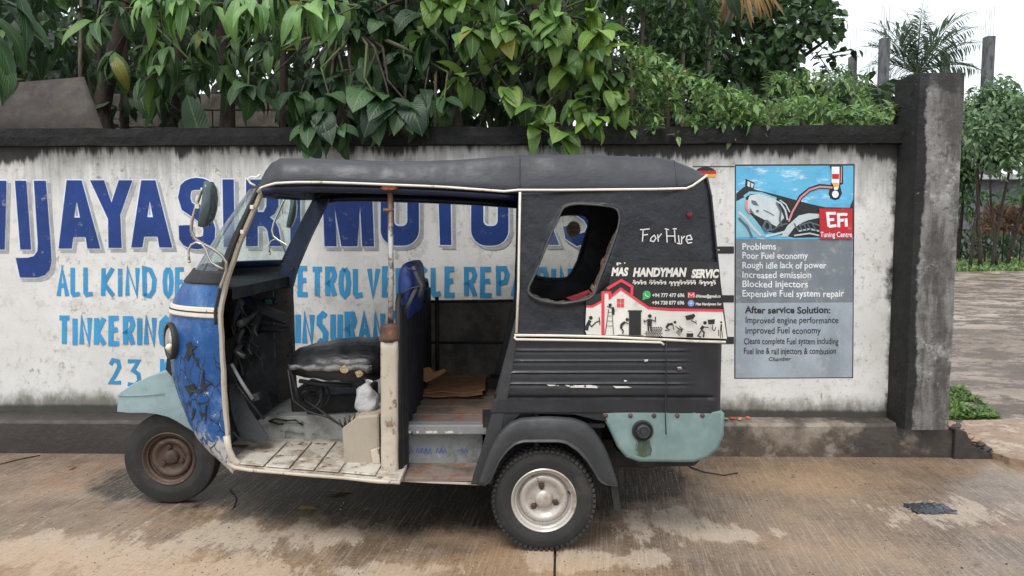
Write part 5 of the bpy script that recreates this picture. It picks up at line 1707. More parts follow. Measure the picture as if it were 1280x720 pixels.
wheel('rear_wheel', rw_c, 1, 0.255, 0.125, 0.158, M['rim'], True)
wheel('rear_wheel', mir(rw_c), -1, 0.255, 0.125, 0.158, M['rim'], True)
fw = W(209, 573, 4.145)
M['rim_rust'] = worn('rust_brown_rim', lin(86, 70, 60), 0.6, 0.3, layers=[dict(c=lin(54, 44, 38), s=8, lo=0.48, hi=0.62), dict(c=lin(128, 112, 98), s=14, lo=0.58, hi=0.68, a=0.7, dull=False), dict(c=lin(110, 66, 42), s=24, lo=0.60, hi=0.68)], bump=(50, 0.4, 0.003))
wheel('front_wheel', Vector((fw.x + 0.01, YC, 0.267)), 1, 0.267, 0.125, 0.152, M['rim_rust'], False)
# front suspension arm and tie
MB().tube([Vector((fw.x + 0.02, YC + 0.09, 0.26)), Vector((fw.x + 0.20, YC + 0.11, 0.40)), Vector((fw.x + 0.32, YC + 0.05, 0.60)), Vector((fw.x + 0.42, YC, 0.95))], 0.028, 8).build('fork_arm', M['black'], auto, smooth=True)
# lump on the tyre bead
# ---- front fender, teal
ff = [(214, 463), (200, 467), (185, 471), (166, 480), (152, 489), (147.5, 493), (146, 515), (160, 516.5), (182, 516.5), (196, 518), (210, 521.5), (221, 527), (232, 534), (262, 552), (262, 500), (240, 463)]
fpts = [W(x, y, 4.085) for x, y in ff]
MB().prism(fpts, (0, 0.23, 0)).build('front_fender', M['teal_light'], auto, smooth=True, bevel=0.022, seg=3, angle=40)
MB().tube([W(x, y, 4.078) for x, y in ((147, 494), (160, 494.5), (180, 494), (205, 492))], 0.003, 5).build('fender_crease', M['teal_light'], auto, smooth=True)
# ---- headlamps low on the nose
for f_, sg in ((lambda p: p, 1), (mir, -1)):
    c0 = W(215, 426, 3.90)
    dirv = Vector((-0.80, -0.60 * sg, 0.02)).normalized()
    c_ = f_(c0)
    root = sub_empty('headlamp', auto, c_)
    MB().lathe([(0.070, -0.10), (0.092, -0.04), (0.098, 0.0), (0.100, 0.012), (0.094, 0.022), (0.085, 0.020), (0.082, 0.008)], c_, dirv, 32).build('bezel', M['black_rubber'], root, smooth=True)
    MB().lathe([(0.082, 0.006), (0.06, 0.02), (0.03, 0.028), (0, 0.03)], c_, dirv, 28).build('lens', M['chrome'], root, smooth=True)
bl = W(212, 434, 3.84)
MB().lathe([(0.0, 0.02), (0.012, 0.018), (0.018, 0.006), (0.02, 0)], bl, (-0.3, -1, 0), 14).build('side_lamp', M['piping'], auto, smooth=True)
MB().prism([W(x, y, 4.05) for x, y in ((209, 447), (217, 450), (214, 470), (207, 462))], (0, 0.1, 0)).build('lamp_bracket', M['black'], auto)

# ---- mirrors on curled chrome arms
for f_, sg in ((lambda p: p, 1), (mir, -1)):
    Y0 = 3.66
    root = sub_empty('mirror', auto, f_(W(275, 350, Y0)))
    arm = [(275, 360), (279, 350), (283, 338), (283, 328), (277, 319), (266, 311), (252, 304), (243, 298), (239, 288), (240, 276), (244, 262), (249, 247), (253, 235)]
    pts = [f_(W(x, y, Y0 - 0.0 - 0.10 * (i / 12))) for i, (x, y) in enumerate(arm)]
    sm = []
    for i in range(len(pts) - 1):
        for k in range(3):
            sm.append(pts[i].lerp(pts[i + 1], k / 3))
    sm.append(pts[-1])
    MB().tube(sm, 0.0075, 8).build('mirror_arm', M['chrome'], root, smooth=True)
    arm2 = [(279, 336), (272, 333), (264, 328), (260, 320), (257, 311), (252, 305), (245, 303), (239, 306), (235.5, 313), (236, 320), (236.5, 326)]
    MB().tube([f_(W(x, y, Y0 - 0.06)) for x, y in arm2], 0.0058, 8).build('hook_arm', M['chrome'], root, smooth=True)
    e = f_(W(236.5, 327, Y0 - 0.06))
    MB().lathe([(0, -0.008), (0.008, -0.004), (0.008, 0.004), (0, 0.008)], e, (0, 0, 1), 8).build('arm_end', M['chrome'], root, smooth=True)
    # mirror head: a tapered shell turned away from the camera
    hd = [(255, 226), (260, 227), (263, 233), (264.5, 246), (263.5, 262), (260, 274), (256, 282), (252, 284), (247, 283), (249, 270), (252, 255), (254, 240)]
    H = [f_(W(x, y, Y0 - 0.16)) for x, y in hd]
    b = MB()
    c_ = sum(H, Vector()) / len(H)
    r0 = [c_ + (p - c_) * 0.72 + Vector((-0.0, -sg * 0.018, 0)) for p in H]
    r1 = [p for p in H]
    r2 = [p + Vector((0.006, sg * 0.05, 0)) for p in H]
    r3 = [c_ + (p - c_) * 0.9 + Vector((0.01, sg * 0.06, 0)) for p in H]
    b.grid([r0, r1, r2, r3], close_u=True)
    b.f.append(tuple(range(len(H))))
    b.f.append(tuple(3 * len(H) + i for i in reversed(range(len(H)))))
    b.build('mirror_head', M['mirror_back'] if 'mirror_back' in M else M.setdefault('mirror_back', worn('mirror_shell', lin(84, 98, 100), 0.16, 0.3, layers=[dict(c=lin(150, 170, 172), s=5, lo=0.52, hi=0.60, st=(3, 1, 0.8), a=0.8, dull=False)])), root, smooth=True)
    MB().box(f_(W(247, 258, Y0 - 0.10)), (0.02, 0.02, 0.02)).build('mirror_clamp', M['piping'], root)
# hinge lugs on the pillar
for x, y in ((315, 259), (303, 290)):
    MB().box(W(x, y, 3.63), (0.018, 0.015, 0.02)).build('hinge_lug', M['piping'], auto, bevel=0.003)

# ---- floor of the driver's bay
zf = 0.39
near_e = [(286, 578), (295, 582), (312, 585), (350, 588), (390, 591), (430, 594), (472, 599), (500, 600)]
far_e = [(500, 553), (300, 553)]
FE = [WZ(x, y, zf) for x, y in near_e]
FB = [Vector((FE[-1].x, 4.62, zf)), Vector((FE[0].x, 4.62, zf))]
MB().prism(FE + FB, (0, 0, -0.02)).build('floor_pan', M['cream_floor'], auto)
# five white pressed pads with brown gaps between them
def fp(px, t):   # px along the near edge, t 0 near .. 1 at the tunnel
    x_n = px
    y_n = 583 + (px - 300) * 0.085 - 1.5
    x_f = px + 32 - (px - 300) * 0.04
    return (x_n + (x_f - x_n) * t, y_n + (553 - y_n) * t)
gaps = [296, 330, 362, 393, 424, 470]
for i in range(5):
    a_, b_ = gaps[i] + 1.6, gaps[i + 1] - 1.6
    q = [WZ(*fp(a_, 0.02), zf + 0.004), WZ(*fp(b_, 0.02), zf + 0.004), WZ(*fp(b_, 1), zf + 0.004), WZ(*fp(a_, 1), zf + 0.004)]
    b = MB().prism(q, (0, 0, 0.007))
    b.build('floor_pad', M['cream_floor'], auto, bevel=0.004)
sill = [WZ(x, y + 0.5, zf) + Vector((0, -0.004, -0.008)) for x, y in near_e]
b = MB().tube(sill, [0.010, 0.011, 0.009, 0.008, 0.010, 0.008, 0.010, 0.010], 8, flat=1.0)
rough_mesh(b, 0.005, 22)
b.build('floor_sill', M['cream'], auto, smooth=True)
b = MB().prism([W(x, y, 3.64) for x, y in ((427, 588), (445, 594), (475, 603), (478, 598), (475, 590), (440, 584))], (0, 0.01, 0))
rough_mesh(b, 0.004, 20)
b.build('bent_flange', M['cream'], auto)
# curl of the cowl's lower edge
MB().tube([W(x, y, 3.70) for x, y in ((283, 545), (286, 562), (291, 574), (300, 582), (312, 586))], [0.018, 0.018, 0.02, 0.02, 0.014], 8, flat=0.8).build('cowl_lip', M['cream'], auto, smooth=True)
# centre tunnel
tn = [W(x, y, 4.12) for x, y in ((288, 556), (304, 546), (318, 528), (332, 521.5), (400, 519), (480, 514), (520, 512), (520, 556))]
MB().prism(tn, (0, 0.5, 0)).build('centre_tunnel', M['tunnel'], auto, bevel=0.012)
MB().lathe([(0.0, -0.01), (0.020, -0.01), (0.024, 0.0), (0.020, 0.006)], W(323.5, 541, 4.12), (0, -1, 0), 14).build('tunnel_hole', M['black'], auto)
MB().tube([W(x, y, 4.10) for x, y in ((290, 540), (300, 549), (330, 552.5), (400, 552), (470, 549))], 0.006, 6).build('tunnel_flange', M['grey_metal'], auto, smooth=True)
rnd = random.Random(4)
for k in range(5):
    p = W(345 + rnd.uniform(-14, 16), 531 + rnd.uniform(-6, 10), 4.108)
    MB().tube([p, p + Vector((rnd.uniform(.03, .07), -0.004, rnd.uniform(-.02, .02))), p + Vector((rnd.uniform(.07, .12), 0, rnd.uniform(-.03, .01)))], 0.006, 5).build('tunnel_clip', M['grey_metal'] if k % 2 else M['black'], auto, smooth=True)
# slanted flange inside the front pillar
MB().prism([W(x, y, 3.86) for x, y in ((283, 455), (292, 470), (312, 512), (336, 548), (322, 556), (300, 548), (288, 512))], (0, 0.012, 0)).build('kick_panel', M['inner'], auto, bevel=0.003)
MB().tube([W(x, y, 3.80) for x, y in ((289, 455), (302, 478), (316, 499))], 0.010, 8).build('brake_lever', M['grey_metal'], auto, smooth=True)
MB().tube([W(x, y, 3.82) for x, y in ((292, 476), (306, 494), (330, 524))], 0.008, 8).build('linkage_rod', M['black'], auto, smooth=True)
MB().prism([W(x, y, 3.80) for x, y in ((312, 494), (322, 492), (325, 500), (314, 503))], (0, 0.05, 0)).build('pedal', M['black'], auto, bevel=0.004)

# ---- steering: handlebar, grips, headset, cables, crumpled dash
hb = W(322, 392, YC)
MB().tube([Vector((hb.x - 0.14, YC, 0.62)), hb], 0.026, 10).build('steering_column', M['black'], auto, smooth=True)
bar = [W(303, 402, 3.84), W(312, 398, 3.95), W(318, 392, 4.1), W(322, 389, YC), W(326, 386, 4.3), W(330, 388, 4.45), W(330, 392, 4.56)]
MB().tube(bar, 0.013, 8).build('handlebar', M['black'], auto, smooth=True)
MB().tube([W(300, 405, 3.80), W(307, 401, 3.90)], 0.021, 10).build('grip', M['black_rubber'], auto, smooth=True)
MB().tube([W(331, 390, 4.46), W(329, 393, 4.58)], 0.021, 10).build('grip', M['black_rubber'], auto, smooth=True)
MB().tube([W(300, 432, 3.86), W(294, 440, 3.80), W(306, 446, 3.78)], 0.014, 8).build('gear_grip', M['black_rubber'], auto, smooth=True)
MB().tube([W(304, 412, 3.84), W(298, 424, 3.86), W(300, 436, 3.86)], 0.012, 8).build('lever', M['black'], auto, smooth=True)
def crump(pts, Y, d, name, m, seed):
    b = MB()
    n = len(pts)
    c = Vector((sum(p[0] for p in pts) / n, sum(p[1] for p in pts) / n))
    ring = [W(x, y, Y + noise.noise(Vector((x * .1, y * .1, seed))) * d) for x, y in pts]
    mid = [W(c.x + (x - c.x) * .5, c.y + (y - c.y) * .5, Y - d * 0.4 + noise.noise(Vector((x * .2, y * .2, seed + 3))) * d) for x, y in pts]
    b.grid([ring, mid], close_u=True)
    b.v.append(W(c.x, c.y, Y - d)); k = len(b.v) - 1
    for i in range(n):
        b.f.append((n + i, n + (i + 1) % n, k))
    return b.build(name, m, auto, solid=0.004)
crump([(288, 372), (300, 366), (318, 372), (340, 384), (360, 392), (362, 406), (340, 402), (316, 408), (292, 414)], 4.28, 0.06, 'crumpled_dash', M['lining'], 1)
crump([(292, 410), (318, 404), (362, 408), (362, 414), (330, 416), (300, 420)], 4.34, 0.05, 'crumpled_dash', M['lining'], 2)
crump([(286, 378), (298, 370), (306, 378), (300, 392), (290, 410), (284, 396)], 3.92, 0.04, 'dash_flap', M['lining'], 3)
crump([(290, 372), (304, 366), (316, 378), (304, 384)], 4.05, 0.05, 'dash_flap', M['blue_dark'], 5)
crump([(326, 374), (346, 372), (348, 380), (330, 382)], 4.5, 0.02, 'gauge_panel', M['blue_dark'], 6)
M['gauge'] = worn('gauge_face', lin(70, 104, 100), 0.2)
MB().box(W(336, 377, 4.47), (0.04, 0.01, 0.03)).build('gauge', M['gauge'], auto)
rnd = random.Random(21)
for k in range(7):
    a, b_ = (rnd.uniform(286, 306), rnd.uniform(380, 420)), (rnd.uniform(288, 330), rnd.uniform(420, 470))
    Y_ = rnd.uniform(3.85, 4.15)
    pts = []
    for q in range(9):
        f = q / 8
        pts.append(W(a[0] + (b_[0] - a[0]) * f + 7 * math.sin(f * 3.1) * rnd.choice((-1, 1)) * 0.6, a[1] + (b_[1] - a[1]) * f + 4 * math.sin(f * 6), Y_ + 0.05 * math.sin(f * 4)))
    MB().tube(pts, 0.005, 5).build('control_cable', M['black_rubber'], auto, smooth=True)

# ---- driver's saddle
def saddle():
    rows = []
    prof = [(-0.60, 0.02), (-0.56, 0.09), (-0.42, 0.15), (-0.2, 0.185), (0.0, 0.19), (0.2, 0.185), (0.42, 0.15), (0.56, 0.09), (0.60, 0.02), (0.56, -0.06), (0.4, -0.09), (0.0, -0.095), (-0.4, -0.09), (-0.56, -0.06)]
    x0, x1 = W(356, 450, 4.0).x, W(484, 450, 4.0).x
    z0 = W(400, 462, 3.88).z
    n = 20
    for i in range(n + 1):
        f = i / n
        wv = (0.38 + 0.16 * math.sin(min(1, f * 1.6) * math.pi / 2)) * (0.35 + 0.65 * min(1, f / 0.08) ** 0.5) * (1 - 0.25 * max(0, (f - 0.88) / 0.12))
        hv = (0.46 + 0.42 * math.sin(min(1, f * 1.5) * math.pi / 2)) * (0.5 + 0.5 * min(1, f / 0.06) ** 0.5) * (1 - 0.3 * max(0, (f - 0.9) / 0.1))
        rows.append([Vector((x0 + (x1 - x0) * f, 4.14 + a * wv * 0.9, z0 - 0.005 + (b_ * 0.80 if b_ > 0 else b_) * hv + 0.004 * math.sin(f * 30 + a * 5))) for a, b_ in prof])
    b = MB().grid(rows, close_u=True)
    b.f.append(tuple(range(len(prof)))); k0 = n * len(prof)
    b.f.append(tuple(k0 + i for i in reversed(range(len(prof)))))
    for i, p in enumerate(b.v):
        b.v[i] = p + noise.noise_vector(p * 9) * 0.006
    return b, rows
sb_, srows = saddle()
sd_ = sb_.build('driver_seat', M['seat'], auto, smooth=True, sub=1)
tr = []
rnd = random.Random(2)
for i in range(2, 19):
    r_ = srows[i]
    a, b_ = r_[0], r_[13]
    tr.append([r_[1].lerp(r_[0], 0.55) + Vector((0, -0.012, 0.0)), r_[0] + Vector((0, -0.015, 0.004)), a.lerp(b_, 0.05 + rnd.uniform(-.05, .25)) + Vector((0, -0.013, 0))])
b = MB().grid(tr)
b.build('torn_trim', M['torn'], sd_, smooth=True, solid=0.003)
for x, y, r_ in ((430, 461, 7), (449, 467, 6)):
    p = W(x, y, 3.84)
    pts = [p + Vector((math.cos(a) * 0.0036 * r_ * (0.7 + 0.5 * rnd.random()), -0.01 + 0.004 * rnd.random(), math.sin(a) * 0.0028 * r_ * (0.7 + 0.5 * rnd.random()))) for a in [k * math.pi / 5 for k in range(10)]]
    MB().prism(pts, (0, 0.02, 0)).build('foam_patch', M['foam'], sd_)
# seat stand, battery and tangle of parts beneath
def tb(pts, Y, r_, name, m):
    ys = Y if isinstance(Y, (list, tuple)) else [Y] * len(pts)
    return MB().tube([W(x, y, yy) for (x, y), yy in zip(pts, ys)], r_, 8).build(name, m, auto, smooth=True)
tb([(362, 455), (368, 480), (376, 512)], 3.95, 0.013, 'seat_frame', M['black'])
tb([(374, 476), (400, 480), (440, 482)], 3.95, 0.012, 'seat_frame', M['black'])
tb([(364, 460), (370, 490), (378, 514)], 4.35, 0.013, 'seat_frame', M['rusty'])
tb([(401, 478), (402, 515)], 4.0, 0.012, 'seat_frame', M['black'])
MB().box(W(430, 500, 4.35), (0.34, 0.4, 0.15)).build('battery_box', M['black'], auto, bevel=0.01)
MB().prism([W(x, y, 4.22) for x, y in ((362, 492), (376, 483), (400, 490), (402, 516), (364, 516))], (0, 0.25, 0)).build('engine_shroud', M['black'], auto, bevel=0.01)
for k in range(3):
    cc = W(388 + k * 3, 498 - k * 2, 4.0 + 0.02 * k)
    r_ = 0.055 + 0.012 * k
    MB().tube([cc + Vector((math.cos(a) * r_, 0.02 * math.sin(2 * a), math.sin(a) * r_ * 0.9)) for a in [q * math.pi / 9 for q in range(18)]], 0.006, 6, closed=True).build('cable_coil', M['black_rubber'], auto, smooth=True)
tb([(360, 462), (366, 500), (384, 514), (410, 522), (430, 534)], 3.92, 0.005, 'loose_cable', M['black_rubber'])
tb([(380, 500), (402, 514), (424, 530), (436, 538)], [4.0, 3.95, 3.85, 3.75], 0.006, 'loose_cable', M['black_rubber'])
# cream side box by the post with rag on top
bx = [(427, 536), (448, 520), (474, 518), (475, 587), (430, 585)]
MB().prism([W(x, y, 3.66) for x, y in bx], (0, 0.28, 0)).build('side_box', M['box_paint'], auto, bevel=0.012)
MB().prism([W(x, y, 3.635) for x, y in ((463, 563), (474, 560), (475, 580), (466, 580))], (0, 0.02, 0)).build('side_box_clip', M['cream'], auto, bevel=0.003)
for k in range(6):
    tb([(428 + k * 2.5, 534 - k * 1.2), (424 + k * 3.2 + (k % 2) * 4, 524 - k * 1.2)], 3.68, 0.004, 'frayed_wire', M['black_rubber'])

# ---- cream post with thin pole above it
pw = W(475, 500, 3.565), W(497, 500, 3.565)
pz0, pz1 = W(486, 598, 3.565).z, W(486, 425, 3.565).z
b = MB()
n = 14
rows = []
for i in range(n + 1):
    z = pz0 + (pz1 - pz0) * i / n
    cx, hw = (pw[0].x + pw[1].x) / 2 - 0.004 + 0.008 * i / n, (pw[1].x - pw[0].x) / 2
    ring = []
    for k in range(16):
        a = 2 * math.pi * k / 16
        sx, sy = math.copysign(abs(math.cos(a)) ** 0.5, math.cos(a)), math.copysign(abs(math.sin(a)) ** 0.5, math.sin(a))
        p = Vector((cx + hw * sx, 3.60 + 0.04 * sy, z))
        ring.append(p + noise.noise_vector(p * 16) * 0.003)
    rows.append(ring)
b.grid(rows, close_u=True)
b.f.append(tuple(range(16))); b.f.append(tuple(n * 16 + i for i in reversed(range(16))))
b.build('centre_post', M['cream'], auto, smooth=True)
cpx = W(487, 410, 3.6)
b = MB().lathe([(0.044, 0.0), (0.052, 0.006), (0.053, 0.02), (0.046, 0.026), (0.046, 0.072), (0.040, 0.084), (0.018, 0.090), (0, 0.090)], Vector((cpx.x, 3.60, pz1 - 0.012)), (0, 0, 1), 16)
rough_mesh(b, 0.003, 30)
b.build('post_cap', M['rusty'], auto, smooth=True)
M['pole'] = worn('peeling_silver_pole', lin(176, 176, 174), 0.4, 0.3, layers=[dict(c=lin(112, 84, 66), s=12, lo=0.50, hi=0.6, z=(1.5, 1.8, 0.2)), dict(c=lin(70, 72, 76), s=9, lo=0.56, hi=0.64, z=(1.35, 1.1, 0.15)), dict(c=RUST, s=30, lo=0.6, hi=0.68)], bump=(30, 0.3, 0.003))
zt_ = W(490, 233, 3.6).z
MB().tube([Vector((cpx.x + 0.004, 3.6, pz1 + 0.05)), Vector((cpx.x + 0.010, 3.6, 1.35)), Vector((cpx.x + 0.012, 3.6, zt_))], 0.0135, 10).build('grab_pole', M['pole'], auto, smooth=True)
MB().lathe([(0.042, -0.004), (0.044, 0.002), (0.03, 0.010), (0.0, 0.011)], Vector((cpx.x + 0.012, 3.585, zt_ - 0.004)), (0, -0.35, 1), 16).build('pole_flange', M['rust_orange'], auto, smooth=True)
MB().tube([W(479, 262, 3.59), W(486, 263, 3.59), W(492, 262, 3.60)], 0.009, 8).build('pole_stub', M['pole'], auto, smooth=True)

# ---- partition behind the driver
pxn = W(499, 500, 3.60).x
zp1, zp0 = W(499, 378, 3.60).z, 0.36
rows = []
for i in range(31):
    y = 3.60 + 1.22 * i / 30
    o_ = 0.012 if (i // 2) % 2 else 0.0
    rows.append([Vector((pxn + o_, y, zp0 + (zp1 - 0.02 - zp0) * k / 6)) for k in range(7)])
MB().grid(rows).build('partition', M['lining'], auto, solid=0.016)
MB().tube([Vector((pxn, 3.60, zp0)), Vector((pxn, 3.60, zp1)), Vector((pxn, 3.64, zp1 + 0.03)), Vector((pxn, 4.78, zp1 + 0.03)), Vector((pxn, 4.82, zp1)), Vector((pxn, 4.82, zp0))], 0.014, 8).build('partition_frame', M['black'], auto, smooth=True)
MB().tube([W(510, 332, 3.9), W(523, 338, 4.0), W(530, 352, 4.1), W(530, 380, 4.15)], 0.009, 8).build('partition_hoop', M['black'], auto, smooth=True)
# blue cushion strapped to the partition
def cushion(x0, x1, y0, y1, z0, z1, m, name, r_=0.05):
    b = MB()
    n = 14
    rows = []
    for i in range(n + 1):
        f = i / n
        zz = z0 + (z1 - z0) * f
        k = math.sin(math.pi * min(1, max(0, f))) ** 0.28 if 0 < f < 1 else 0.35
        ring = []
        for q in range(20):
            a = 2 * math.pi * q / 20
            sx, sy = math.copysign(abs(math.cos(a)) ** 0.6, math.cos(a)), math.copysign(abs(math.sin(a)) ** 0.5, math.sin(a))
            p = Vector(((x0 + x1) / 2 + (x1 - x0) / 2 * sx * k, (y0 + y1) / 2 + (y1 - y0) / 2 * sy * (0.85 + 0.15 * k), zz))
            ring.append(p + noise.noise_vector(p * 11) * 0.008)
        rows.append(ring)
    b.grid(rows, close_u=True)
    b.f.append(tuple(range(20))); b.f.append(tuple(n * 20 + i for i in reversed(range(20))))
    return b.build(name, m, auto, smooth=True)
cx0, cx1 = W(496, 360, 3.75).x, W(521, 360, 3.75).x
cz0, cz1 = W(500, 398, 3.75).z, W(500, 330, 3.75).z
cu_ = cushion(cx0, cx1, 3.68, 4.25, cz0, cz1, M['blue_cloth'], 'backrest_cushion')
for pts in ([(495, 374), (503, 366), (514, 360), (525, 358)], [(516, 333), (521, 345), (527, 357), (524, 372)], [(520, 360), (512, 378), (504, 392)], [(505, 334), (520, 338)]):
    MB().tube([W(x, y, 3.665) for x, y in pts], 0.010, 6, flat=0.3).build('strap', M['strap'], cu_, smooth=True)
MB().lathe([(0, 0.012), (0.016, 0.01), (0.018, 0)], W(526, 359, 3.68), (0, -1, 0), 12).build('buckle', M['black_rubber'], cu_, smooth=True)

# ---- passenger bay: step, riser, platform
zs0 = 0.36
sx0, sx1 = W(495, 600, 3.56).x, W(604, 600, 3.56).x
MB().box(((sx0 + sx1) / 2, 3.68, zs0 - 0.01), (sx1 - sx0, 0.26, 0.02)).build('step_floor', M['ply'], auto, bevel=0.003)
MB().prism([W(x, y, 3.552) for x, y in ((475, 592), (497, 597.5), (540, 601), (602, 604), (606, 607), (600, 607), (540, 604.5), (497, 602), (475, 599))], (0, 0.02, 0)).build('step_sill', M['cream'], auto, bevel=0.003)
MB().box(((sx0 + sx1) / 2 + 0.02, 3.79, 0.465), (sx1 - sx0 + 0.1, 0.02, 0.22)).build('riser', M['grey_metal'], auto)
P_ = Paint(lambda x, y, off: W(x, y, 3.778 - off), 0.0)
rnd = random.Random(12)
M['biro'] = worn('blue_scribble', lin(58, 84, 160), 0.7, layers=[dict(c=lin(120, 124, 128), s=40, lo=0.55, hi=0.66)])
for x0 in (502, 508, 520, 526, 531, 545, 550, 576):
    P_.stroke([(x0, 566), (x0 + 2, 560), (x0 + 4, 567), (x0 + 6, 561), (x0 + 8, 566)], 1.0)
P_.build('scribble', M['biro'], auto)
zp = 0.57
pl_ = [W(495, 535, 3.76).x, W(612, 535, 3.76).x]
MB().box(((pl_[0] + pl_[1]) / 2 + 0.05, 4.28, zp - 0.012), (pl_[1] - pl_[0] + 0.16, 1.08, 0.024)).build('platform', M['ply'], auto)
b = MB().box(((pl_[0] + pl_[1]) / 2 - 0.01, 3.735, zp - 0.018), (pl_[1] - pl_[0], 0.03, 0.05))
b.build('platform_rail', M['grey_metal'], auto, bevel=0.006)
P_ = Paint(lambda x, y, off: W(x, y, 3.7195 - off), 0.0)
for x0, l in ((508, 5), (532, 8), (541, 5), (556, 10), (520, 3)):
    P_.poly([(x0, 539), (x0 + l, 538.4), (x0 + l + 1, 541.4), (x0 + 1, 541.8)])
P_.build('paint_chip', M['scrape'], auto)
for yy in (3.95, 4.15, 4.38):
    MB().tube([Vector((pl_[0] + 0.02, yy, zp + 0.002)), Vector((pl_[1] + 0.05, yy, zp + 0.002))], 0.005, 6, flat=0.6).build('platform_ridge', M['ply'], auto)
# bulkhead behind the passengers' bay
bx_ = W(640, 480, 3.6).x
MB().box((bx_ + 0.12, YC, 0.72), (0.02, 1.26, 0.5)).build('bulkhead', M['lining'], auto)

# ================================================================== LOOSE THINGS IN THE CAB
M['card'] = worn('corrugated_cardboard', lin(150, 112, 80), 0.85, layers=[dict(c=lin(112, 82, 58), s=5, lo=0.45, hi=0.66, a=0.8), dict(c=lin(176, 142, 108), s=3, lo=0.56, hi=0.7, a=0.7), dict(c=lin(70, 52, 40), s=16, lo=0.64, hi=0.7, a=0.6)], bump=(60, 0.2, 0.003))
cbx = W(560, 480, 4.4)
card = thing('cardboard_sheet', (cbx.x, 4.4, zp + 0.012), 'crumpled brown cardboard sheets lying on the passenger platform', 'cardboard')
def cardsheet(corn, seed, lift, curl):
    A, B, C_, D = corn
    rows = []
    n = 12
    for i in range(n + 1):
        f = i / n
        r_ = []
        for k in range(n + 1):
            g_ = k / n
            p = (A.lerp(B, g_)).lerp(D.lerp(C_, g_), f)
            z = zp + 0.014 + lift + curl * f * f + 0.018 * abs(noise.noise(Vector((p.x * 5, p.y * 4, seed)))) + 0.02 * max(0, g_ - 0.8) * 3
            if k in (0, n) or i in (0, n):
                p = p + noise.noise_vector(p * 12 + Vector((seed, 0, 0))) * 0.014
            r_.append(Vector((p.x, p.y, z)))
        rows.append(r_)
    return MB().grid(rows).build('cardboard_layer', M['card'], card, solid=0.005)
cardsheet([WZ(504, 499, zp), WZ(603, 500, zp), WZ(610, 468, zp), WZ(530, 470, zp)], 1.0, 0.0, 0.01)
cardsheet([WZ(514, 496, zp), WZ(606, 497, zp), WZ(609, 464, zp), WZ(528, 470, zp)], 4.0, 0.012, 0.045)
b = MB().prism([W(x, y, 4.45) for x, y in ((526, 462), (536, 459), (543, 466), (556, 461), (558, 464), (545, 473), (532, 478), (524, 472))], (0, 0.03, 0.0))
rough_mesh(b, 0.008, 14)
b.build('cardboard_scrap', M['card'], card)
# plastic bag
t = NT('crinkled_clear_bag')
t.set('Base Color', (0.62, 0.62, 0.62, 1)); t.set('Roughness', 0.25); t.set('Alpha', 0.72)
t.set('Normal', t.bump(t.noise(t.vec(), 30, 5, 0.7, 1.5), 0.9, 0.01))
M['bag'] = t.m
bc = W(458, 497, 3.78)
bag = thing('plastic_bag', (bc.x, bc.y, bc.z - 0.07), 'small crumpled clear plastic bag wedged under the driver seat beside the cream post', 'plastic bag')
b = MB()
rows = []
for i in range(15):
    f = i / 14
    r_ = (math.sin(math.pi * (f * 0.92 + 0.05)) ** 0.5) * 0.070 * (1.0 - 0.22 * f)
    ring = []
    for q in range(22):
        a = 2 * math.pi * q / 22
        p = Vector((bc.x + math.cos(a) * r_, bc.y + math.sin(a) * r_ * 0.8, bc.z - 0.075 + 0.15 * f))
        ring.append(p + noise.noise_vector(p * 20) * 0.020)
    rows.append(ring)
b.grid(rows, close_u=True)
b.f.append(tuple(range(22))); b.f.append(tuple(14 * 22 + i for i in range(21, -1, -1)))
b.build('bag_film', M['bag'], bag, smooth=True)
kn = bc + Vector((0.01, 0, 0.075))
MB().lathe([(0.02, -0.02), (0.012, 0.0), (0.018, 0.010), (0.022, 0.016)], kn, (0.3, 0, 1), 10).build('bag_knot', M['bag'], bag, smooth=True)
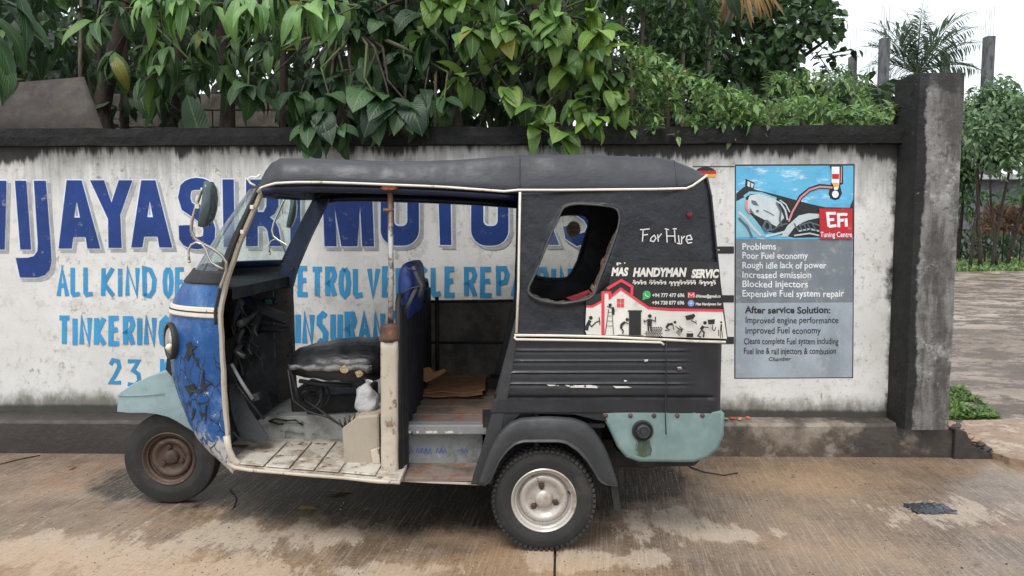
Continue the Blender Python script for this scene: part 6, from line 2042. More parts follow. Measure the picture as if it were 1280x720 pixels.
# ================================================================== PLANTS
def leaf_mat(name, dark, mid, light, vein, rough=0.44, trans=0.28, yellow=0.0):
    t = NT(name)
    uv = t.n.new('ShaderNodeUVMap'); uv.uv_map = 'UVMap'
    s_ = t.n.new('ShaderNodeSeparateXYZ'); t.l.new(uv.outputs[0], s_.inputs[0])
    geo = t.n.new('ShaderNodeNewGeometry')
    oi = t.n.new('ShaderNodeObjectInfo')
    r_ = t.math('FRACT', t.math('ADD', geo.outputs['Random Per Island'], oi.outputs['Random']))
    cr_ = t.n.new('ShaderNodeValToRGB')
    e = cr_.color_ramp.elements
    e[0].position = 0.0; e[0].color = c4(dark)
    e[1].position = 1.0; e[1].color = c4(light)
    m = e.new(0.5); m.color = c4(mid)
    if yellow:
        y_ = e.new(0.965); y_.color = c4(light)
        e[len(e) - 1].color = c4(lin(132, 128, 48))
    t.l.new(r_, cr_.inputs[0])
    col = cr_.outputs[0]
    a_ = t.math('ABSOLUTE', t.math('SUBTRACT', s_.outputs[0], 0.5))
    rib = t.ramp(a_, 0.045, 0.015)
    side = t.math('SINE', t.math('ADD', t.math('MULTIPLY', s_.outputs[1], 62.0), t.math('MULTIPLY', a_, -42.0)))
    col = t.mix(t.math('MULTIPLY', rib, 0.6), col, c4(vein))
    col = t.mix(t.math('MULTIPLY', t.ramp(side, 0.86, 1.0), 0.22), col, c4(vein))
    bl_ = t.noise(t.vec(), 14.0, 3)
    col = t.mix(t.math('MULTIPLY', t.ramp(bl_, 0.5, 0.75), 0.25), col, c4(dark))
    t.set('Base Color', col)
    t.set('Roughness', rough)
    t.set('Normal', t.bump(side, 0.25, 0.004))
    tr = t.n.new('ShaderNodeBsdfTranslucent')
    t.l.new(col, tr.inputs[0])
    mx = t.n.new('ShaderNodeMixShader'); mx.inputs[0].default_value = trans
    t.l.new(t.p.outputs[0], mx.inputs[1]); t.l.new(tr.outputs[0], mx.inputs[2])
    t.l.new(mx.outputs[0], t.out.inputs[0])
    return t.m
LM = {
 'young': leaf_mat('young_leaf', (0.070, 0.170, 0.040), (0.130, 0.280, 0.065), (0.220, 0.400, 0.100), (0.34, 0.48, 0.2), 0.34),
 'lime': leaf_mat('lime_leaf', (0.120, 0.240, 0.030), (0.200, 0.340, 0.045), (0.320, 0.440, 0.070), (0.4, 0.5, 0.16), 0.36),
 'mango': leaf_mat('mango_leaf', (0.018, 0.050, 0.018), (0.038, 0.100, 0.026), (0.130, 0.240, 0.060), (0.22, 0.32, 0.11), yellow=1),
 'broad': leaf_mat('broad_leaf', (0.013, 0.038, 0.018), (0.026, 0.068, 0.024), (0.056, 0.125, 0.034), (0.13, 0.22, 0.08)),
 'bright': leaf_mat('bright_leaf', (0.038, 0.090, 0.020), (0.085, 0.175, 0.032), (0.180, 0.290, 0.050), (0.25, 0.36, 0.12), yellow=1),
 'shade': leaf_mat('shaded_leaf', (0.012, 0.027, 0.013), (0.020, 0.044, 0.018), (0.042, 0.084, 0.028), (0.08, 0.13, 0.05), 0.5),  # leaf colours darkened to carry the shade behind the wall
 'shrub': leaf_mat('shrub_leaf', (0.050, 0.110, 0.032), (0.140, 0.270, 0.075), (0.290, 0.430, 0.140), (0.25, 0.34, 0.14), 0.4, yellow=1),
 'round': leaf_mat('round_leaf', (0.022, 0.052, 0.022), (0.040, 0.090, 0.032), (0.085, 0.170, 0.045), (0.14, 0.22, 0.08), 0.42),
 'yard': leaf_mat('yard_leaf', (0.070, 0.130, 0.070), (0.130, 0.220, 0.105), (0.220, 0.330, 0.150), (0.2, 0.3, 0.14), 0.5),  # lighter tones stand in for haze over the far trees
 'red': leaf_mat('reddish_leaf', (0.10, 0.05, 0.035), (0.20, 0.10, 0.06), (0.30, 0.17, 0.09), (0.3, 0.2, 0.1), 0.5),
 'palm': leaf_mat('palm_leaflet', (0.080, 0.130, 0.095), (0.120, 0.190, 0.130), (0.180, 0.250, 0.160), (0.2, 0.26, 0.14), 0.5),  # blue-green lightened, distance haze mixed into the colour
 'dry': leaf_mat('dry_leaf', (0.20, 0.12, 0.05), (0.32, 0.20, 0.08), (0.45, 0.30, 0.12), (0.5, 0.36, 0.2), 0.7),
}
M['bark'] = worn('dark_bark', lin(62, 52, 44), 0.9, layers=[dict(c=lin(30, 26, 24), s=6, lo=0.45, hi=0.6, st=(3, 3, 0.6)), dict(c=lin(104, 98, 88), s=9, lo=0.6, hi=0.7, a=0.6)], bump=(30, 0.7, 0.01))
M['bark_pale'] = worn('pale_bark', lin(120, 108, 94), 0.9, layers=[dict(c=lin(72, 64, 56), s=6, lo=0.45, hi=0.6, st=(3, 3, 0.6))], bump=(30, 0.7, 0.01))
M['twig'] = worn('green_twig', lin(88, 96, 56), 0.8)

def leaf_shape(L, Wd, droop, fold, seg=5, shape='lance', seed=0):
    """leaf along +x from the origin; returns verts, faces, uvs"""
    vs, uv, fs = [Vector((0, 0, 0))], [(0.5, 0)], []
    x, z, a = 0.0, 0.0, 0.0
    prof = {'lance': lambda f: math.sin(math.pi * f ** 0.85) ** 0.8, 'oval': lambda f: math.sin(math.pi * f ** 0.72) ** 0.62 * (1 - 0.15 * f), 'round': lambda f: math.sin(math.pi * f ** 0.8) ** 0.5}[shape]
    rnd = random.Random(seed)
    for i in range(1, seg):
        f = i / seg
        a -= droop / seg * (0.6 + 0.8 * f)
        x += math.cos(a) * L / seg
        z += math.sin(a) * L / seg
        w = Wd * 0.5 * prof(f)
        up = fold * w + 0.02 * L * math.sin(f * 9 + seed)
        vs += [Vector((x - 0.1 * w, w, z + up)), Vector((x, 0, z)), Vector((x - 0.1 * w, -w, z + up + rnd.uniform(-.1, .1) * w))]
        uv += [(0.0, f), (0.5, f), (1.0, f)]
    a -= droop / seg
    vs.append(Vector((x + math.cos(a) * L / seg, 0, z + math.sin(a) * L / seg))); uv.append((0.5, 1))
    fs += [(0, 2, 1), (0, 3, 2)]
    for i in range(seg - 2):
        b = 1 + 3 * i
        fs += [(b, b + 1, b + 4, b + 3), (b + 1, b + 2, b + 5, b + 4)]
    b = 1 + 3 * (seg - 2)
    fs += [(b, b + 1, b + 3), (b + 1, b + 2, b + 3)]
    return vs, fs, uv
def leaf_mesh(name, spec, mat):
    vs, fs, uv = spec
    me = bpy.data.meshes.new(name)
    me.from_pydata([tuple(v) for v in vs], [], fs)
    l = me.uv_layers.new(name='UVMap')
    for lp in me.loops:
        l.data[lp.index].uv = uv[lp.vertex_index]
    me.materials.append(mat)
    me.shade_smooth()
    return me
def orient(d, upv=None, roll=0.0):
    """matrix whose x axis is d and z axis is as near to up as possible"""
    d = d.normalized()
    u = upv if upv is not None else Vector((0, 0, 1))
    y = u.cross(d)
    if y.length < 1e-3: y = Vector((0, 1, 0)).cross(d)
    y.normalize()
    z = d.cross(y)
    m = Matrix((d, y, z)).transposed()
    return m @ Matrix.Rotation(roll, 3, 'X')

class Plant:
    def __init__(s, name, loc, label, cat, group=None):
        s.root = thing(name, loc, label, cat, group)
        s.o = Vector(loc)
        s.leaves = []      # (pos, rot3, scale, spec index)
    def trunk(s, pts, r, m=None, name='trunk', n=9):
        sm, rs = [], []
        pts = [Vector(p) for p in pts]
        for i in range(len(pts) - 1):
            for k in range(4):
                f = k / 4
                p = pts[i].lerp(pts[i + 1], f)
                sm.append(p + noise.noise_vector(p * 3) * 0.02); rs.append(r * (1 - 0.6 * (i + f) / (len(pts) - 1)))
        sm.append(pts[-1]); rs.append(r * 0.4)
        return MB().tube(sm, rs, n).build(name, m or M['bark'], s.root, smooth=True)
    def finish(s, specs, mat, nobj=300, leaf_name='leaf', low=None):
        """nearest nobj leaves become parts, the rest one joined part"""
        s.leaves.sort(key=lambda q: -(q[2] / max(q[0].y, 1)))
        # only leaves inside the picture count as the nearest ones
        def vis(q):
            x, y = proj(q[0])
            return -30 < x < 1310 and -30 < y < 750
        a = [q for q in s.leaves if vis(q)][:nobj]
        ida = set(id(q) for q in a)
        b = [q for q in s.leaves if id(q) not in ida]
        cache = {}
        for q in a:
            pos, rot, sc, k = q[:4]
            mk = q[4] if len(q) > 4 else None
            key = (k % len(specs), mk)
            if key not in cache: cache[key] = leaf_mesh(leaf_name, specs[key[0]], LM[mk] if mk else mat)
            o = bpy.data.objects.new(leaf_name, cache[key])
            o.parent = s.root
            o.matrix_basis = Matrix.Translation(pos - s.o) @ rot.to_4x4() @ Matrix.Scale(sc, 4)
            COL.objects.link(o)
        if b:
            joined(b, low or specs, mat, s.root, s.o, 'foliage')
        return s
def joined(leaves, specs, mat, parent, o0, name):
    V, Fc, UV = [], [], []
    for q in leaves:
        pos, rot, sc, k = q[:4]
        vs, fs, uv = specs[k % len(specs)]
        n = len(V)
        for v in vs:
            V.append(tuple(pos - o0 + rot @ (v * sc)))
        Fc.extend(tuple(i + n for i in f) for f in fs)
        UV.extend(uv)
    me = bpy.data.meshes.new(name)
    me.from_pydata(V, [], Fc)
    l = me.uv_layers.new(name='UVMap')
    idx = [0] * len(me.loops)
    me.loops.foreach_get('vertex_index', idx)
    flat = []
    for i in idx: flat.extend(UV[i])
    l.data.foreach_set('uv', flat)
    me.materials.append(mat)
    me.shade_smooth()
    ob = bpy.data.objects.new(name, me)
    COL.objects.link(ob)
    ob['kind'] = 'stuff'
    if parent is not None: ob.parent = parent
    return ob

rnd = random.Random(31)
def rosette(pl, P, axis, n, L, spread=(0.5, 1.2), nspec=4, jit=0.25, hang=0.35, mk=None):
    """whorl of leaves at the end of a twig"""
    axis = axis.normalized()
    a0 = rnd.uniform(0, 6.28)
    t1 = axis.cross(Vector((0.3, 0.2, 1))).normalized()
    t2 = axis.cross(t1)
    for k in range(n):
        a = a0 + 2.4 * k + rnd.uniform(-.3, .3)
        sp = rnd.uniform(*spread)
        d = axis * math.cos(sp) + (t1 * math.cos(a) + t2 * math.sin(a)) * math.sin(sp)
        d = (d + Vector((0, 0, -hang)) + Vector((rnd.uniform(-jit, jit), rnd.uniform(-jit, jit), rnd.uniform(-jit, jit)))).normalized()
        pl.leaves.append((P + axis * (-0.03 * k * L) + d * 0.01, orient(d, None, rnd.uniform(-.5, .5)), L * rnd.uniform(0.55, 1.15), rnd.randrange(nspec), mk))

specs_mango = [leaf_shape(1, 0.22 + 0.025 * k, 0.9 + 0.25 * k, 0.25, 6, 'lance', k) for k in range(4)]
specs_broad = [leaf_shape(1, 0.52 + 0.05 * k, 0.8 + 0.25 * k, 0.16, 6, 'oval', k) for k in range(4)]
specs_low = [leaf_shape(1, 0.36, 0.7 + 0.3 * k, 0.2, 3, 'lance', k) for k in range(3)]
specs_lowb = [leaf_shape(1, 0.58, 0.6 + 0.3 * k, 0.2, 3, 'oval', k) for k in range(3)]
specs_small = [leaf_shape(1, 0.40, 0.6 + 0.3 * k, 0.25, 3, 'oval', k) for k in range(3)]
specs_round = [leaf_shape(1, 0.8, 0.4 + 0.2 * k, 0.2, 3, 'round', k) for k in range(3)]
specs_thin = [leaf_shape(1, 0.24, 0.8 + 0.3 * k, 0.2, 3, 'lance', k) for k in range(3)]

# ---------------- left: mango tree reaching over the wall
g0 = W(150, 300, 6.4)
mango = Plant('mango_tree', (g0.x, 6.4, 0), 'mango tree at the left with long drooping leaves hanging over the black coping', 'tree')
mango.trunk([(g0.x, 6.4, 0), (g0.x + 0.05, 6.4, 1.6), (g0.x - 0.1, 6.35, 2.6), (g0.x + 0.3, 6.2, 3.6)], 0.12)
def spray(pl, items, leafspec=4, hub=None, twig=True, r_=0.010, young=None):
    for (px, py, Y, n, L, ax) in items:
        P = W(px, py, Y)
        rosette(pl, P, Vector(ax), n, L * rnd.uniform(.85, 1.15), nspec=leafspec, mk=young(px, py) if young else None)
        if twig:
            H = Vector(hub) if hub is not None else pl.o + Vector((0, 0, 3))
            back = P - Vector(ax).normalized() * 0.25 + Vector((0, 0.15, 0.12))
            mid = P.lerp(H, 0.45) + Vector((0, 0.1, 0.15))
            MB().tube([P, back, mid, H], [0.005, 0.008, r_, r_ * 1.6], 6).build('branch', M['bark'] if rnd.random() < 0.7 else M['twig'], pl.root, smooth=True)
items = []
for (px, py, Y, n, L) in ((205, -6, 5.05, 9, 0.30), (188, 2, 5.15, 8, 0.30), (228, 8, 5.1, 8, 0.27), (300, -4, 5.1, 9, 0.30), (318, 6, 5.0, 8, 0.30), (345, -8, 5.1, 9, 0.32), (378, 10, 4.95, 10, 0.34), (400, -4, 5.05, 9, 0.34),
                          (418, 20, 5.1, 8, 0.30), (150, 10, 5.4, 8, 0.28), (262, 4, 5.4, 8, 0.28), (232, -15, 5.2, 8, 0.3), (120, 30, 5.7, 8, 0.34), (250, 40, 5.7, 8, 0.28), (210, 62, 5.8, 9, 0.32), (300, 60, 5.8, 8, 0.3), (335, 50, 5.6, 8, 0.3),
                          (185, 100, 5.9, 9, 0.38), (200, 88, 5.7, 10, 0.38), (140, 70, 6.0, 9, 0.34), (400, 60, 5.8, 9, 0.32), (440, 40, 5.8, 8, 0.3), (280, 85, 6.0, 8, 0.32), (240, 90, 6.1, 8, 0.3)):
    items.append((px, py, Y, n, L, (rnd.uniform(-.4, .4), rnd.uniform(-.7, -.2), rnd.uniform(-.5, .1))))
spray(mango, items, 4, (g0.x + 0.3, 6.2, 3.4), young=lambda x, y: 'young' if y < 25 and x > 160 else None)
# crown above the picture: gives the shade the plants below stand in
for k in range(90):
    P = Vector((rnd.uniform(-4.6, -0.6), rnd.uniform(5.4, 7.8), rnd.uniform(2.95, 4.4)))
    rosette(mango, P, Vector((rnd.uniform(-1, 1), rnd.uniform(-1, .3), rnd.uniform(-.4, .5))), 8, 0.32)
mango.finish(specs_mango, LM['mango'], 300, low=specs_mango)

# ---------------- long strap leaves at the far left edge
g1 = W(-10, 300, 6.0)
ban = Plant('banana_plant', (g1.x, 6.0, 0), 'dark long-leaved plant at the left edge above the brown sheet', 'plant')
sb = [leaf_shape(1, 0.20, 0.9 + 0.3 * k, 0.3, 8, 'lance', k) for k in range(3)]
for px, py, d in ((-10, 20, (0.9, -0.3, -0.35)), (-5, 8, (0.9, -0.2, -0.1)), (-12, 40, (0.7, -.4, -.5)), (-15, 0, (0.8, -.2, 0.05)), (20, -10, (0.6, -.4, -.7)), (0, 60, (0.5, -.4, -.4)), (-20, 80, (0.6, -.3, -.2))):
    ban.leaves.append((W(px, py, 5.6), orient(Vector(d), None, rnd.uniform(-.3, .3)), 0.55, rnd.randrange(3)))
ban.trunk([(g1.x, 6.0, 0), (g1.x, 6.0, 1.8), (g1.x + 0.1, 5.9, 2.9)], 0.08)
ban.finish(sb, LM['broad'], 50)
# upright paddle leaf between the trunks
g2 = W(248, 300, 5.8)
pad = Plant('young_banana', (g2.x, 5.8, 0), 'single broad upright paddle leaf just behind the coping between two dark trunks', 'plant')
pw_ = leaf_shape(1, 0.50, 0.15, 0.2, 8, 'round', 2)
pad.leaves.append((W(252, 176, 5.75), orient(Vector((-0.25, -0.1, 1)), Vector((0.3, -1, 0.2))), 0.36, 0))
pad.trunk([(g2.x, 5.8, 0), (g2.x + 0.02, 5.78, 1.2), (W(252, 176, 5.75).x, 5.75, W(252, 176, 5.75).z + 0.02)], 0.03, M['twig'])
pad.finish([pw_], LM['broad'], 5)

# ---------------- broad-leaved plant, centre left, hanging over the coping
g3 = W(450, 300, 6.2)
br1 = Plant('broadleaf_tree', (g3.x, 6.2, 0), 'broad-leaved tree left of centre, its dark leaves drooping over the coping above the canvas roof', 'tree')
br1.trunk([(g3.x, 6.2, 0), (g3.x + 0.1, 6.2, 1.8), (g3.x - 0.2, 6.1, 2.8), (g3.x, 6.0, 3.6)], 0.07)
br1.trunk([W(283, 300, 6.3), W(284, 165, 6.3), W(287, 95, 6.3), W(270, 20, 6.2)], 0.085, name='trunk')
items = []
for (px, py, Y, n, L) in ((310, 108, 5.35, 7, 0.28), (335, 100, 5.4, 6, 0.26), (375, 118, 5.05, 7, 0.22), (398, 142, 5.0, 8, 0.24), (385, 160, 4.98, 7, 0.22), (412, 122, 5.1, 7, 0.24), (425, 160, 5.02, 7, 0.24), (455, 110, 5.3, 7, 0.26), (470, 122, 5.05, 9, 0.30), (488, 128, 5.0, 8, 0.28),
                          (510, 130, 5.05, 7, 0.30), (530, 118, 5.2, 7, 0.28), (460, 80, 5.6, 8, 0.26), (500, 70, 5.7, 8, 0.26), (540, 60, 5.7, 8, 0.26), (430, 95, 5.5, 7, 0.26), (400, 95, 5.6, 7, 0.24), (555, 125, 5.15, 7, 0.26), (480, 30, 5.8, 8, 0.28), (520, 20, 5.8, 8, 0.28), (450, 10, 5.8, 8, 0.28)):
    items.append((px, py, Y, n, L, (rnd.uniform(-.4, .4), rnd.uniform(-.7, -.3), rnd.uniform(-.8, -.1))))
spray(br1, items, 4, (g3.x, 6.05, 3.2))
br1.finish(specs_broad, LM['broad'], 300)

# ---------------- bright hanging tree, centre
g4 = W(690, 300, 6.1)
br2 = Plant('hanging_tree', (g4.x, 6.1, 0), 'bright green tree in the centre, leaf clusters trailing over the wall behind the roof', 'tree')
br2.trunk([(g4.x, 6.1, 0), (g4.x, 6.1, 1.9), (g4.x + 0.1, 6.0, 2.7), (g4.x - 0.2, 5.9, 3.5)], 0.10)
br2.trunk([W(575, 300, 6.2), W(572, 165, 6.2), W(566, 100, 6.1), W(600, 30, 6.0)], 0.06)
items = []
for (px, py, Y, n, L, kind) in [(rnd.uniform(575, 700), rnd.uniform(-10, 45), rnd.uniform(5.0, 5.4), 8, 0.21, 0) for _ in range(13)] + \
    [(rnd.uniform(680, 755), rnd.uniform(0, 90), rnd.uniform(5.0, 5.4), 8, 0.22, 0) for _ in range(12)] + \
    [(rnd.uniform(735, 780), rnd.uniform(50, 140), rnd.uniform(5.1, 5.4), 8, 0.18, 0) for _ in range(8)] + \
    [(638, 112, 5.1, 10, 0.24, 0), (590, 112, 5.4, 8, 0.26, 0), (575, 95, 5.3, 7, 0.28, 0), (660, 125, 5.2, 6, 0.2, 0), (678, 135, 5.05, 7, 0.22, 0), (720, 125, 4.98, 9, 0.22, 0), (735, 140, 5.0, 8, 0.2, 0), (700, 165, 5.0, 6, 0.2, 0), (672, 160, 5.0, 6, 0.2, 0), (742, 150, 4.98, 7, 0.18, 0), (765, 115, 5.1, 8, 0.18, 0), (775, 130, 5.1, 7, 0.18, 0), (610, 60, 5.6, 8, 0.25, 0), (640, 80, 5.7, 8, 0.25, 0), (690, 100, 5.6, 8, 0.25, 0)]:
    items.append((px, py, Y, n, L, (rnd.uniform(-.5, .5), rnd.uniform(-.8, -.3), rnd.uniform(-.6, .2))))
spray(br2, items, 4, (g4.x - 0.1, 5.95, 3.1), young=lambda x, y: 'young' if y < 60 and rnd.random() < .4 else ('lime' if x > 730 and rnd.random() < .5 else None))
for k in range(70):
    P = Vector((rnd.uniform(-0.8, 1.4), rnd.uniform(5.3, 7.2), rnd.uniform(2.95, 4.2)))
    rosette(br2, P, Vector((rnd.uniform(-1, 1), rnd.uniform(-1, .3), rnd.uniform(-.4, .5))), 8, 0.24)
br2.finish(specs_broad, LM['bright'], 300)

# ---------------- dark mass behind
def cloud(n, fn, L, nspec, hang=0.3):
    out = []
    for _ in range(n):
        P = fn()
        d = Vector((rnd.uniform(-1, 1), rnd.uniform(-1, 0.5), rnd.uniform(-.9, .6) - hang))
        out.append((P, orient(d, None, rnd.uniform(-1, 1)), L * rnd.uniform(.6, 1.25), rnd.randrange(nspec)))
    return out
def box_px(x0, x1, y0, y1, Y0, Y1, dens=None):
    def f():
        for _ in range(30):
            Y = rnd.uniform(Y0, Y1)
            p = W(rnd.uniform(x0, x1), rnd.uniform(y0, y1), Y)
            if dens is None or noise.noise(Vector((p.x * 1.3, Y * 0.5, p.z * 1.3))) > dens:
                return p
        return p
    return f
bk = cloud(4600, box_px(-60, 840, -80, 172, 6.8, 10.5, -0.15), 0.26, 3)
bk += cloud(3600, box_px(-60, 1000, -60, 175, 10.5, 12.5), 0.36, 3)
bk += cloud(1500, box_px(760, 1120, 100, 175, 7.0, 10.0), 0.22, 3)
bk += cloud(500, box_px(60, 480, 60, 172, 6.3, 7.5, 0.08), 0.24, 3)
bk += cloud(800, box_px(420, 800, 20, 172, 6.3, 7.5, -0.05), 0.24, 3)
# keep a gap where the block wall and the yard show through
def in_gap(q):
    x, y = proj(q[0])
    return (236 < x < 292 and 100 < y < 175) or (292 < x < 352 and 118 < y < 175) or (165 < x < 205 and 122 < y < 170) or (50 < x < 100 and 0 < y < 50)
bk = [q for q in bk if not in_gap(q)]
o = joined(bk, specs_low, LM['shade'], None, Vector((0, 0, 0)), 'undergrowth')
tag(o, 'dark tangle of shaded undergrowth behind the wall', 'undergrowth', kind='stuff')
# unseen canopy added overhead to shade the plants behind the wall
cn_ = cloud(2600, lambda: Vector((rnd.uniform(-8, 2.4), rnd.uniform(6.5, 13), rnd.uniform(3.6, 5.6))), 0.34, 3)
o = joined(cn_, specs_low, LM['shade'], None, Vector((0, 0, 0)), 'added_canopy')
tag(o, 'unseen leafy canopy added overhead to shade the plants behind the wall', 'added_canopy', kind='stuff')
# slim bare stems
SAPL = ['leftmost, just right of the brown sheet', 'thin one beside the leftmost stem', 'thick leaning one left of the paddle leaf', 'between the brown sheet and the thick leaning stem', 'thickest, touching the paddle leaf', 'above the roof front', 'right one above the roof middle', 'left one above the roof middle', 'above the grab pole', 'above the torn window side of the roof', 'rightmost, beside the small-leaved shrubs']
for si, (px, tilt, r_, Y) in enumerate(((97, 3, 0.022, 6.2), (104, -2, 0.016, 6.25), (150, 6, 0.05, 6.6), (128, -3, 0.03, 6.5), (216, 5, 0.06, 6.5), (360, -6, 0.05, 6.5), (540, 4, 0.02, 6.3), (505, 2, 0.018, 6.4), (455, 3, 0.025, 6.5), (610, -5, 0.03, 6.5), (792, 8, 0.03, 6.4))):
    b0, b1, b2_ = W(px, 330, Y), W(px + tilt, 120, Y), W(px + tilt * 2, -60, Y)
    st = Plant('sapling', (b0.x, Y, 0), 'slim bare sapling stem behind the wall, ' + SAPL[si], 'sapling', 'bare saplings behind the wall')
    st.trunk([(b0.x, Y, 0), b1, b2_], r_, M['bark'] if r_ > 0.025 else M['bark_pale'])
    rosette(st, b2_, Vector((0, 0, 1)), 8, 0.3)
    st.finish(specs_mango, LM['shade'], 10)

# ---------------- small-leaved shrubs right of centre, spilling over the coping
def bush(name, label, px0, px1, topfn, ybot, Y0, Y1, n, L, specs, mat, cat='shrub', nobj=300, stems=4, dens=-0.45):
    c_ = W((px0 + px1) / 2, 300, (Y0 + Y1) / 2)
    pl = Plant(name, (c_.x, c_.y, 0), label, cat)
    cnt = 0
    while cnt < n:
        px = rnd.uniform(px0, px1)
        tp = topfn(px)
        py = tp + (ybot - tp) * rnd.random() ** 1.15
        Y = rnd.uniform(Y0, Y1)
        P = W(px, py, Y)
        if noise.noise(P * 2.3) < dens + 0.12 * (Y - Y0) / (Y1 - Y0 + .01): continue
        k = rnd.randint(4, 7)
        rosette(pl, P, Vector((rnd.uniform(-.7, .7), rnd.uniform(-.9, .1), rnd.uniform(-.2, .9))), k, L, (0.4, 1.3), 3, 0.2, 0.1)
        cnt += k
    for k in range(stems):
        a = W(px0 + (px1 - px0) * (k + 0.5) / stems, 300, (Y0 + Y1) / 2)
        b = W(px0 + (px1 - px0) * (k + 0.5) / stems + rnd.uniform(-15, 15), topfn(px0 + (px1 - px0) * (k + 0.5) / stems) + 12, (Y0 + Y1) / 2)
        pl.trunk([(a.x, a.y, 0), a.lerp(b, 0.5) + Vector((0, 0, .3)), b], 0.03, M['bark_pale'])
    pl.finish(specs, mat, nobj)
    return pl
lf = lambda tab: (lambda x: interp(tab, x))
bush('flowering_shrub', 'pale green shrub with small pointed leaves spilling over the coping right of the hanging tree', 775, 935, lf([(775, 60), (800, 60), (850, 85), (900, 110), (935, 120)]), 172, 5.10, 6.0, 2300, 0.085, specs_small, LM['shrub'])
bush('hedge_shrub', 'low bright hedge with pointed leaves along the coping beside the tall pillar', 925, 1118, lf([(925, 120), (960, 128), (1000, 120), (1040, 130), (1080, 138), (1118, 130)]), 168, 5.16, 6.2, 1900, 0.095, specs_small, LM['shrub'])
bush('tall_shrub', 'speckled tall shrub with fine leaves between the hanging tree and the round-leaved tree', 765, 900, lf([(765, -20), (900, -20)]), 120, 6.3, 7.6, 2200, 0.10, specs_small, LM['round'], nobj=200)
bush('yellow_shrub', 'yellow-green sapling rising behind the hedge in front of the palm', 960, 1085, lf([(960, 95), (1000, 88), (1040, 92), (1085, 110)]), 150, 7.0, 8.2, 1100, 0.13, specs_thin, LM['shrub'], nobj=200)
bush('olive_shrub', 'greyish fine-leaved shrub below the broken column left of the palm', 1015, 1085, lf([(1015, 88), (1045, 80), (1085, 96)]), 150, 9.0, 10.5, 900, 0.13, specs_thin, LM['yard'], nobj=100)

# round-leaved tree against the sky
c_ = W(930, 300, 9.0)
rt = Plant('round_leaved_tree', (c_.x, 9.0, 0), 'dark round-leaved tree whose branches reach into the white sky above the hedge', 'tree')
rt.trunk([(c_.x, 9.0, 0), (c_.x, 9.0, 2.2), (c_.x + 0.2, 9.0, 3.4), (c_.x + 0.2, 9, 4.6)], 0.14)
blobs = [(850, 20, 60, 55), (900, 55, 55, 45), (940, 30, 60, 45), (985, 20, 40, 35), (1015, 25, 26, 30), (1035, 25, 18, 28), (960, 70, 40, 26), (920, 95, 45, 25), (860, 85, 50, 35), (1000, -20, 50, 30), (900, -20, 80, 30), (1040, 45, 9, 12), (980, 95, 22, 14)]
for (bx0, by0, rx, ry) in blobs:
    cc = W(bx0, by0, 9.0)
    n = int(rx * ry * 0.20)
    for k in range(n):
        a, r_ = rnd.uniform(0, 6.28), rnd.random() ** 0.6
        px, py = bx0 + rx * r_ * math.cos(a), by0 + ry * r_ * math.sin(a)
        Y = rnd.uniform(8.2, 9.8)
        P = W(px, py, Y)
        if noise.noise(P * 2.0) < -0.18: continue
        d = Vector((rnd.uniform(-1, 1), rnd.uniform(-1, .4), rnd.uniform(-.8, .5)))
        rt.leaves.append((P, orient(d, None, rnd.uniform(-1, 1)), rnd.uniform(.08, .14), rnd.randrange(3)))
    H = Vector((c_.x + 0.1, 9.0, 3.0))
    MB().tube([cc, cc.lerp(H, 0.5) + Vector((0, 0, 0.12)), H], [0.012, 0.03, 0.05], 7).build('branch', M['bark'], rt.root, smooth=True)
for k in range(16):
    a = rnd.uniform(-0.5, 1.3)
    P0 = W(1000 + rnd.uniform(-20, 20), 30 + rnd.uniform(-30, 50), 8.9)
    P1 = P0 + Vector((rnd.uniform(0.1, 0.5), 0, rnd.uniform(-.25, .25)))
    MB().tube([P0, P1], [0.008, 0.004], 5).build('twig', M['bark'], rt.root)
    for q in range(10):
        P = P0.lerp(P1, rnd.uniform(.3, 1.05)) + Vector((rnd.uniform(-.05, .05), rnd.uniform(-.05, .05), rnd.uniform(-.05, .05)))
        rt.leaves.append((P, orient(Vector((rnd.uniform(-1, 1), rnd.uniform(-1, .4), rnd.uniform(-.8, .4)))), rnd.uniform(.09, .13), rnd.randrange(3)))
rt.finish(specs_round, LM['round'], 300)
# dead fronds hanging in from above
c_ = W(925, -40, 7.2)
df = Plant('dead_palm_frond', (c_.x, 7.2, c_.z), 'dry yellow palm frond hanging at the top in front of the round-leaved tree', 'palm frond')
for k in range(34):
    f = k / 33
    P = W(896 + 62 * f, -14 + 10 * math.sin(f * 3), 7.2)
    d = Vector((-0.55 + 1.3 * f + rnd.uniform(-.12, .12), rnd.uniform(-.3, .1), -1.0))
    df.leaves.append((P, orient(d, Vector((0, -1, 0.2)), rnd.uniform(-.5, .5)), rnd.uniform(.18, .34), rnd.randrange(3)))
MB().tube([W(880, -30, 7.2), W(925, -16, 7.2), W(966, -10, 7.2)], 0.012, 6).build('stalk', M['bark_pale'], df.root, smooth=True)
df.finish([leaf_shape(1, 0.09, 0.4 + 0.2 * k, 0.3, 4, 'lance', k) for k in range(3)], LM['dry'], 60)

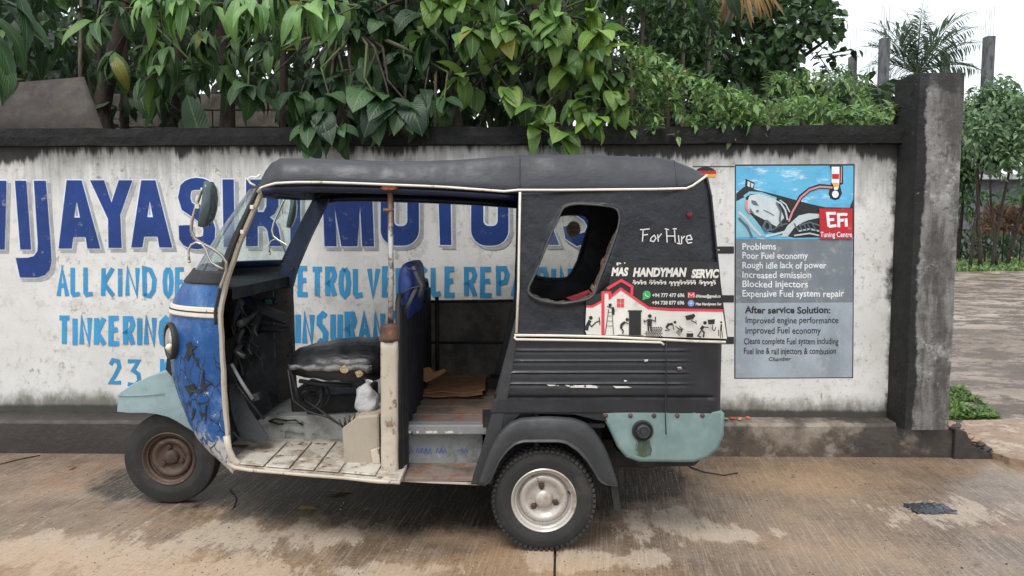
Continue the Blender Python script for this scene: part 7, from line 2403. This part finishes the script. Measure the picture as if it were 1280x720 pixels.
# ---------------- things glimpsed behind the wall on the left
M['tin'] = worn('rusty_tin_sheet', lin(56, 50, 46), 0.7, layers=[dict(c=lin(76, 66, 58), s=3, lo=0.45, hi=0.65, st=(1, 1, 2)), dict(c=lin(46, 40, 38), s=6, lo=0.52, hi=0.66), dict(c=lin(110, 74, 52), s=12, lo=0.64, hi=0.72, a=0.6)], bump=(8, 0.3, 0.01))
c_ = W(50, 168, 5.5)
tin = thing('tin_sheet', (c_.x, 5.5, c_.z), 'brown rusted metal sheet propped behind the coping at the left edge', 'metal sheet')
rows = []
for i in range(13):
    f = i / 12
    r_ = []
    for k in range(17):
        g_ = k / 16
        xt, yt = -40 + (105 + 40) * g_, 108 - 12 * g_
        xb, yb = -40 + (135 + 40) * g_, 178
        px, py = xt + (xb - xt) * f, yt + (yb - yt) * f
        r_.append(W(px, py, 5.55 + 0.12 * math.sin(f * 2.2) * -1 + 0.012 * math.sin(g_ * 40) * 0.3))
    rows.append(r_)
MB().grid(rows).build('sheet', M['tin'], tin, smooth=True, solid=0.004)
M['block'] = worn('grey_concrete_block', lin(150, 144, 134), 0.9, layers=[dict(c=lin(112, 104, 94), s=3, lo=0.45, hi=0.62), dict(c=lin(178, 172, 160), s=8, lo=0.6, hi=0.72, a=0.6)], bump=(30, 0.5, 0.006))
M['mortar'] = worn('mortar', lin(96, 90, 84), 0.95)
c_ = W(290, 300, 9.0)
bw = thing('block_wall', (c_.x, 9.0, 0), 'unplastered grey concrete block wall glimpsed between the dark trunks', 'wall')
x0, x1 = W(120, 150, 9.0).x, W(400, 150, 9.0).x
MB().box(((x0 + x1) / 2, 9.13, 1.60), (x1 - x0, 0.14, 3.2)).build('mortar_bed', M['mortar'], bw)
me = None
for r_ in range(7):
    z = 3.2 - 0.095 - r_ * 0.20
    n = int((x1 - x0) / 0.40)
    for k in range(n):
        x = x0 + 0.2 + k * 0.40 + (0.2 if r_ % 2 else 0)
        if x > x1 - 0.2: continue
        if me is None:
            o = MB().box((x, 9.06, z), (0.385, 0.12, 0.185)).build('block', M['block'], bw, bevel=0.006)
            # centre the shared mesh on its own origin
            d = Vector((x, 9.06, z)) - c_.to_3d().xyz * 0 - Vector(bw.location)
            for v in o.data.vertices: v.co -= d
            o.location = d
            me = o.data
        else:
            o = bpy.data.objects.new('block', me)
            COL.objects.link(o); o.parent = bw
            o.location = Vector((x, 9.06 + rnd.uniform(-.004, .004), z)) - Vector(bw.location)
# pale house with slate roof at far left
M['house'] = worn('pale_house_render', lin(176, 178, 178), 0.9, layers=[dict(c=lin(140, 140, 140), s=1.5, lo=0.45, hi=0.65)])
M['roof_sheet'] = worn('grey_roof_sheet', lin(112, 114, 120), 0.7, layers=[dict(c=lin(84, 84, 88), s=2, lo=0.45, hi=0.65)])
c_ = W(80, 300, 13)
hs = thing('house', (c_.x, 13.5, 0), 'pale grey house with sloping sheet roof glimpsed through the leaves at top left', 'house')
hx0, hx1 = W(-60, 0, 13).x, W(150, 0, 13).x
MB().box(((hx0 + hx1) / 2, 14.5, 2.1), (hx1 - hx0, 3.0, 4.2)).build('wall', M['house'], hs)
MB().prism([(hx0 - 0.4, 12.7, 4.1), (hx1 + 0.4, 12.7, 3.9), (hx1 + 0.4, 12.7, 4.0), (hx0 - 0.4, 12.7, 6.4), ], (0, 3.8, 0)).build('roof', M['roof_sheet'], hs)
MB().box(((hx0 + hx1) / 2 + 0.3, 12.97, 2.9), (1.0, 0.06, 1.0)).build('window', M['black'], hs)

# ---------------- unfinished building columns, palm, far trees
M['column'] = worn('dark_concrete_column', lin(96, 98, 100), 0.9, layers=[dict(c=lin(64, 66, 70), s=2, lo=0.45, hi=0.6, st=(2, 2, 0.5))])
M['rebar'] = worn('rebar', lin(96, 88, 84), 0.8)
for (px, pt_, pb, wpx, Y, lab) in ((1106, 48, 150, 10, 44, 'tallest bare concrete column in front of the palm crown'), (1182, 68, 140, 8, 50, 'short bare concrete column just right of the palm crown'), (1236.5, 46, 150, 10, 50, 'lone dark concrete column against the sky at the right'), (1066, 71, 120, 8, 50, 'small stub of a concrete column left of the palm')):
    top = W(px, pt_, Y)
    hw = wpx / F * Y / 2
    c = thing('concrete_column', (top.x, Y, 0), lab, 'column', 'unfinished concrete columns with bare rods')
    MB().box((top.x, Y, top.z / 2), (hw * 2, hw * 2, top.z)).build('shaft', M['column'], c, bevel=0.01)
    for sx in (-1, 1):
        for sy in (-1, 1):
            b0 = Vector((top.x + sx * hw * 0.6, Y + sy * hw * 0.6, top.z))
            MB().tube([b0, b0 + Vector((rnd.uniform(-.03, .03), 0, rnd.uniform(1.6, 2.2)))], 0.012, 5).build('rod', M['rebar'], c)
pc = W(1146, 92, 48)
palm = Plant('coconut_palm', (pc.x, 48, 0), 'coconut palm rising behind the wall left of the pillar top', 'palm')
palm.trunk([(pc.x - 0.5, 48, 0), (pc.x - 0.3, 48, 7), pc + Vector((0, 0, -0.4))], 0.3, M['bark_pale'])
lfl = [leaf_shape(1, 0.13, 0.5 + 0.3 * k, 0.3, 3, 'lance', k) for k in range(3)]
for (ang, ln, el) in ((100, 1.5, 1.5), (82, 1.55, 1.4), (118, 1.45, 1.2), (70, 1.6, 1.2), (60, 1.5, 1.0), (45, 1.5, 0.75), (30, 1.35, 0.35), (150, 1.3, 0.8), (138, 1.4, 1.05), (165, 1.2, 0.4), (195, 0.9, -0.3), (92, 1.5, 1.55), (105, 1.2, 1.3)):
    d = Vector((math.cos(R(ang)), rnd.uniform(-.5, .5), 0)); 
    pts = []
    P = pc.copy()
    e = el
    dirx = math.cos(R(ang))
    for k in range(15):
        f = k / 14
        pts.append(P.copy())
        e2 = el - 1.1 * f ** 1.6
        h = Vector((1 if dirx > 0 else -1, d.y * 0.6, 0)).normalized()
        if abs(dirx) < 0.25: h = Vector((dirx * 2, d.y, 0))
        P += (h * math.cos(e2) + Vector((0, 0, 1)) * math.sin(e2)) * (ln * 3.4 / 14)
    MB().tube(pts, [0.05 * (1 - k / 16) for k in range(15)], 5).build('frond_stalk', M['twig'], palm.root, smooth=True)
    for k in range(1, 15):
        t_ = (pts[k] - pts[k - 1]).normalized()
        for m_ in range(3):
            pos = pts[k - 1].lerp(pts[k], m_ / 3)
            for sd_2 in (-1, 1):
                sv = t_.cross(Vector((0, 1, 0.3))).normalized() * sd_2
                dd = t_ * 0.8 + sv * 0.7 + Vector((0, rnd.uniform(-.3, .3), -0.25))
                palm.leaves.append((pos, orient(dd), (1.35 * math.sin(math.pi * min(0.93, 0.2 + k / 18))) * rnd.uniform(.8, 1.1), rnd.randrange(3)))
palm.finish(lfl, LM['palm'], 0)
dp = [q for q in cloud(70, box_px(1082, 1118, 98, 125, 46.5, 47.5), 1.2, 3, 1.2)]
o = joined(dp, lfl, LM['dry'], palm.root, palm.o, 'dead_fronds')

# trees beyond the yard
def fartree(px, Y, top, rx, ry, n, L, label, mat, trunks, name='garden_tree', group='trees beyond the yard', specs=specs_small, cyo=None):
    base = Vector((W(px, 330, Y).x, Y, 0))
    pl = Plant(name, base, label, 'tree', group)
    cz = W(px, top + ry, Y).z
    sx, sz = rx / F * Y, ry / F * Y
    lobes = [(rnd.uniform(-.6, .6), rnd.uniform(-.5, .5), rnd.uniform(-.6, .7), rnd.uniform(.35, .55)) for _ in range(9)]
    for k in range(n):
        lx, ly, lz, lr = rnd.choice(lobes)
        v = Vector((rnd.gauss(0, 1), rnd.gauss(0, 1), rnd.gauss(0, 1))).normalized() * lr * rnd.random() ** 0.35
        P = Vector((base.x + (lx + v.x) * sx, Y + (ly + v.y) * sx, cz + (lz + v.z) * sz))
        d = Vector((rnd.uniform(-1, 1), rnd.uniform(-1, .4), rnd.uniform(-.8, .5)))
        pl.leaves.append((P, orient(d, None, rnd.uniform(-1, 1)), L * rnd.uniform(.7, 1.3), rnd.randrange(3)))
    for tx, lean, r_ in trunks:
        b0 = Vector((W(tx, 330, Y).x, Y, -0.05))
        t1 = b0 + Vector((lean * 0.5, rnd.uniform(-.2, .2), cz * 0.5)); t2 = b0 + Vector((lean, 0, cz))
        pl.trunk([b0, t1, t2], r_, M['bark'])
        for q in range(3):
            e_ = t2 + Vector((rnd.uniform(-1, 1) * sx * .6, rnd.uniform(-.5, .5), rnd.uniform(0, 1) * sz * .6))
            MB().tube([t1.lerp(t2, .5 + .15 * q), e_], [r_ * .5, r_ * .15], 6).build('branch', M['bark_pale'], pl.root)
    pl.finish(specs, mat, 0)
fartree(1222, 30, 98, 58, 68, 3900, 0.30, 'nearest leafy tree in the yard right beside the pillar', LM['yard'], [(1212, 0.5, 0.07), (1226, -0.4, 0.09), (1240, 0.8, 0.08), (1247, -0.6, 0.06)])
fartree(1285, 32, 112, 62, 68, 3900, 0.34, 'leafy tree cut off by the right edge of the photo', LM['yard'], [(1258, 0.9, 0.09)])
fartree(1190, 36, 130, 60, 60, 2600, 0.40, 'tree beyond the yard half hidden by the pillar', LM['round'], [(1196, 0.1, 0.1)])
# undergrowth across the far side of the yard
ug = cloud(5200, box_px(900, 1420, 235, 326, 38, 42, -0.1), 0.48, 3)
o = joined(ug, specs_small, LM['round'], None, Vector((0, 0, 0)), 'thicket')
tag(o, 'dark thicket along the far side of the muddy yard', 'thicket', kind='stuff')
# reddish clipped hedge
c_ = W(1255, 300, 34.5)
rh = Plant('red_hedge', (c_.x, 34.5, 0), 'reddish brown hedge behind the thin trunks at the right', 'hedge')
for q in cloud(1500, box_px(1228, 1400, 254, 288, 34, 35.5, -0.3), 0.34, 3):
    rh.leaves.append(q)
for k in range(7):
    p = W(1232 + k * 22, 300, 34.7)
    rh.trunk([(p.x, p.y, 0), (p.x, p.y, 1.6)], 0.04)
rh.finish(specs_small, LM['red'], 0)
# house corner glimpsed
c_ = W(1262, 240, 46)
h2 = thing('house', (c_.x, 46, 0), 'grey house wall with pale roof edge glimpsed above the red hedge', 'house')
MB().box((c_.x + 2, 47, 2.2), (9, 3, 4.8)).build('wall', M['roof_sheet'], h2)
MB().box((c_.x + 2, 46.8, 4.75), (9.6, 4.4, 0.3)).build('roof', M['house'], h2)
# grass: strip before the far trees and a tuft by the pillar
gr = []
for _ in range(9000):
    P = WZ(rnd.uniform(1170, 1420), 0, 0) if False else None
    Y = rnd.uniform(28.5, 38)
    x = rnd.uniform(W(1150, 300, Y).x, W(1400, 300, Y).x)
    gr.append((Vector((x, Y, -0.03)), orient(Vector((rnd.uniform(-.6, .6), rnd.uniform(-.6, .6), 1))), rnd.uniform(.16, .36), rnd.randrange(3)))
o = joined(gr, specs_thin, LM['shrub'], None, Vector((0, 0, 0)), 'grass')
tag(o, 'grass verge at the far side of the muddy yard', 'grass', kind='stuff')
gr = []
for _ in range(5200):
    u, v = rnd.random(), rnd.random()
    py_ = 486 + 38 * v
    px_ = 1180 + (22 + 52 * v ** 1.1) * u
    q_ = WZ(px_, py_, -0.01)
    x, Y = q_.x, q_.y
    if noise.noise(Vector((x * 4, Y * 4, 0))) < -0.38 + 0.5 * max(0, u - 0.8) * 3: continue
    gr.append((Vector((x, Y, -0.02)), orient(Vector((rnd.uniform(-.9, .9), rnd.uniform(-.9, .9), 0.9))), rnd.uniform(.035, .085), rnd.randrange(3)))
o = joined(gr, specs_small, LM['bright'], None, Vector((0, 0, 0)), 'grass_patch')
tag(o, 'bright green weeds at the foot of the pillar beside the mud', 'grass', kind='stuff')

# ================================================================== LITTER
def flatleaf(px, py, L, ang, mat, label, name='fallen_leaf', z=0.004, grp=None):
    p = WZ(px, py, z)
    t_ = thing(name, p, label, 'leaf', grp)
    sp = leaf_shape(1, 0.36, 0.2, 0.25, 5, 'oval', int(px))
    o = bpy.data.objects.new('blade', leaf_mesh('blade', sp, mat))
    COL.objects.link(o); o.parent = t_
    o.matrix_basis = Matrix.Translation((0, 0, 0.012)) @ Matrix.Rotation(R(ang), 4, 'Z') @ Matrix.Rotation(rnd.uniform(-.3, .3), 4, 'X') @ Matrix.Scale(L, 4)
flatleaf(372, 638, 0.11, 10, LM['dry'], 'dry curled yellow leaf on the road below the white floor, left one of the pair')
flatleaf(385, 646, 0.06, 200, LM['shrub'], 'small pale leaf on the road just right of the dry curled leaf')
flatleaf(408, 617, 0.16, 12, LM['dry'], 'long dry brown leaf in the darkened patch under the white floor')
flatleaf(455, 640, 0.05, 60, LM['dry'], 'tiny yellow leaf on the road under the cream post')
flatleaf(989, 597, 0.05, 30, LM['shrub'], 'tiny green leaf on the road right of the tail')
flatleaf(1095, 580, 0.05, 100, LM['dry'], 'tiny pale leaf on the road close to the plinth')
flatleaf(84, 588, 0.09, 80, LM['dry'], 'pale dry leaf on the road near the left plinth')
M['plastic_black'] = worn('crumpled_black_plastic', lin(48, 50, 56), 0.25, bump=(40, 0.6, 0.01))
p = WZ(1162, 637, 0.0)
tr_ = thing('crumpled_plastic', p, 'crumpled piece of black plastic lying on the road below the poster', 'litter')
rows = []
for i in range(11):
    r_ = []
    for k in range(17):
        u, v = k / 16 * 2 - 1, i / 10 * 2 - 1
        e = 1 + 0.25 * noise.noise(Vector((u * 3, v * 3, 2)))
        r_.append(p + Vector((u * 0.125 * e, v * 0.075 * e, 0.006 + 0.022 * max(0, 1 - u * u) * max(0, 1 - v * v) + 0.016 * abs(noise.noise(Vector((u * 5, v * 5, 7)))))))
    rows.append(r_)
b = MB().grid(rows)
for i, q in enumerate(b.v):
    if i % 17 in (0, 16) or i // 17 in (0, 10):
        b.v[i] = p.lerp(q, rnd.uniform(.75, 1.05)); b.v[i].z = 0.004
b.build('sheet', M['plastic_black'], tr_)
for (pts, lab) in (([(861, 583), (880, 590), (905, 594), (922, 591)], 'thin dark twig on the road right of the tail'), ([(288, 612), (296, 622), (292, 634)], 'short bent stick on the road behind the front wheel'), ([(0, 580), (24, 574), (50, 569)], 'long dark twig on the road at the left edge')):
    ps = [WZ(x, y, 0.006) for x, y in pts]
    t_ = thing('twig', ps[0], lab, 'twig')
    MB().tube(ps, 0.004, 5).build('stick', M['bark'], t_, smooth=True)
# little heap on the plinth, right of the tail
for k, (px, py, c_, lab) in enumerate(((915, 523, lin(190, 70, 50), 'red scrap in the litter on the plinth beside the tail'), (925, 524, lin(220, 150, 60), 'orange peel in the litter on the plinth, second from the tail'), (935, 523, lin(200, 110, 100), 'pinkish scrap in the litter on the plinth'), (907, 524, lin(120, 160, 80), 'green scrap in the litter on the plinth, closest to the tail'))):
    p = WZ(px, py, 0.245)
    t_ = thing('litter_scrap', p, lab, 'litter', 'scraps on the plinth')
    b = MB().box(p + Vector((0, 0, 0.004)), (0.034, 0.022, 0.010), Matrix.Rotation(k, 3, 'Z'))
    rough_mesh(b, 0.008, 40, k)
    b.build('scrap', worn('scrap_%s' % ('red', 'orange', 'pink', 'green')[k], c_, 0.7), t_)
p = WZ(1263, 326, -0.03)
M['yellow_plastic'] = worn('yellow_plastic', lin(226, 210, 30), 0.4)
t_ = thing('yellow_ball', p, 'small bright yellow ball on the grass at the far side of the yard', 'ball')
MB().lathe([(0, -0.1), (0.07, -0.07), (0.1, 0), (0.07, 0.07), (0, 0.1)], p + Vector((0, 0, 0.1)), (0, 0, 1), 12).build('ball', M['yellow_plastic'], t_, smooth=True)

# loose grit on the slab and along the foot of the plinth
M['grit'] = worn('road_grit', lin(120, 106, 92), 0.9, layers=[dict(c=lin(58, 50, 44), s=1.7, lo=0.48, hi=0.52), dict(c=lin(196, 184, 168), s=2.3, lo=0.58, hi=0.6)])
gb_ = MB()
for k in range(1500):
    if k < 500:
        x = rnd.uniform(-4.2, 3.0); y = 5.065 - 0.015 * x - abs(rnd.gauss(0, 0.06)) - 0.01
    else:
        q = WZ(rnd.uniform(-20, 1300), rnd.uniform(585, 730), 0); x, y = q.x, q.y
        if noise.noise(Vector((x * 1.5, y * 1.5, 3))) < -0.1: continue
    r_ = rnd.uniform(0.0015, 0.0045) * (1.5 if rnd.random() < .06 else 1)
    a = rnd.uniform(0, 3)
    c, s_ = math.cos(a) * r_, math.sin(a) * r_
    gb_.add([(x + c * 1.4, y + s_ * 1.4, 0.001), (x - s_, y + c, 0.001), (x - c * 1.2, y - s_ * 1.2, 0.001), (x + s_, y - c, 0.001), (x + c * .2, y, r_ * 1.1)], [(0, 1, 4), (1, 2, 4), (2, 3, 4), (3, 0, 4)])
tag(gb_.build('grit', M['grit']), 'loose grit scattered over the road slab', 'grit', kind='stuff')
